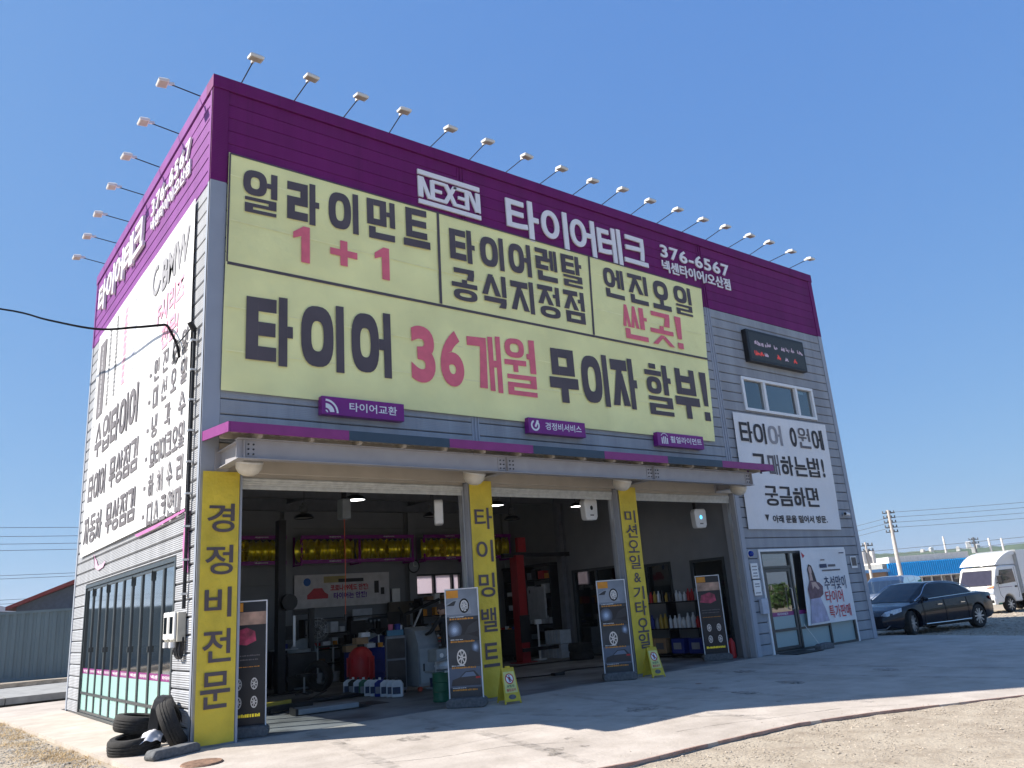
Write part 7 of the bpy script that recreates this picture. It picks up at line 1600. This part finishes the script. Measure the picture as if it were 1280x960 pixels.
container('long slate grey shipping container behind the far side of the shop', (-9.0, 28.6, .16), math.atan2(-.36, .933), 16.0, cg)
# timber under it, steel platform before it
tim = mat('weathered_timber', (.42, .36, .28), .9, var=.3, scale=5, bump=.3)
q0 = None
for i in range(12):
    q = MB(); q.box(-.9, .9, -.10, .10, 0, .14); o = q.build('timber_beam', tim, loc=(-6+i*1.15, 26.9-i*.44+rr.uniform(-.2, .2), .0)); o.rotation_euler = (0, 0, rr.uniform(-.5, .1)); tag(o, 'weathered timber beam lying under the slate container', 'beam', 'timber beams under the slate container')
pf = thing('low_platform', 'low grey platform with a dark edge on the ground beyond the shop', 'platform', (-8, 13.8, 0.0))
for i in range(9): q = MB(); q.box(i*1.8, i*1.8+1.78, 0, 5.5, .03, .20); q.build('deck_plate', mat('deck_grey', (.28, .28, .27), .8, var=.2, scale=3), pf)
q = MB(); q.box(0, 16.2, .15, 5.4, -.05, .029); q.build('underframe', black, pf)
hs = thing('distant_shed', 'dark gabled shed with a red roof edge behind the slate container', 'building', (2.2, 41.5, 0))
f = Fr((0,0,0), (.93, -.36, 0)); slate = mat('shed_slate', (.08, .095, .12), .7)
q = MB(); f.poly(q, [(0, 0), (9, 0), (9, 3.5), (4.6, 5.2), (0, 3.55)], -8, 0); q.build('wall', slate, hs)
q = MB(); f.poly(q, [(-.45, 3.35), (4.6, 5.28), (9.4, 3.35), (9.4, 3.55), (4.6, 5.50), (-.45, 3.55)], -8.2, .35); q.build('roof', mat('roof_red', (.22, .04, .035), .6), hs)
q = MB(); f.box(q, 1.6, 5.5, 2.6, 3.0, .002, .5); q.build('awning', roofw, hs)
h2 = thing('distant_shed', 'small grey roofed shed at the left picture edge behind the container', 'building', (-2.6, 42.5, 0))
q = MB(); f.box(q, 0, 4.1, 0, 2.9, -6, 0); q.build('wall', cream_w, h2); q = MB(); f.poly(q, [(-.2, 3.0), (4.3, 3.0), (4.3, 3.3), (2.0, 4.0), (-.2, 3.6)], -6.2, .3); q.build('roof', mat('roof_slate_grey', (.12, .13, .15), .6), h2)
# utility poles
pole_m = mat('pole_concrete', (.50, .46, .42), .8, var=.1)
def pole(label, loc, h, lean=0, arms=4, r=.16, m_=None):
    t = thing('utility_pole', label, 'pole', loc, R(-38)); m_ = m_ or pole_m
    q = MB(); q.cyl((0, 0, -.3), (lean*h, 0, h), r, r*.62, 14); q.build('shaft', m_, t, smooth=True)
    for k in range(arms):
        z = h-.3-k*.42; q = MB(); q.box(lean*z-.55, lean*z+.55, -.05, .05, z, z+.08); ar = q.build('crossarm', conc_block, t)
        q = MB()
        for x in (-.5, -.2, .2, .5): q.cyl((lean*z+x, 0, z+.08), (lean*z+x, 0, z+.24), .05, n=6)
        q.build('insulator', conc_block, ar)
    return t
pole('tall concrete utility pole with stacked crossarms above the blue roofed workshop', (66.9, 23.7, -1.6), 9.0, 0, 5, .22)
tp2 = pole('slim utility pole with a transformer at the far right of the shop corner', (55.3, 20.05, -1.3), 5.6, 0, 2, .14)
q = MB(); q.cyl((.35, 0, 4.0), (.35, 0, 4.9), .22); q.cyl((-.35, 0, 4.0), (-.35, 0, 4.9), .22); q.build('transformer', roofw, tp2)
for lb, loc, h, m_, a in (('white pole top rising over the middle of the workshop roof', (102.0, 35.2, -1.6), 7.7, roofw, 0), ('dark pole between the workshop and the truck in the distance', (94.2, 28.4, -1.6), 6.9, conc_block, 2), ('pale pole above the truck, left of two', (95.7, 27.4, -1.6), 6.7, roofw, 0), ('pale pole above the truck, right of two', (96.8, 26.5, -1.6), 6.6, roofw, 0), ('thin dark pole in front of the hill left of the tall pole', (84, 35.5, -1.6), 6.4, conc_block, 2)):
    pole(lb, loc, h, 0, a, .17 if m_ is roofw else .15, m_)
def wire(lb, a, b_, sag, r=.02, group=None):
    a = Vector(a); b_ = Vector(b_); pts = [a.lerp(b_, t/16)-Vector((0, 0, sag*4*(t/16)*(1-t/16))) for t in range(17)]
    q = MB(); q.tube(pts, r, 4); tag(q.build('power_wire', conc_block, smooth=True), lb, 'wire', group)
for k in range(4):
    z = 7.2-k*.45
    wire('power wire strung right from the tall pole, %s of four' % ['top', 'second', 'third', 'lowest'][k], (66.9, 23.7, z), (98, -18, z+1.2), .7, .022, 'wires right of the tall pole')
    if k: wire('power wire running down left from the tall pole, %s of three' % ['', 'top', 'middle', 'lowest'][k], (66.9, 23.7, z), (60, 62, z-2.2), .9, .022, 'wires left of the tall pole')
for k, z in enumerate((11.2, 10.5, 9.9, 9.4)): wire('power wire crossing the left sky, %s of the upper four' % ['top', 'second', 'third', 'lowest'][k], (-45, 66, z+.4), (45, 60, z-.2), .8, .024, 'wires crossing the left sky')
for k, z in enumerate((6.75, 6.5, 4.9, 4.6)): wire('thin power wire low in the left sky, %s from the top' % ['first', 'second', 'third', 'fourth'][k], (-45, 64, z+.2), (45, 60, z+.6), .5, .022, 'low wires in the left sky')
for k, z in enumerate((3.9, 3.3)): wire('thin power wire low over the workshop roofs, %s one' % ['upper', 'lower'][k], (80, 60, z+1.2), (108, 6, z+1.6), .5, .035, 'wires over the workshop roofs')
# hills with woods and far houses
hillm = ramp_mat('wooded_hill', (.030, .055, .022), (.05, .085, .035), (.10, .13, .06), .012, .3)
def hill(seed, x0, x1, d, base, amp, lb):
    rn_ = random.Random(seed); ph = [rn_.uniform(0, 6.28) for _ in range(8)]; q = MB(); nu, nv = 120, 14; az0, az1 = x0, x1
    for j in range(nv+1):
        for i in range(nu+1):
            az = az0+(az1-az0)*i/nu; v = j/nv; rr2 = d*(1+.5*v); hh = base+amp*sum(math.sin(az*(3+k*5.3)+ph[k])/(1+k*.8) for k in range(8))*.5
            ed = sm((i/nu)*8)*sm((1-i/nu)*8)
            hh = max(0, hh)*math.sin(min(1, v*2.0)*math.pi/2)*ed*(1 if v < .5 else 1-.6*(v-.5))+rn_.uniform(-1, 1)*d*.0016*(1 if 0 < j else 0)
            q.v.append((CAM.x+rr2*math.sin(az), CAM.y+rr2*math.cos(az), -2+hh))
    for j in range(nv):
        for i in range(nu): q.f.append((j*(nu+1)+i, j*(nu+1)+i+1, (j+1)*(nu+1)+i+1, (j+1)*(nu+1)+i)); q.mi.append(0)
    q.build('hills', hillm, recalc=False, smooth=True, kind='structure')
hill(4, R(50), R(95), 1000, 44, 12, '')
hill(9, R(55), R(100), 620, 18, 5, '')
hw = mat('far_house_wall', (.55, .53, .50), .8)
h0 = None
for k in range(26):
    az = R(rr.uniform(64, 76)); d = rr.uniform(980, 1200); z = -2+(40+rr.uniform(-10, 0))*min(1, (d-960)/230)
    loc = (CAM.x+d*math.sin(az), CAM.y+d*math.cos(az), z)
    if h0 is None:
        h0 = thing('far_house', 'tiny pale house on the distant wooded hill', 'house', loc, .4, 'pale houses on the distant hill')
        q = MB(); q.box(-2.6, 2.6, -2, 2, -6, 2.4); q.build('wall', hw, h0); q = MB(); q.prism([(-2.9, -2.3, 2.4), (-2.9, 2.3, 2.4), (-2.9, 0, 3.6)], (5.8, 0, 0)); q.build('roof', roofw, h0)
    else: copy_tree(h0, None, loc, rr.uniform(0, 3))
# hedges added out of view, for green reflections in the glass and paint
leafm = mat('hedge_leaf', (.05, .10, .025), .7, var=.4, scale=3)
for k, (hx, hy, L_) in enumerate(((-10, -44, 26), (18, -40, 24), (45, -30, 20))):
    t = thing('hedge', ['hedge added out of view for reflections, west part', 'hedge added out of view for reflections, middle part', 'hedge added out of view for reflections, east part'][k], 'hedge', (hx, hy, -.2)); q = MB()
    for _ in range(2600):
        x = rr.uniform(0, L_); y = rr.gauss(0, .7); z = rr.uniform(0, 1.5+.5*math.sin(x*.9+k)); a = rr.uniform(0, 6.28); b2_ = rr.uniform(-1, 1); s = rr.uniform(.12, .3)
        u = Vector((math.cos(a), math.sin(a), b2_)).normalized()*s; w = u.cross(Vector((rr.uniform(-1, 1), rr.uniform(-1, 1), 1))).normalized()*s*.7
        c = Vector((x, y, z)); q.add([c-u, c+w, c+u, c-w], [(0,1,2,3)])
    q.build('foliage', leafm, t, recalc=False); q = MB(); [q.cyl((x, 0, -.2), (x+.1, 0, 1.4), .05, n=5) for x in range(1, int(L_), 2)]; q.build('stem', cardboard, t)

# ================================================================== AIR
hz = bpy.data.materials.new('haze_air'); hz.use_nodes = True; t_ = hz.node_tree; t_.nodes.clear(); o_ = t_.nodes.new('ShaderNodeOutputMaterial'); v_ = t_.nodes.new('ShaderNodeVolumePrincipled')
v_.inputs['Color'].default_value = (.86, .93, 1, 1); v_.inputs['Density'].default_value = .00022; v_.inputs['Anisotropy'].default_value = .2; t_.links.new(v_.outputs[0], o_.inputs['Volume'])
q = MB(); q.box(-3200, 3200, -3200, 3200, -4, 75); tag(q.build('haze', hz), 'thin pale haze in the air over the whole scene', 'haze', kind='stuff')
